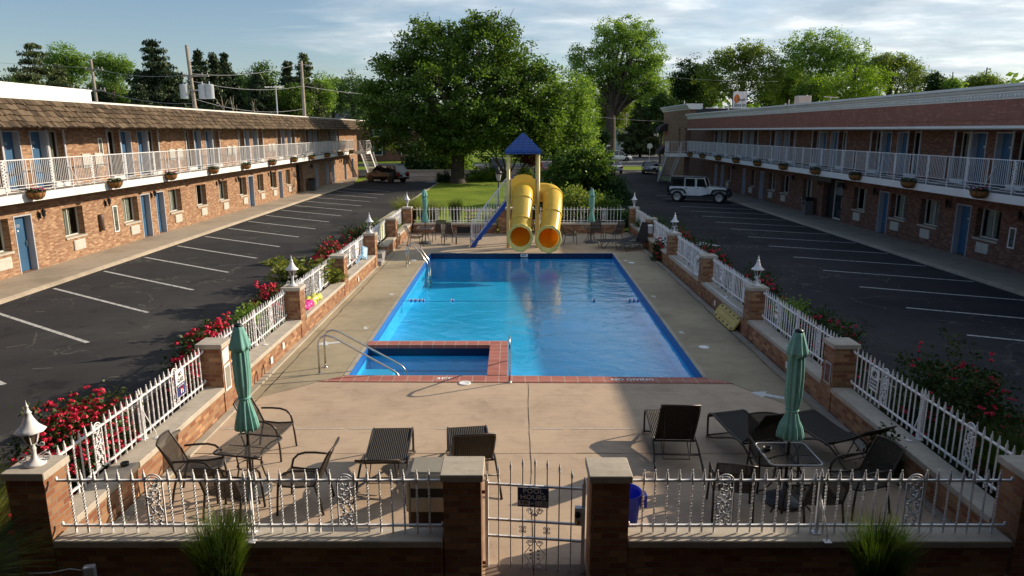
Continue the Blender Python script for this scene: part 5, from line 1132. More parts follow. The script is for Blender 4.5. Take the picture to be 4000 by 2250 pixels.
# stair
m = MB(); n = 9
for i in range(n): x = -1.75+1.55*(i+.5)/n; z = 1.95*(i+1)/(n); m.box(x-.12,x+.12,30.86,31.5,z-.04,z)
m.build('stair_treads', M_['blueplastic'], ST, world=True)
for y in (30.82,31.52):
    m = MB(); pts = [(-1.85,0),(-1.6,0)]
    for i in range(7): pts += [(-1.66+.2*i+.12, .25*i+.10),(-1.66+.2*i+.2, .25*i+.29)]
    pts += [(-.2,1.85),(-.2,2.02),(-.3,2.0)]; m.prismy(pts, y-.02, y+.02); m.build('stair_stringer', M_['blueplastic'], ST, world=True)
    m = MB(); rail_run(m, (-1.78,y,-.0),(-.24,y,1.95),1.02,14,.014); m.build('stair_railing', M_['white'], ST, world=True)
m = MB(); m.tube([(.40,29.75,0),(.40,29.75,1.02)], .04, 10).build('slide_support', M_['yellowpost'], ST, world=True); MB().tube([(1.64,29.8,0),(1.64,29.8,.95)], .04, 10).build('slide_support', M_['yellowpost'], ST, world=True)

# ------------------------------------------------------------------ signs and small things along the fences
def fsign(name, label, X, s, y, z0, z1, w, base, rows, grp=None, lower=None):
    """flat sign on the fence facing +x (s=1) or -x (s=-1); rows = (text,size,z,mat[,sx])"""
    t = thing(name, label, 'sign', (X,y,(z0+z1)/2), 0, grp); a = (X-.003*s, X+.003*s); zc = (z0+z1)/2
    m = MB(); m.box(-.004,.004,-w/2,w/2,z0-zc,z1-zc); m.build('panel', M_[base], t)
    if lower: m = MB(); m.box(*sorted((s*.0042,s*.006)),-w/2+.01,w/2-.01,z0-zc+.01,lower-zc); m.build('lower_band', M_['letblue'], t)
    for r in rows: text(r[0], r[1], frame((s*.0075,0,r[2]-zc),(0,s,0),(0,0,1)), M_[r[3]], 'lettering', t, sx=(r[4] if len(r)>4 else 1), world=False, ext=.001)
    return t
t = fsign('no_glass_sign','white and blue NO GLASS sign on the left fence',-5.46,1,11.07,.72,1.19,.30,'signwhite',[('NO',.10,1.10,'letter',.8),('GLASS',.10,1.0,'letter',.75),('IN POOL AREA',.035,.91,'letwhite',.9)],lower=.94)
m = MB(); m.bar((.011,-.05,-.19),(.011,.05,-.07),.012).bar((.012,.05,-.19),(.012,-.05,-.07),.012); m.build('red_cross', M_['signred'], t)
MB().bar((.009,-.025,-.18),(.009,-.025,-.1),.02).bar((.009,.03,-.18),(.009,.03,-.12),.02).build('bottle_symbol', M_['letwhite'], t)
t = fsign('no_glass_notice','white NO GLASS ALLOWED notice with a crossed circle on the right fence',6.03,-1,11.2,.76,1.14,.27,'signwhite',[('NO GLASS',.055,.935,'letter',.8),('ALLOWED',.055,.875,'letter',.8),('IN POOL AREA',.045,.815,'letter',.75)])
MB().tube([(-.009,.055*cos(a),.10+.055*sin(a)) for a in [2*pi*k/20 for k in range(20)]], .006, 5, closed=True).bar((-.009,-.038,.138),(-.009,.038,.062),.008).bar((-.008,0,.07),(-.008,.005,.13),.018).build('prohibition_symbol', M_['letter'], t)
fsign('red_warning_sign','small sign with a red top on the left fence by the fern shrub',-5.46,1,20.5,.72,1.1,.25,'signwhite',[('DANGER',.06,1.02,'signred',.8)])
fsign('tall_white_sign','tall narrow white sign on the left fence before the fern shrub',-5.46,1,19.75,.55,1.1,.16,'signwhite',[('POOL',.05,1.0,'letter'),('RULES',.04,.93,'letter')])
fsign('pool_rules_sign','large notice with pale blue top and orange lettering on the left fence',-5.46,1,24.7,.5,1.15,.5,'signwhite',[('POOL RULES',.08,.93,'signor',.8),('NO RUNNING',.05,.82,'signor',.8),('NO DIVING',.05,.74,'signor',.8),('NO FOOD',.05,.66,'signor',.8),('WARNING',.06,.56,'signred',.9)])
fsign('slim_white_sign','slim white sign on the left fence beside the orange-lettered notice',-5.46,1,23.55,.62,1.12,.2,'signwhite',[('NOTICE',.05,1.0,'letter',.8)])
M_['paleyellow'] = simple('pale_board', (.55,.58,.36), .6, var=.15, scale=6)
t = fsign('notice_board','pale yellow notice board with red heading on the far left fence',-5.44,1,29.6,.55,1.18,.8,'paleyellow',[('RESCUE',.09,1.05,'signred',.8),('BREATHING',.05,.92,'letter',.8)])
fsign('pink_danger_sign','sign with dark top and pink band on the near right fence',6.06,-1,15.75,.80,1.12,.22,'signwhite',[('NO',.08,1.05,'letter'),('DIVING',.07,.93,'signred',.8)])
t = fsign('pink_bordered_sign','pink bordered white notice on the right fence before the lantern',6.07,-1,20.2,.75,1.12,.26,'signwhite',[('WARNING',.05,1.05,'signred',.8),('NO LIFEGUARD',.035,.95,'letblue',.8),('ON DUTY',.035,.88,'letblue',.8)])
fsign('oval_white_sign','narrow white and blue notice beside the right lantern pillar',6.05,-1,17.75,.62,1.12,.18,'signwhite',[('POOL',.05,.95,'letblue',.9),('SHOWER',.035,.8,'letblue',.8)])
fsign('blue_white_sign','blue and white notice on the right fence above the life ring',6.09,-1,22.6,.62,1.15,.28,'signwhite',[('IN CASE',.05,1.0,'letblue',.8)])
t = thing('paper_notice', 'white paper notice above a framed plate on the second left pillar', 'notice', (xin(-1,12.27)+.004,12.23,.75))
m = MB(); m.add([(.0,-.13,.15),(.004,.13,.18),(.012,.12,.45),(.006,-.15,.42)], [(0,1,2,3)]); m.build('paper', M_['signwhite'], t)
for k in range(7): pass
m = MB(); [m.box(.009,.011,-.09,.08,.2+.03*k,.207+.03*k) for k in range(7)]; m.build('print_lines', M_['jamb'], t)
m = MB(); m.box(0,.012,-.13,.13,-.35,.13); m.build('plate_frame', M_['signwhite'], t); MB().box(.012,.016,-.10,.10,-.31,.09).build('plate', simple('grey_plate', (.25,.24,.2), .5), t)
t = thing('plate', 'framed grey plate on the second right pillar', 'notice plate', (xin(1,12.27)-.004,12.23,.72)); MB().box(-.012,0,-.12,.12,-.2,.2).build('plate_frame', M_['jamb'], t); MB().box(-.016,-.012,-.09,.09,-.17,.17).build('plate', M_['brick_r'], t)
for k,(x,y,z,s,lab) in enumerate(((xin(-1,14.5),14.5,.2,1,'square white outlet cover low on the left wall beside the parasol'),(xin(-1,15.1),15.3,.28,1,'oval white cover on the left wall past the square cover'),(xin(-1,23),23.0,.2,1,'small white cover on the left wall before the blue chair'),(xin(1,19.4),19.6,.22,-1,'small pale cover on the right wall beyond the rescue board'),(xin(1,14),14.1,.22,-1,'square pale cover on the right wall behind the parasol'))):
    o = tag(MB().box(*sorted((0,s*.015)),-.06,.06,-.07,.07).box(*sorted((s*.015,s*.02)),-.035,.035,-.045,.045).build('outlet_cover', M_['signwhite']), lab, 'outlet cover', 'outlet covers on the low walls'); o.location = (x,y,z)
# rescue board
t = thing('rescue_board', 'yellow spine board with black hand slots leaning on the right wall', 'rescue board', (5.56,18.15,.02))
M = Matrix.Translation((0,0,0)) @ Matrix.Rotation(radians(-57),4,'Y') ; m = MB(); W,Lb = .43,.86
pts = [(-.0,-Lb*.8),(.06,-Lb),(W-.06,-Lb),(W,-Lb*.8),(W,Lb*.75),(W-.08,Lb),(.08,Lb),(0,Lb*.75)]
m.prism(pts, -.025, .025); m.xf(Matrix.Rotation(radians(-57),4,'Y')); m.build('board', simple('pale_yellow_board', (.55,.43,.13), .5, var=.12), t, bevel=.01)
m = MB()
for y in (-.72,-.4,-.05,.3,.62):
    for x in (.04,W-.09): m.prism([(x,y-.05),(x+.05,y-.05),(x+.05,y+.05),(x,y+.05)], .027, .03)
for x in (.13,W-.15): m.prism([(x,-.6),(x+.01,-.6),(x+.01,.6),(x,.6)], .026, .028)
m.xf(Matrix.Rotation(radians(-57),4,'Y')); m.build('hand_slot', M_['black'], t)
t = thing('life_ring', 'white life ring hanging on the right fence beside a pillar', 'life ring', (5.93,22.05,.78))
m = MB(); m.tube([(0,.29*cos(a),.33*sin(a)) for a in [2*pi*k/28 for k in range(28)]], .075, 10, closed=True); m.xf(Matrix.Rotation(radians(8),4,'Z')); m.build('ring', M_['white'], t); MB().tube([(-.05,-.1,-.35),(-.1,-.25,-.45),(-.02,-.5,-.27)], .012, 5).build('rope', M_['signwhite'], t)
m = MB(); [m.tube([(.0+.08*cos(b)*0,(.29+.08*cos(b))*cos(a),(.33+.08*cos(b))*sin(a)) if False else (.082*sin(b),(.29+.082*cos(b))*cos(a),(.33+.082*cos(b))*sin(a)) for b in [2*pi*k/10 for k in range(10)]], .008, 4, closed=True) for a in (.8,2.4,4,5.5)]; m.build('band', M_['letblue'], t)
for (y0,y1,lab) in ((17.3,20.9,'long white pool pole lying on the right coping before the life ring'),(21.9,25.6,'long white pool pole lying on the right coping beyond the life ring')):
    o = tag(MB().tube([(0,0,0),(0,y1-y0,0)], .02, 8).build('pool_pole', M_['white']), lab, 'pool pole', 'white pool poles on the right wall'); o.location = (xin(1,y0)+.06,y0,.52)
t = thing('soap_dispenser', 'white box hanging on the far right fence by the sixth pillar', 'dispenser', (5.86,29.9,.75)); MB().cbox(-.08,.08,-.1,.1,0,.3,.02).build('body', M_['jamb'], t); MB().cbox(-.1,.1,-.12,.12,.3,.36,.02).build('lid', M_['white'], t)
# inflatable float
t = thing('pool_float', 'crumpled pink and yellow pool float on the left wall coping', 'pool float', (-5.33,18.3,.5)); rs = random.Random(4)
for nm, col, ys in (('pink_tube',(.75,.06,.3),(-.75,-.15)),('yellow_tube',(.62,.62,.12),(-.15,.75))):
    mt = simple(nm+'_vinyl', col, .3, var=.35, scale=9); m = MB()
    for q_ in (-.07,.05):
        m.tube([(q_+rs.uniform(-.03,.03),ys[0]+(ys[1]-ys[0])*i/14,.05+rs.uniform(0,.07)) for i in range(15)], [.02]+[rs.uniform(.045,.10) for _ in range(13)]+[.02], 10)
    m.build(nm, mt, t)
t = thing('folding_seat', 'pale blue folding seat propped on the left wall coping', 'folding chair', (-5.32,24.9,.5)); LB = simple('pale_blue_plastic', (.12,.33,.55), .5)
m = MB(); M = Matrix.Translation((0.04,.15,.24)) @ Matrix.Rotation(radians(-30),4,'X') @ Matrix.Rotation(radians(55),4,'Z'); m.obox(M,.13,.02,.22); m.build('seat_panel', LB, t); m = MB(); m.obox(M @ Matrix.Translation((0,-.03,0)),.09,.008,.17); m.build('inner_panel', simple('light_blue', (.3,.5,.65), .5), t)
MB().bar((.02,.1,.25),(-.05,-.85,.03),.045).build('leg', LB, t)
# garden lanterns, picnic tables
def post_lamp(x, y, h, label, mat='black'):
    t = thing('garden_lamp', label, 'lamp post', (x,y,0), 0, 'black post lamps in the grounds'); MB().tube([(0,0,0),(0,0,h)], .04, 8).build('post', M_[mat], t)
    MB().lathe([(.05,h),(.10,h+.05),(.17,h+.38),(.0,h+.38)], 6, smooth=False).build('glass', lg2, t); m = MB(); [m.bar((.1*cos(a),.1*sin(a),h+.05),(.18*cos(a),.18*sin(a),h+.38),.02) for a in [2*pi*k/6 for k in range(6)]]; m.lathe([(.22,h+.38),(.15,h+.5),(.06,h+.58),(.03,h+.62),(.02,h+.75),(0,h+.78)], 12); m.build('cap', M_[mat], t)
post_lamp(-.72,38.6,2.35,'black lantern lamp on the lawn behind the slide stair'); post_lamp(-16.5,118,2.6,'distant thin garden lamp on the far grass at left')
def picnic(x, y, label):
    t = thing('picnic_table', label, 'picnic table', (x,y,.06), 0, 'wooden picnic tables behind the back fence')
    m = MB(); [m.box(-.95,.95,-.4+.16*k,-.26+.16*k,.72,.76) for k in range(5)]; m.build('tabletop', M_['wood'], t)
    for yy in (-.75,.75): MB().box(-.95,.95,yy-.12,yy+.12,.42,.46).build('bench', M_['wood'], t)
    for xx in (-.7,.7): MB().bar((xx,-.7,0),(xx,-.2,.72),.07).bar((xx,.7,0),(xx,.2,.72),.07).bar((xx,-.8,.4),(xx,.8,.4),.06).build('leg', M_['wood'], t)
picnic(-1.6,38.0,'weathered picnic table top showing left of the slide tower'); picnic(2.6,38.6,'picnic table partly hidden behind the right slide tube')
# ------------------------------------------------------------------ vehicles
def wheel(t, x, y, r, w, big=False):
    s = 1 if y > 0 else -1
    m = MB(); m.lathe([(r*.62,-w/2),(r*.9,-w/2),(r,-w*.35),(r,w*.35),(r*.9,w/2),(r*.62,w/2),(r*.62,-w/2)], 24); m.xf(Matrix.Translation((x,y,r)) @ Matrix.Rotation(-s*pi/2,4,'X')); wh = m.build('wheel', M_['tyre'], t)
    m = MB(); m.lathe([(0,w*.18),(r*.12,w*.22),(r*.16,w*.2),(r*.16,w*.1)],12); m.lathe([(r*.56,w*.46),(r*.62,w*.48),(r*.62,-w*.1),(r*.55,-w*.1)],24)
    for k in range(5): a = 2*pi*k/5; m.bar((r*.1*cos(a),r*.1*sin(a),w*.2),(r*.58*cos(a),r*.58*sin(a),w*.4),r*.17,w*.12)
    m.xf(Matrix.Translation((x,y,r)) @ Matrix.Rotation(-s*pi/2,4,'X')); o = m.build('rim', M_['rim']); o.parent = wh
    o = MB().lathe([(0,-.01),(r*.56,-.01),(r*.56,.0),(0,.0)],16).xf(Matrix.Translation((x,y,r)) @ Matrix.Rotation(-s*pi/2,4,'X')).build('brake_disc', M_['black']); o.parent = wh
def car(label, x, y, hd, L, W, H, kind, mat, cat='car', plate=True):
    t = thing('parked_'+('suv' if kind=='suv' else 'car'), label, cat, (x,y,-.02), hd, 'cars in the motel grounds'); hl = L/2; w = W/2
    if kind == 'suv': st = [(-hl,.52,.78,.9),(-hl+.12,.45,1.0,.97),(-hl+.5,.35,1.05,1),(-.3*L,.3,1.04,1),(0,.28,1.02,1),(.17*L,.28,1.01,1),(.25*L,.3,1.0,1),(.38*L,.35,.93,.98),(hl-.15,.42,.80,.9),(hl,.5,.66,.78)]; gh = [(-hl+.12,1.02),(-hl+.62,H),(.02*L,H+.02),(.14*L,H-.08),(.29*L,1.0)]
    else: st = [(-hl,.5,.8,.84),(-hl+.15,.42,.93,.95),(-.33*L,.3,.97,1),(-.15*L,.27,.95,1),(.1*L,.26,.93,1),(.22*L,.28,.91,1),(.38*L,.33,.84,.97),(hl-.15,.4,.72,.88),(hl,.45,.6,.75)]; gh = [(-.36*L,.96),(-.2*L,H-.06),(-.04*L,H),(.06*L,H-.04),(.24*L,.92)]
    m = MB(); R_ = []
    for (sx,zb,zt,k) in st:
        ww = w*k; R_.append([(sx,-ww*.94,zb),(sx,-ww,zb+.12),(sx,-ww,zt-.18),(sx,-ww*.97,zt-.06),(sx,-ww*.88,zt),(sx,0,zt+.03),(sx,ww*.88,zt),(sx,ww*.97,zt-.06),(sx,ww,zt-.18),(sx,ww,zb+.12),(sx,ww*.94,zb)])
    n = len(R_[0]); vs = [p for r in R_ for p in r]; fs = [(i*n+k,i*n+(k+1)%n,(i+1)*n+(k+1)%n,(i+1)*n+k) for i in range(len(R_)-1) for k in range(n)] + [tuple(range(n)), tuple((len(R_)-1)*n+k for k in range(n-1,-1,-1))]
    m.add(vs, fs, True); bd = m.build('body', M_[mat], t)
    m = MB(); ng = len(gh); top = [(sx, (.86 if 0<i<ng-1 else .97)*w*.93, z) for i,(sx,z) in enumerate(gh)]
    zbelt = 1.0 if kind=='suv' else .92
    lo = [(sx, w*.92, min(z, zbelt)) for sx,z in gh]
    for s in (-1,1):
        P = [(gh[0][0],s*w*.9,zbelt)] + [(a,s*(w*.72 if 0<i<ng-1 else w*.9),z) for i,(a,z) in enumerate(gh)][1:-1] + [(gh[-1][0],s*w*.9,zbelt)]
        m.add(P, [tuple(range(len(P)))])
    for i in range(ng-1):
        a = gh[i]; b = gh[i+1]; wa = w*.72 if 0<i<ng-1 else w*.9; wb = w*.72 if 0<i+1<ng-1 else w*.9
        if i in (0, ng-2): m.quad((a[0],-wa,a[1]),(a[0],wa,a[1]),(b[0],wb,b[1]),(b[0],-wb,b[1]))
    m.build('windows', M_['carglass'], t)
    m = MB()
    for i in range(1, ng-2):
        a = gh[i]; b = gh[i+1]; m.quad((a[0]-.03,-w*.74,a[1]+.012),(a[0]-.03,w*.74,a[1]+.012),(b[0]+.03,w*.74,b[1]+.012),(b[0]+.03,-w*.74,b[1]+.012))
        for s in (-1,1): m.bar((a[0],s*w*.735,a[1]-.01),(b[0],s*w*.735,b[1]-.01),.05)
    for s in (-1,1):
        for i in (0,ng-2): a=gh[i]; b=gh[i+1]; wa = w*.745 if 0<i<ng-1 else w*.9; wb = w*.745 if 0<i+1<ng-1 else w*.9; m.bar((a[0],s*wa,a[1]),(b[0],s*wb,b[1]),.06)
        for f in ((-.18,.02) if kind=='suv' else (-.08,)): m.bar((f*L,s*w*.92,zbelt-.02),(f*L+.03,s*w*.74,H-.03),.05)
    m.build('roof', M_[mat], t)
    for s in (-1,1):
        for fx in (-.30*L, .31*L):
            wheel(t, fx, s*(w-.10), .34 if kind=='suv' else .32, .22)
            m = MB(); m.lathe([(.37 if kind!='suv' else .39,-.02),(.37 if kind!='suv' else .39,.012),(.3,.012)],20); m.xf(Matrix.Translation((fx,s*(w-.0),.34)) @ Matrix.Rotation(-s*pi/2,4,'X')); m.build('wheel_arch', M_['black'], t)
        m = MB(); m.cbox(-.09,.09,-.06,.06,0,.13,.03); m.xf(Matrix.Translation((.2*L,s*(w+.06),zbelt))); m.build('mirror', M_[mat], t)
        MB().box(-hl-.012,-hl+.14,*sorted((s*w*.62,s*w*.9)),.68,1.0 if kind=='suv' else .88).build('tail_light', M_['taillight'], t); MB().box(hl-.2,hl-.02,*sorted((s*w*.5,s*w*.8)),.58,.72).build('headlight', M_['headlight'], t)
        m = MB()
        for f in (-.13,.07): m.box(f*L,f*L+.16,*sorted((s*(w+.0),s*(w+.02))),.82,.85)
        m.build('door_handle', M_['black'], t)
    MB().cbox(-hl-.06,-hl+.15,-w*.85,w*.85,.36,.6,.04).cbox(hl-.15,hl+.05,-w*.72,w*.72,.3,.52,.04).build('bumper', M_[mat], t)
    if plate: MB().box(-hl-.075,-hl-.061,-.25,.25,.62,.76).build('licence_plate', M_['signwhite'], t)
    return t
hd = lambda dx,dy: atan2(dy,dx)
car('dark brown hatch-backed SUV parked by the far left stairs', -12.5, 71.6, hd(-.83,.56), 4.5,1.82,1.68,'suv','c_brown','SUV')
car('pale silver sedan seen from behind at the far kerb', 12.1, 87.6, hd(-.12,1), 4.7,1.82,1.45,'sedan','c_silver')
car('glossy black sedan facing the camera at the far kerb', 16.6, 86.2, hd(-.12,-1), 4.7,1.88,1.44,'sedan','c_dark')
car('white SUV half hidden behind the forked tree trunk', 17.6, 121, hd(1,.08), 4.8,1.9,1.75,'suv','c_white','SUV')
car('dark pickup-like SUV seen left of the slide roof post', -1.7, 84.5, hd(.1,-1), 4.9,1.95,1.85,'suv','c_dark','SUV')
car('red and dark car right behind the slide tower', 4.0, 83.5, hd(.3,-1), 4.6,1.85,1.5,'sedan','c_red')
car('pale car behind the tall tree across the street', 31, 160, hd(1,0), 4.8,1.9,1.7,'suv','c_white','SUV'); car('light blue car across the street under trees', 35.5, 163, hd(1,0), 4.8,1.9,1.45,'sedan','c_blue')
car('white car with its bright roof hidden behind the green shrubs', 7.6, 88.5, hd(-.1,1), 4.6,1.85,1.6,'suv','c_silver','SUV')
# jeep-like off-roader
J = thing('off_roader', 'white boxy off-roader with black hardtop parked at the right motel', 'off-roader', (13.45,51.25,-.02), hd(2.51,-1.10)); s_ = 1
WH = M_['c_white']; BK = simple('black_plastic', (.018,.02,.024), .55); w = .80
m = MB(); m.prismy([(-2.0,.62),(-2.0,1.12),(.62,1.13),(.62,.62),(.2,.50),(-.95,.50)], -w, w); m.build('body', WH, J, bevel=.03)
m = MB(); m.prismy([(.62,.62),(.62,1.14),(1.9,1.05),(1.93,.98),(1.93,.62)], -.66, .66); m.build('hood', WH, J, bevel=.03)
m = MB(); m.prismy([(-1.98,1.12),(-1.93,1.80),(.36,1.80),(.52,1.74),(-.98,1.74),(-.98,1.12)], -.70, .70); m.box(-1.95,.36,-.70,.70,1.74,1.81); m.build('hardtop', BK, J, bevel=.02)
for s in (-1,1): MB().box(-1.80,-1.08,*sorted((s*.705,s*.712)),1.22,1.66).build('rear_window', M_['carglass'], J)

for s in (-1,1):
    for (a,b,nm) in ((-.95,-.17,'rear'),(-.14,.66,'front')):
        m = MB(); y0,y1 = sorted((s*.70,s*.74)); f=.05
        top_b = b if nm=='rear' else b-.22
        m.box(a,a+f,y0,y1,1.13,1.74); m.bar((b-f/2,(y0+y1)/2,1.13),(top_b-f/2,(y0+y1)/2,1.74),f,.04); m.box(a,top_b,y0,y1,1.70,1.75)
        m.box(a,b,*sorted((s*.802,s*.812)),.60,1.11); d = m.build('door', WH, J)
        q = MB().add([(a+f,s*.71,1.14),(b-f,s*.71,1.14),(top_b-f,s*.71,1.70),(a+f,s*.71,1.70)],[(0,1,2,3)]).build('door_window', M_['carglass']); q.parent = d
        q = MB().box(a+.06,a+.22,*sorted((s*.815,s*.84)),1.0,1.035).build('handle', BK); q.parent = d
    for fx in (-1.42,1.50):
        wheel(J, fx, s*.74, .41, .25)
        pts = [(fx-.62,.62),(fx-.5,.93),(fx-.25,1.0),(fx+.28,1.0),(fx+.5,.93),(fx+.66,.66),(fx+.56,.64),(fx+.42,.84),(fx+.2,.9),(fx-.2,.9),(fx-.4,.82),(fx-.52,.6)]
        m = MB(); m.prismy(pts, *sorted((s*.66,s*.93))); m.build('fender_flare', BK, J)
    m = MB(); m.cbox(-.05,.08,-.1,.1,0,.2,.02); m.xf(Matrix.Translation((.52,s*.93,1.12))); m.build('mirror', BK, J)
    m = MB(); m.lathe([(0,0),(.1,0),(.1,.03),(0,.04)],14); m.xf(Matrix.Translation((1.93,s*.42,.88)) @ Matrix.Rotation(pi/2,4,'Y')); m.build('headlight', M_['headlight'], J)
m = MB(); m.prismy([(.55,1.14),(.62,1.14),(.40,1.76),(.34,1.76)], -.70, .70); m.build('windscreen', M_['carglass'], J); m = MB(); [m.bar((.63,s*.7,1.12),(.40,s*.7,1.76),.05) for s in (-1,1)]; m.bar((.39,-.7,1.76),(.39,.7,1.76),.05); m.build('windscreen_frame', WH, J)
m = MB(); m.box(1.93,1.97,-.5,.5,.62,1.0); [m.box(1.97,1.985,-.3+.1*k,-.26+.1*k,.68,.95) for k in range(7)]; m.build('grille', BK, J); MB().cbox(1.98,2.2,-.85,.85,.45,.66,.04).cbox(-2.15,-2.0,-.8,.8,.45,.62,.04).box(-1.0,1.0,-.72,.72,.42,.52).build('bumper', BK, J)
m = MB(); m.lathe([(.2,-.12),(.36,-.12),(.4,-.06),(.4,.06),(.36,.12),(0,.12)],20); m.xf(Matrix.Translation((-2.14,0,.98)) @ Matrix.Rotation(-pi/2,4,'Y')); m.build('spare_wheel', M_['tyre'], J)
text('WRANGLER', .07, frame((.95,-.668,.80),(1,0,0),(0,0,1)), M_['jamb'], 'lettering', J, world=False, sx=.5) if False else None

# ------------------------------------------------------------------ foliage engine (numpy)
rng = np.random.default_rng(12)
def unit(n): v = rng.normal(size=(n,3)); return v/np.linalg.norm(v,axis=1,keepdims=True)
def quads_mesh(name, C, S, mat, parent, nrm=None, aspect=1.4, up=None):
    n = len(C); nv = unit(n) if nrm is None else nrm; 
    a = unit(n); u = np.cross(nv, a); u /= np.linalg.norm(u,axis=1,keepdims=True)+1e-9; v = np.cross(nv, u)
    if up is not None: v = up; u = np.cross(v, unit(n)); u /= np.linalg.norm(u,axis=1,keepdims=True)+1e-9
    S = np.asarray(S).reshape(-1,1); u = u*S*.5; v = v*S*.5*aspect
    V = np.stack([C-v, C+u*.9-v*.1, C+v, C-u*.9-v*.1], axis=1).reshape(-1,3).astype(np.float32)
    me = bpy.data.meshes.new(name); me.vertices.add(4*n); me.vertices.foreach_set('co', V.ravel()); me.loops.add(4*n); me.loops.foreach_set('vertex_index', np.arange(4*n, dtype=np.int32))
    me.polygons.add(n); me.polygons.foreach_set('loop_start', np.arange(0,4*n,4,dtype=np.int32)); me.polygons.foreach_set('loop_total', np.full(n,4,dtype=np.int32)); me.update(calc_edges=True); me.materials.append(mat)
    return link(name, me, parent)
def at(u, Y): return (u-2000)/2773*Y
def zt(v, Y): return 5+(510-v)/2773*Y
def tree(label, x, y, blobs, th, tr, mat, nclump, per, spread, size, bark='bark', seed=0, cat='tree', limbs=9, name='broadleaf_tree', fork=None, trunk_top=None, group=None, bare=0):
    """blobs: (dx,dy,z,rx,ry,rz) ellipsoids of crown; th: height where limbs start"""
    rs = random.Random(seed); t = thing(name, label, cat, (x,y,0), 0, group)
    vol = np.array([b[3]*b[4]*b[5] for b in blobs])**.67; pr = vol/vol.sum(); idx = rng.choice(len(blobs), nclump, p=pr); B = np.array(blobs)
    d = unit(nclump); r = rng.random(nclump)**.38; jit = 1+.10*rng.normal(size=nclump)
    C = B[idx,:3] + d*B[idx,3:6]*(r*jit)[:,None]
    C = C[C[:,2] > .5]
    n = len(C); L = np.repeat(C, per, axis=0) + np.clip(rng.normal(size=(n*per,3)),-1.7,1.7)*np.array([1,1,.62])*spread*np.repeat(rng.uniform(.55,1.35,n),per)[:,None]
    L[:,2] = np.maximum(L[:,2], .25); nr = unit(len(L)); nr[:,2] = np.abs(nr[:,2])+.35; nr /= np.linalg.norm(nr,axis=1,keepdims=True)
    quads_mesh('crown', L, size*rng.uniform(.6,1.3,len(L)), mat, t, nr)
    m = MB(); tt = trunk_top or th*1.5
    m.tube([(0,0,-.1),(0,0,.05),(0,0,.5),(rs.uniform(-.1,.1)*tr,0,th*.5),(rs.uniform(-.2,.2),rs.uniform(-.2,.2),th),(rs.uniform(-.4,.4),0,tt)], [tr*1.7,tr*1.45,tr*1.08,tr,tr*.92,tr*.35], 12)
    tops = C[rng.choice(n, min(limbs*4, n), replace=False)]
    for k in range(min(limbs, n)):
        p = tops[k]; q = Vector((0,0,th*rs.uniform(.8,1.05))); e = Vector(p); mid = q.lerp(e,.45)+Vector((0,0,(e.z-q.z)*.12)); m.tube([q, q.lerp(mid,.5)+Vector((rs.uniform(-.2,.2),rs.uniform(-.2,.2),0)), mid, e], [tr*.5,tr*.34,tr*.22,tr*.06], 7)
        for j in range(2): f = Vector(tops[(limbs+k*2+j)%len(tops)]); 
        g_ = Vector(tops[(limbs+k) % len(tops)]); m.tube([mid, mid.lerp(g_,.5)+Vector((0,0,.3)), g_], [tr*.18,tr*.11,tr*.03], 5)
    for k in range(bare): # bare twigs sticking out
        p = Vector(C[rs.randrange(n)]); o = Vector((p.x,p.y,p.z-th)).normalized(); m.tube([p-o*.8, p+o*.5, p+o*1.2+Vector((rs.uniform(-.3,.3),0,rs.uniform(0,.4)))], [.05,.03,.01], 4)
    m.build('trunk', M_[bark], t); return t
def spruce(label, x, y, H, Rb, mat='spruce', z0=1.5, seed=0, dens=1.0, droop=.25, gap=1.0, size=.28, group=None, powr=.85):
    rs = np.random.default_rng(seed); t = thing('spruce_tree', label, 'conifer', (x,y,0), 0, group); Cs = []; Us = []; m = MB(); lv = int((H-z0)/(.58*gap)); 
    m.tube([(0,0,-.1),(0,0,H*.5),(0,0,H*.97)], [.32,.2,.03], 8)
    for i in range(lv):
        f = i/lv; z = z0+(H-z0)*f; rad = Rb*(1-f)**powr*rs.uniform(.7,1.15)+.15; nb = max(5,int(11-5*f))
        for k in range(nb):
            a = rs.uniform(0,2*pi); l = rad*rs.uniform(.65,1.15); n = int(max(8, l*22*dens)); s = np.linspace(.12,1,n); 
            P = np.stack([np.cos(a)*l*s, np.sin(a)*l*s, z - droop*l*s*1.3 + (droop*1.15)*l*s**2.4], axis=1)
            side = rs.normal(size=(n,3))*np.array([.2,.2,.10])*(.5+l*.25); Q = P+side; Cs.append(Q); dn = np.tile([0,0,-1.], (n,1))+rs.normal(size=(n,3))*.45+np.array([cos(a)*.6,sin(a)*.6,0]); Us.append(dn)
            if l > 1: m.tube([(0,0,z),tuple(P[n//2]),tuple(P[-1])], [.06,.035,.01], 4)
    C = np.concatenate(Cs); Uv = np.concatenate(Us); Uv /= np.linalg.norm(Uv,axis=1,keepdims=True)
    C = np.repeat(C,4,axis=0)+rng.normal(size=(4*len(C),3))*.13; Uv = np.repeat(Uv,4,axis=0)+rng.normal(size=(4*len(Uv),3))*.3; Uv /= np.linalg.norm(Uv,axis=1,keepdims=True)
    quads_mesh('crown', C, size*rng.uniform(.6,1.3,len(C)), M_[mat], t, up=Uv, aspect=1.9); m.build('trunk', M_['bark'], t); return t

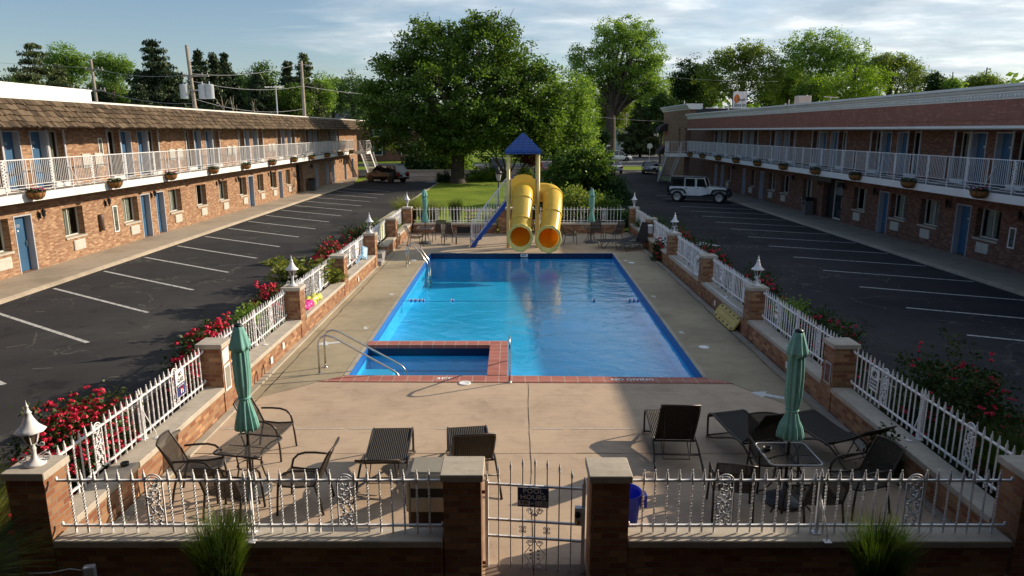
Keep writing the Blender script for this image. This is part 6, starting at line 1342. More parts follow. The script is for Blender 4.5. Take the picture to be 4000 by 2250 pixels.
# big maple on the lawn
rb = []
for (dx,dz,rx,rz) in ((-7.6,6.8,1.6,1.5),(-5.9,11.4,1.5,1.3),(-3.4,14.6,1.2,1.4),(4.4,14.6,1.3,1.3),(7.6,10.6,1.6,1.3),(9.2,8.4,1.2,1.2),(-7.2,9.6,1.3,1.0),(0,9.5,6.8,5.0),(-2.2,12.6,3.6,3.2),(2.6,12.6,4.0,3.6),(.6,14.6,2.2,2.2),(-4.4,10.6,3.0,3.0),(5.2,10.0,3.6,3.2),(6.8,7.6,3.2,3.0),(-5.6,8.2,3.2,2.6),(-3.4,5.2,4.2,2.6),(3.6,5.6,5.0,3.0),(7.2,5.0,2.6,2.4),(-6.4,5.4,2.4,2.2),(0.4,5.2,4.8,2.6),(2.6,15.2,1.4,1.6),(-2.4,15.2,1.3,1.5),(-.9,3.9,2.6,1.2),(8.8,6.4,1.6,2.6)):
    rb.append((dx*(1.14 if dx < 0 else .96)+.5, random.uniform(-1.2,1.2), dz*.94, rx*1.04, rx*.9, rz*.92))
tree('huge dark green maple with thick dark trunk on the lawn', -5.25, 69, rb, 3.6, .62, M_['maple'], 1700, 60, .40, .20, seed=2, limbs=26, bare=30)
# bright lower right skirt of the same stand: a separate lighter maple behind
tree('lighter yellow-green maple right of the huge maple, behind the slide roof', 4.4, 76, [(0,0,6.5,3.2,3,4.6),(1.6,0,5,2.4,2,3.6),(-1.6,0,4.4,2.6,2,3.2),(2.4,0,8.2,2.0,2,2.4),(3.0,0,3.4,1.5,1.4,2.4)], 2.2, .22, M_['light'], 520, 44, .42, .2, seed=3, limbs=10)
# tall forked tree
Y = 126; tree('tall pale forked tree rising between the two motels', at(2378,Y)+0, Y, [(1.6,0,16.2,5.6,5,5.4),(-3.8,0,14.6,4.4,4,3.8),(4.8,0,13.2,4.2,4,3.8),(2.4,0,20.6,3.8,4,3.2),(-1.0,0,20.0,2.6,3,3.2),(6.6,0,16.5,2.6,3,3.2),(-5.8,0,17.0,1.8,2,2.0),(7.6,0,12,2.2,2,2.2),(-2.7,0,10.3,2.4,2,2.0),(5.2,0,20.8,2.0,2,2.2)], 8.5, .85, M_['light'], 820, 50, .55, .24, seed=4, limbs=34, trunk_top=14)
bgt = [
 ('mid green tree filling the gap beside the far left spruce', 60,230,300,420,112,'maple','round'),('broad low tree behind the first utility pole', 380,560,320,430,120,'maple','round'),
 ('mid green tree between the tall spruce and the transformers', 600,800,318,440,122,'light','round'),('dark leafy tree behind the row of narrow spruces', 860,1060,290,450,118,'maple','round'),
 ('leafy tree right of the lone pole', 1240,1400,300,460,116,'light','round'),('olive tree between the two honey locusts', 2960,3140,250,440,140,'locust','round'),('green mass below the tall pale tree', 3050,3260,300,440,118,'maple','round'),('deep green mass left of the honey locust', 2640,2800,280,460,145,'maple','round'), # label, u0,u1,vtop,vbot,Y,mat,kind
 ('dark rounded tree left of the roof sign, almost black', 2570,2760,232,470,140,'deep','round'),
 ('flat-topped honey locust tree behind the roof sign', 2700,3030,172,440,125,'locust','umb'),
 ('tall wind-blown pale tree right of the roof sign', 3000,3340,140,430,128,'light','vase'),
 ('broad honey locust tree beyond the right roof', 3260,3580,212,420,130,'locust','umb'),
 ('bright lime green maple just above the right cornice', 3120,3460,262,430,88,'bright','round'),
 ('small dark tree at the right end of the tree line', 3560,3640,290,420,120,'deep','round'),
 ('low leafy tree near the right end of the cornice', 3620,3700,310,420,118,'light','round'),
 ('sparse oak tree far at the right horizon', 3680,3870,298,400,150,'locust','umb'),
 ('pale green spreading tree far at the upper left', 240,430,190,400,118,'light','vase'),
 ('pale yellow-green tree beside the first utility pole', 420,580,222,410,112,'light','vase'),
 ('dark green tree right of the transformer pole', 1000,1150,246,460,100,'maple','round'),
 ('green maple left of the huge maple, behind the left roof', 1300,1500,278,500,105,'bluish','round'),
 ('mid green tree next to the lone pole on the left', 1215,1340,292,470,98,'light','round'),
 ('low green tree behind the left roof end', 1100,1260,330,480,92,'maple','round'),
 ('light green tree deep behind the forked tree at left', 2180,2330,330,560,150,'light','round'),
 ('mid green tree deep behind the forked tree', 2300,2460,330,520,170,'locust','round'),
 ('pale small tree in the gap right of the forked trunk', 2440,2540,395,510,180,'light','round'),
 ('tall shaded tree close beside the brick stair tower', 2500,2640,360,540,112,'deep','round'),
 ('dark tree over the far white cars', 2560,2700,400,560,135,'deep','round'),
 ('rounded dark shrub tree by the beige house', 2300,2370,500,570,118,'deep','round'),
 ('green tree behind the brick house at left', 1380,1560,330,540,125,'maple','round'),
 ('dim green tree behind the locusts', 2900,3120,300,440,150,'maple','round'),
 ('shadowy tree beyond the left spruces', 880,1040,300,460,110,'deep','round'),
 ('dark filler tree behind the tall left spruce', 560,720,330,450,115,'maple','round'),
 ('dark tree in the left background between poles', 700,840,345,460,120,'deep','round'),
]
for i,(lab,u0,u1,v0,v1,Y,mt,kd) in enumerate(bgt):
    cx_ = at((u0+u1)/2,Y); hw = (u1-u0)/2/2773*Y; top = zt(v0,Y); bot = max(1.0, zt(v1,Y)); hh = (top-bot)/2; mid = (top+bot)/2; bl = []; rs = random.Random(40+i)
    if kd == 'round':
        bl.append((0,0,mid,hw*.72,hw*.7,hh*.85))
        for k in range(6): a = 2*pi*k/6+rs.random(); bl.append((hw*.5*cos(a),rs.uniform(-.3,.3)*hw,mid+hh*.5*sin(a),hw*.42*rs.uniform(.8,1.2),hw*.4,hh*.42))
    elif kd == 'umb':
        for k in range(7): f = -1+2*k/6; bl.append((hw*.8*f,rs.uniform(-.2,.2)*hw,top-hh*(.45+.55*f*f)+rs.uniform(-.1,.1)*hh,hw*.3,hw*.3,hh*.3))
        bl.append((0,0,mid,hw*.6,hw*.5,hh*.5)); bl.append((-hw*.5,0,mid-hh*.4,hw*.35,hw*.3,hh*.35)); bl.append((hw*.5,0,mid-hh*.4,hw*.35,hw*.3,hh*.35))
    else:
        for k in range(6): f = -1+2*k/5; bl.append((hw*.7*f,0,top-hh*(.5+.35*abs(f)*rs.random()),hw*.3,hw*.3,hh*.5))
        bl.append((0,0,mid-hh*.1,hw*.55,hw*.5,hh*.6))
    nc = int(min(520, 80 + hw*hh*9)); sz = .0019*Y; tree(lab, cx_, Y, bl, max(1.5,bot+hh*.25), max(.2,hw*.06), M_[mt], nc, 42, max(.4,sz*2.2), sz, seed=60+i, limbs=10 if kd!='round' else 6, bark='bark')
for i,(lab,u,v,Y,Rb,mt,dens,gap,dr) in enumerate([
 ('big dark spruce cut off by the left edge of the picture',-5,150,72,4.6,'spruce',1.2,1.25,.35),('spreading light spruce with sparse arms at upper left',215,176,80,5.8,'sprucelt',.8,1.35,.15),('tall dark spruce standing alone between the two left poles',662,164,84,5.2,'spruce',1.1,1.35,.3),
 ('tall narrow dark spruce just right of the transformers',828,208,92,2.6,'spruce',1.2,1.0,.3),('dark spruce second right of the transformer pole',885,222,94,2.8,'spruce',1.2,1.0,.3),('dark spruce third right of the transformer pole',925,220,97,3.2,'spruce',1.2,1.0,.3),
 ('pointed black spruce behind the tv antenna',1158,250,98,2.8,'spruce',1.2,1.0,.25),('open pine with grey-green tufts behind the lone pole',1222,218,96,3.2,'sprucelt',.9,1.2,.1),('dark low spruce beneath the alone spruce',590,330,80,3.4,'spruce',1.2,1.0,.3),
 ('dark spruce filling the gap left of the transformer pole',745,300,88,3.2,'spruce',1.2,1.0,.3),('brown-green spruce behind the white roof wall',300,260,88,3.6,'sprucelt',1.0,1.0,.25),('dark spruce by the antenna pole',1040,290,90,3.0,'spruce',1.2,1.0,.3),('shaded spruce behind the first pole',450,330,84,3.2,'spruce',1.1,1.0,.3),
 ('brownish conifer beside the tall forked tree',2492,370,140,3.4,'sprucelt',1.0,1.0,.25)]):
    spruce(lab, at(u,Y), Y, zt(v,Y), Rb*1.3, mt, 1.2, 100+i, dens, dr, gap, size=.0023*Y, group='spruces beyond the left motel' if i < 13 else None)
# distant woods
C = []; 
for k in range(1500):
    x = rng.uniform(-330,330); Y = rng.uniform(215,300); h = (16 if abs(x-12) > 34 else 10)+2.5*sin(x*.05)+1.5*sin(x*.13+1); z = rng.uniform(.2,1)*h; C.append((x,Y,z))
C = np.repeat(np.array(C),28,axis=0)+rng.normal(size=(1500*28,3))*np.array([4,4,2.0]); tag(quads_mesh('distant_woods', C, rng.uniform(.9,1.9,len(C)), M_['maple'], None), 'hazy band of distant trees along the horizon', 'woods', None, 'stuff')

# shrubs and beds
def shrub(label, x, y, rx, ry, h, mat, n, size, name='shrub', z0=.1, seed=0, cat='shrub', group=None, clump=26, flowers=None, lump=.55):
    t = thing(name, label, cat, (x,y,0), 0, group); nc = n//clump; d = unit(nc); d[:,2] = np.abs(d[:,2]); r = rng.random(nc)**.3
    C = d*np.array([rx,ry,h])*r[:,None]*(1+.16*rng.normal(size=(nc,1))); C[:,2] = np.maximum(C[:,2], z0)
    L = np.repeat(C,clump,axis=0)+rng.normal(size=(nc*clump,3))*size*2.2*lump*1.3; L[:,2] = np.maximum(L[:,2],.02)
    quads_mesh('foliage', L, size*rng.uniform(.6,1.3,len(L)), M_[mat], t); m = MB()
    for k in range(7): p = C[k]; m.tube([(0,0,0),tuple(p*.5+np.array([.02,0,.05])),tuple(p)], [.02,.014,.006], 4)
    m.build('stems', M_['bark'], t)
    if flowers:
        fm, nf, fs = flowers; d = unit(nf*3); d = d[d[:,2] > -.1][:nf]; K = d*np.array([rx,ry,h])*(1.0+.10*rng.normal(size=(len(d),1))); K[:,2] = np.maximum(K[:,2], .15); m = MB(); rs = random.Random(seed)
        for p in K:
            for q in range(rs.choice((1,2,3,4))):
                c = (p[0]+rs.gauss(0,.05)*rx**.3, p[1]+rs.gauss(0,.05), p[2]+rs.gauss(0,.03)); r_ = fs*rs.uniform(.7,1.2)
                for e in range(6):
                    a = e*1.05+rs.random(); tl = rs.uniform(.2,.9); n_ = Vector((cos(a)*cos(tl),sin(a)*cos(tl),sin(tl))); o = Vector(c)+n_*r_*.5; u_ = n_.orthogonal().normalized()*r_*.55; v_ = n_.cross(u_); m.add([o-u_*.9,o-v_*.8+n_*.01,o+u_*.9,o+v_*.8+n_*.01],[(0,1,2,3)])
                m.sphere(c, r_*.42, 6, 4)
        o = m.build('flowers', M_[fm], t); o['kind'] = 'stuff'
    return t
GR = 'red rose bushes outside the pool fence'
shrub('largest rose bush full of red blooms at the near left',-6.15,9.3,.62,1.15,1.18,'rosel',16000,.045,'rose_bush',seed=1,cat='rose bush',group=GR,flowers=('rose',420,.05))
shrub('red rose bush behind the second left pillar',-6.15,13.9,.55,1.25,1.10,'rosel',9000,.055,'rose_bush',seed=2,cat='rose bush',group=GR,flowers=('rose',300,.055))
shrub('small red rose bush by the white scrolled lantern on the left',-6.2,18.0,.6,.8,1.05,'rosel',5000,.06,'rose_bush',seed=3,cat='rose bush',group=GR,flowers=('rose',150,.06))
shrub('red rose bush before the orange-lettered notice',-6.1,23.5,.6,1.5,1.15,'rosel',6000,.07,'rose_bush',seed=4,cat='rose bush',group=GR,flowers=('rose',340,.065))
shrub('dark red rose bush beside the silver lantern',-6.2,28.1,.75,1.3,1.1,'rosel',5000,.07,'rose_bush',seed=5,cat='rose bush',group=GR,flowers=('rose',80,.055))
shrub('dark rose bush at the right edge of the picture',7.3,10.9,.95,1.4,1.25,'rosel',14000,.05,'rose_bush',seed=6,cat='rose bush',group=GR,flowers=('rose',60,.045))
shrub('shaded rose bush right of the near right parasol',6.85,14.9,.6,1.2,1.05,'rosel',8000,.055,'rose_bush',seed=7,cat='rose bush',group=GR,flowers=('rose',90,.045))
shrub('shaded rose bush behind the scrolled right lantern',6.85,19.4,.6,1.3,1.05,'rosel',6000,.06,'rose_bush',seed=8,cat='rose bush',group=GR,flowers=('rose',80,.05))
shrub('shaded rose bush behind the life ring pillar',6.85,24.0,.6,1.4,1.05,'rosel',5000,.07,'rose_bush',seed=9,cat='rose bush',group=GR,flowers=('rose',70,.05))
shrub('shaded rose bush behind the far right lantern',6.85,28.5,.6,1.6,1.0,'rosel',5000,.07,'rose_bush',seed=10,cat='rose bush',group=GR,flowers=('rose',60,.05))
shrub('pink red flowers poking through the far right fence',5.75,27.6,.16,.35,.8,'rosel',1200,.06,'rose_bush',seed=11,cat='rose bush',group=GR,flowers=('rose',22,.05))
shrub('small red flower cluster at the far left fence base',-5.42,27.4,.1,.2,.75,'rosel',500,.06,'rose_bush',seed=12,cat='rose bush',group=GR,flowers=('rose',8,.06))
shrub('low green shrub between two rose bushes on the left',-6.1,16.1,.5,.6,1.0,'light',3500,.06)
shrub('low dark green shrub between rose bushes on the right',6.9,16.9,.5,.6,.95,'light',3000,.06)
shrub('sprig of leaves creeping over the near right wall',5.55,9.8,.15,.3,.68,'rosel',900,.05)
def fern(label, x, y, n, L, h, mat, seed, name='fern_shrub', cat='shrub'):
    rs = random.Random(seed); t = thing(name, label, cat, (x,y,0)); Cc=[]; Uu=[]; m = MB()
    for k in range(n):
        a = rs.uniform(0,2*pi); l = L*rs.uniform(.6,1.1); hh = h*rs.uniform(.6,1.15); P = [Vector((cos(a)*l*s*s*.9+cos(a)*.1, sin(a)*l*s*s*.9, hh*(1.7*s-.75*s*s))) for s in [i/14 for i in range(15)]]; m.tube(P[::2], .008, 4)
        for i in range(2,15):
            for j in range(5): p = P[i]; Cc.append((p.x+rs.gauss(0,.04),p.y+rs.gauss(0,.04),p.z+rs.gauss(0,.03))); Uu.append((cos(a)+rs.gauss(0,.6),sin(a)+rs.gauss(0,.6),rs.gauss(.3,.4)))
    Cc = np.array(Cc); Uu = np.array(Uu); Uu /= np.linalg.norm(Uu,axis=1,keepdims=True); quads_mesh('fronds', Cc, .05*rng.uniform(.7,1.4,len(Cc)), M_[mat], t, up=Uu, aspect=3); m.build('stems', M_['bark'], t)
fern('arching yellow-green fern-like shrub behind the left fence',-6.2,20.6,120,1.0,1.15,'fern',3); fern('fern-like sprays growing through the left fence by a pillar',-5.55,20.95,22,.5,1.0,'fern',4)
def grass_clump(label, x, y, n, r, h, mat, w, seed, lean=.5, name='ornamental_grass', z=0, group=None):
    rs = np.random.default_rng(seed); t = thing(name, label, 'ornamental grass', (x,y,z), 0, group); S = 5
    a = rs.uniform(0,2*pi,n); r0 = r*.35*np.sqrt(rs.random(n)); b = np.stack([r0*np.cos(a),r0*np.sin(a),np.zeros(n)],1); hh = h*rs.uniform(.55,1.12,n); ln = lean*hh*rs.uniform(.2,1.2,n); da = a+rs.normal(size=n)*.5
    s = np.linspace(0,1,S+1); P = b[:,None,:] + np.stack([np.cos(da)[:,None]*ln[:,None]*s**2.1, np.sin(da)[:,None]*ln[:,None]*s**2.1, hh[:,None]*(s-.22*s**3*(ln/hh)[:,None]*1.5)],2)
    sd = np.stack([-np.sin(da+.6),np.cos(da+.6),np.zeros(n)],1)[:,None,:]*(w*(1-.85*s**1.5))[None,:,None]
    V = np.stack([P-sd,P+sd],2).reshape(-1,3).astype(np.float32); o = (np.arange(n)*(S+1)*2)[:,None]; k = np.arange(S)*2; F = np.stack([o+k,o+k+1,o+k+3,o+k+2],2).reshape(-1,4)
    me = bpy.data.meshes.new('blades'); nf = len(F); me.vertices.add(len(V)); me.vertices.foreach_set('co',V.ravel()); me.loops.add(nf*4); me.loops.foreach_set('vertex_index',F.ravel().astype(np.int32)); me.polygons.add(nf); me.polygons.foreach_set('loop_start',np.arange(0,nf*4,4,dtype=np.int32)); me.polygons.foreach_set('loop_total',np.full(nf,4,dtype=np.int32)); me.update(calc_edges=True); me.materials.append(M_[mat])
    link('blades', me, t); 
    MB().lathe([(r*.3,0),(r*.2,.06),(0,.08)],10).build('root_crown', M_['mulch'], t); return t
GG = 'ornamental grasses around the pool fence'
grass_clump('tall green grass clump before the front left fence',-3.05,6.62,2600,.34,1.08,'blade',.005,1,.26,group=GG)
grass_clump('tall grass clump with sunlit tips before the front right fence',3.82,6.62,2400,.36,1.04,'blade',.005,2,.3,group=GG)
grass_clump('dark grass clump at the bottom left corner',-5.95,6.55,1800,.55,1.1,'blade',.005,3,.95,group=GG); grass_clump('tall grass beside the nearest left pillar at the picture edge',-6.35,7.5,1400,.5,1.2,'bladelt',.005,13,.6,group=GG)
grass_clump('soft green grass mound outside the far left fence',-6.3,30.6,1800,1.3,1.0,'blade',.012,4,.9,group=GG); grass_clump('second green grass mound near the far left corner',-6.1,32.8,1800,1.2,1.1,'blade',.012,5,.9,group=GG)
grass_clump('pale straw-coloured grass behind the far left corner pillar',-4.3,36.6,1500,1.0,1.5,'bladelt',.014,6,.5,group=GG); grass_clump('pale grass next to the left corner behind the fence',-5.4,36.8,1200,.9,1.7,'bladelt',.014,7,.5,group=GG)
grass_clump('narrow upright green grass behind the back fence',-2.9,36.5,1500,.5,1.5,'blade',.012,8,.2,group=GG); grass_clump('pale clump behind the back fence left of the slide stair',-1.0,36.7,1000,.8,1.0,'bladelt',.014,9,.6,group=GG)
grass_clump('dark grass mound outside the far right fence',6.9,31.5,1500,1.2,1.0,'blade',.012,10,.9,group=GG); grass_clump('dark grass at the far right corner',6.6,34,1500,1.2,1.1,'blade',.012,11,.8,group=GG); grass_clump('dark grass at the near right beyond the fence',7.0,9.0,1600,.9,1.1,'blade',.006,12,.9,group=GG)
# lawn shrubs right of the slide
tree('weeping mulberry mound with drooping leaves right of the slide', 4.6,50, [(0,0,2.3,1.9,1.8,1.5),(.9,0,3.0,1.4,1.3,1.0),(-1.2,-.3,1.8,1.4,1.2,1.2),(1.5,0,1.8,1.2,1.2,1.3),(-.4,0,3.2,1.0,1,.8)], 1.6,.14, M_['maple'], 330, 34, .22, .15, seed=21, limbs=8)
shrub('dark yew shrub right of the weeping tree',6.1,50.5,1.1,1.1,2.6,'deep',7000,.12,seed=22); shrub('yellow-tipped shrub behind the dark yew',6.6,57,1.0,1,3.2,'bright',2500,.14,seed=23); shrub('dark spreading juniper beside the dark yew',7.2,49.5,1.0,1.2,1.8,'deep',5000,.11,seed=33)
shrub('leafy hydrangea with pale blossoms behind the far right fence',3.6,38.6,1.3,1.1,1.9,'locust',7000,.11,seed=24,flowers=('f_white',16,.07)); shrub('lower leafy shrub behind the far right parasol',5.0,39.5,1.2,1,1.5,'maple',5000,.11,seed=25); shrub('dark shrub behind the right tube slide',1.9,40.8,1.0,.9,1.7,'deep',4000,.12,seed=34)
shrub('dark creeping shrub by the far right corner pillar',5.5,37.6,1.3,1,.9,'deep',4000,.09,seed=35)
tree('small japanese maple with red leaves behind the slide tower', 1.1,73.2, [(0,0,3.0,1.1,1,1.2),(.8,0,2.2,.9,.8,.9),(-.7,0,3.3,.8,.8,.8)], 1.0,.08, M_['redtree'], 160, 26, .2, .13, seed=26, limbs=10)
shrub('yellow shrub peeping above the slide panel',1.4,72.0,.9,.8,1.2,'bright',2000,.13,seed=27); shrub('yellow-green bed plants right of the big trunk',-2.6,72.0,1.7,.7,.75,'bright',3500,.13,seed=28); shrub('green bed plants behind the yellow ones',-2.9,73.6,1.8,.6,1.15,'maple',3500,.13,seed=29)
shrub('small dark bush left of the big trunk',-6.6,70.3,.65,.6,1.1,'deep',1500,.12,seed=30)
for i,(x,y,rx,h,mt,lab) in enumerate(((-12.6,96,2.0,2.6,'deep','dark rounded shrub across the lot left of the big trunk'),(-9.6,97,1.7,1.9,'maple','green shrub left of the big trunk beyond the lot'),(-7.2,96,1.6,2.2,'bright','bright shrub just left of the big trunk'),(-10.4,99.5,2.2,4.0,'light','tall light shrub behind the dark left shrubs'),
   (14.2,117,1.9,2.6,'deep','rounded green bush left of the forked trunk'),(10.8,100,1.7,4.6,'light','light green small tree-like bush before the beige house'),(8.9,93.5,1.1,1.6,'rosel','small red-flowered bush left of the silver sedan'),(10.2,93.6,1.2,2.0,'maple','green bush beside the silver sedan'))):
    shrub(lab, x, y, rx, rx*.8, h, mt, 2600, .24, seed=70+i, flowers=('rose',40,.12) if i==6 else None)
# multi-stem pale tree on the lawn bed
t = thing('bare_stem_tree','pale multi-stem tree with bare crooked limbs in the flower bed','tree',(.0-.75,74,0)); m = MB()
for P in ([(0,0,0),(-.3,0,1.2),(-1.5,0,2.6),(-2.6,0,3.6)],[(0,0,0),(.0,0,1.5),(-.3,0,2.8),(.2,0,4.4)],[(.1,0,0),(.5,0,1.0),(.3,0,2.2),(.6,0,3.6)],[(0,0,.6),(-.8,0,2.0),(-.9,0,3.6)],[(.1,0,.3),(.9,.2,1.4),(1.3,0,2.6)]): m.tube(catmull(P,4), [.16-.12*i/(4*(len(P)-1)) for i in range(4*(len(P)-1)+1)], 6)
m.build('trunk', M_['barkl'], t); C = np.array([(-2.6,0,3.6),(.2,0,4.4),(.6,0,3.6),(-.9,0,3.6),(1.3,0,2.6),(-1.4,0,4)]); C = np.repeat(C,160,axis=0)+rng.normal(size=(960,3))*.5; quads_mesh('crown', C, .2*rng.uniform(.6,1.2,960), M_['maple'], t)
# rubble edge stones
rs = random.Random(8)
m = MB()
for i in range(120): m.sphere((rs.uniform(-1.2,3.2),rs.uniform(71.2,72),.1), rs.uniform(.08,.17), 6, 4, (1,.8,.6))
tag(m.build('rubble_stones', M_['stone']), 'row of small dark stones edging the flower bed', 'stones', None, 'stuff')

# ------------------------------------------------------------------ poles, wires, houses
def pole(label, u, Y, vtop, cross=(), trans=False, r=.16, lean=0):
    x = at(u,Y); H = zt(vtop,Y); t = thing('utility_pole', label, 'utility pole', (x,Y,0), 0, 'wooden utility poles'); MB().tube([(0,0,0),(lean*.5,0,H*.5),(lean,0,H)], [r*1.25,r*1.1,r*.8], 10).build('pole', M_['polewood'], t)
    for z,w in cross: MB().box(-w,w,-.08,.08,H-z-.08,H-z+.08).build('crossarm', M_['polewood'], t); [MB().lathe([(.03,0),(.06,.05),(.03,.12),(.05,.16),(0,.2)],8,(xx,0,H-z+.08)).build('insulator', M_['jamb'], t) for xx in (-w*.9,-w*.45,w*.5,w*.9)]
    if trans:
        for xx in (-1.05,.62,1.25): MB().lathe([(.33,0),(.36,.05),(.36,1.15),(.38,1.18),(.3,1.25),(.06,1.28),(.05,1.5),(0,1.5)],16,(xx,-.2,H-4.6)).build('transformer', M_['transf'], t)
        MB().box(-1.1,1.2,-.1,.1,H-3.9,H-3.8).build('bracket', M_['jamb'], t)
    return Vector((x+lean,Y,H))
M_['polewood'] = simple('pole_wood', (.27,.23,.19), .95, var=.25, scale=3); M_['transf'] = simple('transformer_grey', (.42,.45,.48), .5)
p1 = pole('weathered utility pole with two cross arms at the far left', 434, 74, 250, ((1.0,.9),(3.0,.9)), r=.15, lean=-.2)
p2 = pole('leaning utility pole carrying three grey transformers', 812, 66, 200, ((2.6,1.2),), True, .17, -.55)
p3 = pole('lone pale utility pole behind the left roof near the antenna', 1212, 80, 256, (), r=.18)
p4 = pole('thin pole right of the slide roof before the trees', 2250, 98, 345, (), r=.10); p5 = pole('dark pole between the forked tree and the brick tower', 2433, 150, 445, ((.6,.5),), r=.14)
def wire(label, a, b, sag, r=.022, mat='jamb'):
    a, b = Vector(a), Vector(b); sag *= .45; r *= .6; o = tag(MB().tube([a.lerp(b,i/16)-Vector((0,0,sag*4*(i/16)*(1-i/16)))-a for i in range(17)], r, 4).build('power_line', M_[mat]), label, 'power line', 'overhead wires'); o.location = a
q = lambda p,dz,dx=0: (p.x+dx,p.y,p.z+dz)
wire('upper wire from the far left pole to the transformer pole', q(p1,-.8), q(p2,-2.5), 1.0); wire('lower wire from the far left pole to the transformer pole', q(p1,-2.8), q(p2,-5), 1.0)
wire('upper wire from the transformer pole to the lone pole', q(p2,-2.4), q(p3,-.2), 1.3); wire('middle wire from the transformer pole to the lone pole', q(p2,-3.0), q(p3,-2.6), 1.3); wire('lower wire from the transformer pole to the lone pole', q(p2,-4.5), q(p3,-5), 1.6)
wire('wire from the lone pole down past the house roof', q(p3,-7.6), (-26+0,118,8.4), 2.0); wire('upper wire running off the left edge', (-80,76,14.5), q(p1,-.8), 1.0); wire('wire running off the left edge below the upper one', (-80,76,11.0), q(p1,-3), 1.0)
wire('long upper wire across the sky to the huge maple', q(p3,-.3), (at(1700,130),130,14.5), 1.5, .03); wire('second long wire across the sky to the huge maple', q(p3,-2.6), (at(1700,130),130,11.5), 1.5, .03)
wire('white cable from the transformer pole down to the left roof', q(p2,-7.5), (-20,47,6.3), .6, .03, 'white'); wire('thin cable from the transformer pole to the left roof edge', q(p2,-7.6), (-19,52,6.2), .4, .02, 'white'); wire('third cable from the transformer pole to the left roof', q(p2,-7.8), (-19,55,6.2), .4, .02, 'white')
wire('wire passing in front of the forked tree trunk', (at(2240,100),100,7.2), (at(2640,112),112,6.4), .6, .02); wire('wire across the dark trees near the roof sign', (at(2560,112),112,13.0), (at(3000,112),112,12.3), .5, .02)
t = thing('tv_antenna', 'slim television antenna mast behind the left roof', 'antenna', (at(1110,70),70,0)); MB().bar((0,0,0),(0,0,zt(343,70)),.09).build('mast', M_['jamb'], t); h_ = zt(350,70); m = MB().bar((-1.0,0,h_-.05),(.8,0,h_+.1),.06); [m.bar((xx,-.5,h_),(xx,.5,h_),.03) for xx in (-.9,-.6,-.3,0,.3,.6)]; m.build('arms', M_['white'], t)
for k,(u,v,Y) in enumerate(((1022,400,66),(905,380,68),(940,385,67))):
    t = thing('dead_tree', ('bleached dead branches behind the left roof near the antenna','bleached bare sapling right of the transformer pole','thin bare sapling between spruces and left roof')[k], 'dead tree', (at(u,Y),Y,0)); m = MB(); H=zt(v,Y); rs = random.Random(k)
    m.tube([(0,0,0),(.1,0,H*.8),(-.1,0,H)], [.1,.06,.02], 5); [m.tube([(0,0,H*f),(rs.uniform(-.6,.6),0,H*f+.7),(rs.uniform(-.9,.9),0,H*f+1.3)], [.04,.025,.01], 4) for f in (.6,.7,.75,.8,.85)]; m.build('branches', M_['barkl'], t)
def house(label, x, y, w, d, h, rh, wallm, roofm, wins, rz=0, cat='house', chim=None, hip=False, shut=None):
    t = thing('house', label, cat, (x,y,0), rz, 'houses beyond the street'); MB().box(-w/2,w/2,0,d,0,h).build('wall', wallm, t); e=.4
    m = MB()
    if hip: m.add([(-w/2-e,-e,h),(w/2+e,-e,h),(w/2+e,d+e,h),(-w/2-e,d+e,h),(-w/2+d/2,d/2,h+rh),(w/2-d/2,d/2,h+rh)],[(0,1,5,4),(1,2,5),(2,3,4,5),(3,0,4),(3,2,1,0)])
    else: m.add([(-w/2-e,-e,h-.1),(w/2+e,-e,h-.1),(w/2+e,d+e,h-.1),(-w/2-e,d+e,h-.1),(-w/2-e,d/2,h+rh),(w/2+e,d/2,h+rh)],[(0,1,5,4),(1,2,5),(2,3,4,5),(3,0,4),(3,2,1,0)])
    rf = m.build('roof', roofm, t)
    if chim is not None: o = MB().box(chim-.4,chim+.4,d/2-.4,d/2+.4,h,h+rh+1.0).build('chimney', M_['brick_r']); o.parent = rf
    MB().box(-w/2-e,w/2+e,-e-.06,-e+.02,h-.16,h+.02).build('gutter', M_['white'], t)
    for (wx,wz,ww,wh) in wins:
        m = MB(); f=.08; m.box(wx-ww/2-f,wx+ww/2+f,-.05,.01,wz-f,wz); m.box(wx-ww/2-f,wx+ww/2+f,-.05,.01,wz+wh,wz+wh+f); m.box(wx-ww/2-f,wx-ww/2,-.05,.01,wz,wz+wh); m.box(wx+ww/2,wx+ww/2+f,-.05,.01,wz,wz+wh); m.box(wx-ww/2,wx+ww/2,-.04,.0,wz+wh/2-.03,wz+wh/2+.03); o = m.build('window', M_['white'], t); q_ = MB().box(wx-ww/2,wx+ww/2,-.02,-.005,wz,wz+wh).build('pane', M_['glass']); q_.parent = o
        if shut: MB().box(wx-ww/2-.55,wx-ww/2-.12,-.06,-.003,wz,wz+wh).box(wx+ww/2+.12,wx+ww/2+.55,-.06,-.003,wz,wz+wh).build('shutter', shut, t)
    return t
GRf = simple('grey_shingles', (.13,.135,.15), .9, var=.25, scale=3, obj=False); BRf = simple('brown_shingles', (.2,.16,.13), .9, var=.2, scale=2, obj=False)
house('two-storey brick house with grey roof behind the left motel end', -25.0, 122, 20, 9, 6.6, 3.2, M_['brick_r'], GRf, [(2.4,4.1,1.3,1.9),(7.0,4.1,1.3,1.9),(7.0,1.0,1.3,1.9),(2.4,1.0,1.3,1.9)], 0, 'house', -8.5, shut=simple('dark_shutter',(.02,.025,.035),.6))
house('low cream house with brown hip roof seen past the slide', 9.6, 122, 13, 9, 2.6, 1.9, simple('cream_siding',(.36,.37,.3),.8,var=.05), BRf, [(2.0,.9,1.2,1.1),(-2,.9,1.2,1.1)], 0, 'house', hip=True)
house('distant white house with grey roof beyond the forked tree', 30.5, 175, 9, 8, 3.2, 2.4, simple('white_siding',(.5,.5,.5),.8), GRf, [(-2,.8,1,1.6),(0,.8,1,1.6),(2.4,.2,1.4,2.1)], 0)
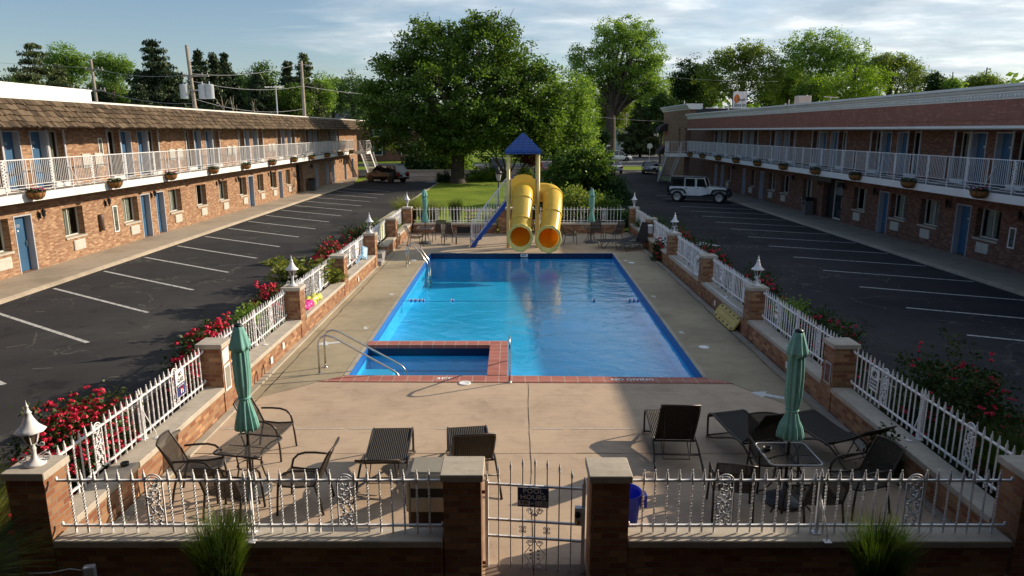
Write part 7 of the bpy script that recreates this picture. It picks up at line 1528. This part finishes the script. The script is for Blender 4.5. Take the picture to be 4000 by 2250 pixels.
house('far pale house glimpsed under the trees', 21, 200, 10, 8, 3, 2.2, simple('pale_siding',(.45,.46,.48),.8), GRf, [(-2,.8,1.2,1.3),(2,.8,1.2,1.3)], 0)
t = thing('stop_sign', 'octagonal stop sign seen from its grey back at the far street', 'road sign', (at(2528,108),108,0)); MB().bar((0,0,0),(0,0,2.6),.07).build('post', M_['jamb'], t)
m = MB(); pts = [(.42*cos(pi/8+k*pi/4), 2.75+.42*sin(pi/8+k*pi/4)) for k in range(8)]; m.prismy(pts, -.01, .01); m.build('sign_plate', simple('sign_back', (.4,.41,.42), .45, .4), t)
t = thing('mailbox', 'roadside mailbox on a post near the white SUV', 'mailbox', (at(2441,112),112.8,0)); MB().bar((0,0,0),(.1,0,1.1),.1).build('post', M_['wood'], t); MB().box(-.3,.3,-.12,.12,1.1,1.32).build('box', M_['black'], t)
t = thing('brick_planter', 'low brick planter at the foot of the far left stair', 'planter', (-15.2,81,0)); MB().box(-.9,.9,-.6,.6,0,.85).build('brickwork', M_['brick'], t); MB().box(-.95,.95,-.65,.65,.85,.93).build('coping', M_['cap'], t)
# ------------------------------------------------------------------ sky, sun, camera
SUN_EL = radians(23.0); SUN_AZ = atan2(.909, .417)   # from +Y towards +X
W = bpy.data.worlds.new('World'); SC.world = W; W.use_nodes = True; nt = W.node_tree; bg = nt.nodes['Background']; bg.inputs[1].default_value = SKY_STR
sky = nt.nodes.new('ShaderNodeTexSky'); sky.sky_type = 'NISHITA'; sky.sun_disc = False; sky.sun_elevation = SUN_EL; sky.sun_rotation = SUN_AZ; sky.air_density = 1.0; sky.dust_density = .6; sky.ozone_density = 3.0
tc = nt.nodes.new('ShaderNodeTexCoord'); sp = nt.nodes.new('ShaderNodeSeparateXYZ'); nt.links.new(tc.outputs['Generated'], sp.inputs[0])
mz = N(nt,'ShaderNodeMath',_operation='ADD'); nt.links.new(sp.outputs[2], mz.inputs[0]); mz.inputs[1].default_value = .10
mx_ = N(nt,'ShaderNodeMath',_operation='MAXIMUM'); nt.links.new(mz.outputs[0], mx_.inputs[0]); mx_.inputs[1].default_value = .02
dv = N(nt,'ShaderNodeVectorMath',_operation='DIVIDE'); nt.links.new(tc.outputs['Generated'], dv.inputs[0]); cb = nt.nodes.new('ShaderNodeCombineXYZ'); [nt.links.new(mx_.outputs[0], cb.inputs[i]) for i in range(3)]; nt.links.new(cb.outputs[0], dv.inputs[1])
mp = nt.nodes.new('ShaderNodeMapping'); mp.inputs['Rotation'].default_value = (0,0,.35); mp.inputs['Scale'].default_value = (.75,1.0,0); nt.links.new(dv.outputs[0], mp.inputs[0])
n1 = noise(nt, mp.outputs[0], .8, 8, .58, .5)
# more cloud towards +X
sx_ = N(nt,'ShaderNodeMath',_operation='MULTIPLY_ADD'); nt.links.new(sp.outputs[0], sx_.inputs[0]); sx_.inputs[1].default_value = .30; nt.links.new(n1, sx_.inputs[2])
cf = ramp(nt, sx_.outputs[0], [(.42,(0,0,0)),(.56,(.55,.55,.55)),(.74,(1,1,1))])
n2 = noise(nt, mp.outputs[0], 2.2, 6, .6); cc = ramp(nt, n2, [(.34,(4.0,4.9,5.7)),(.52,(6.2,6.8,7.2)),(.68,(10.2,10.2,10.0))])
skt = mix(nt, 1.0, sky.outputs[0], (1.1,1.05,1.02), 'MULTIPLY'); fin = mix(nt, cf.outputs[0], skt, cc.outputs[0]); nt.links.new(fin, bg.inputs[0])
sd = bpy.data.lights.new('sun', 'SUN'); sd.energy = SUN_STR; sd.angle = radians(.53); sd.color = (1.0,.84,.64); so = bpy.data.objects.new('sun', sd); COL.objects.link(so)
dirv = Vector((sin(SUN_AZ)*cos(SUN_EL), cos(SUN_AZ)*cos(SUN_EL), sin(SUN_EL))); so.rotation_euler = dirv.to_track_quat('Z','Y').to_euler(); so.location = (40,20,40)
cd = bpy.data.cameras.new('camera'); cam = bpy.data.objects.new('camera', cd); COL.objects.link(cam); cd.sensor_width = 36; cd.lens = 36*2773/4000; cd.clip_end = 3000; cd.clip_start = .1
cam.location = (0,0,5.0); cam.rotation_euler = (pi/2 - math.atan(615/2773), 0, 0); SC.camera = cam
SC.view_settings.view_transform = 'Standard'; SC.view_settings.look = 'None'; SC.view_settings.exposure = EXPO; SC.view_settings.gamma = 1; SC.view_settings.use_curve_mapping = False
SC.render.engine = 'CYCLES'; SC.cycles.transparent_max_bounces = 16; SC.cycles.max_bounces = 6
try: SC.cycles.use_denoising = True
except Exception: pass
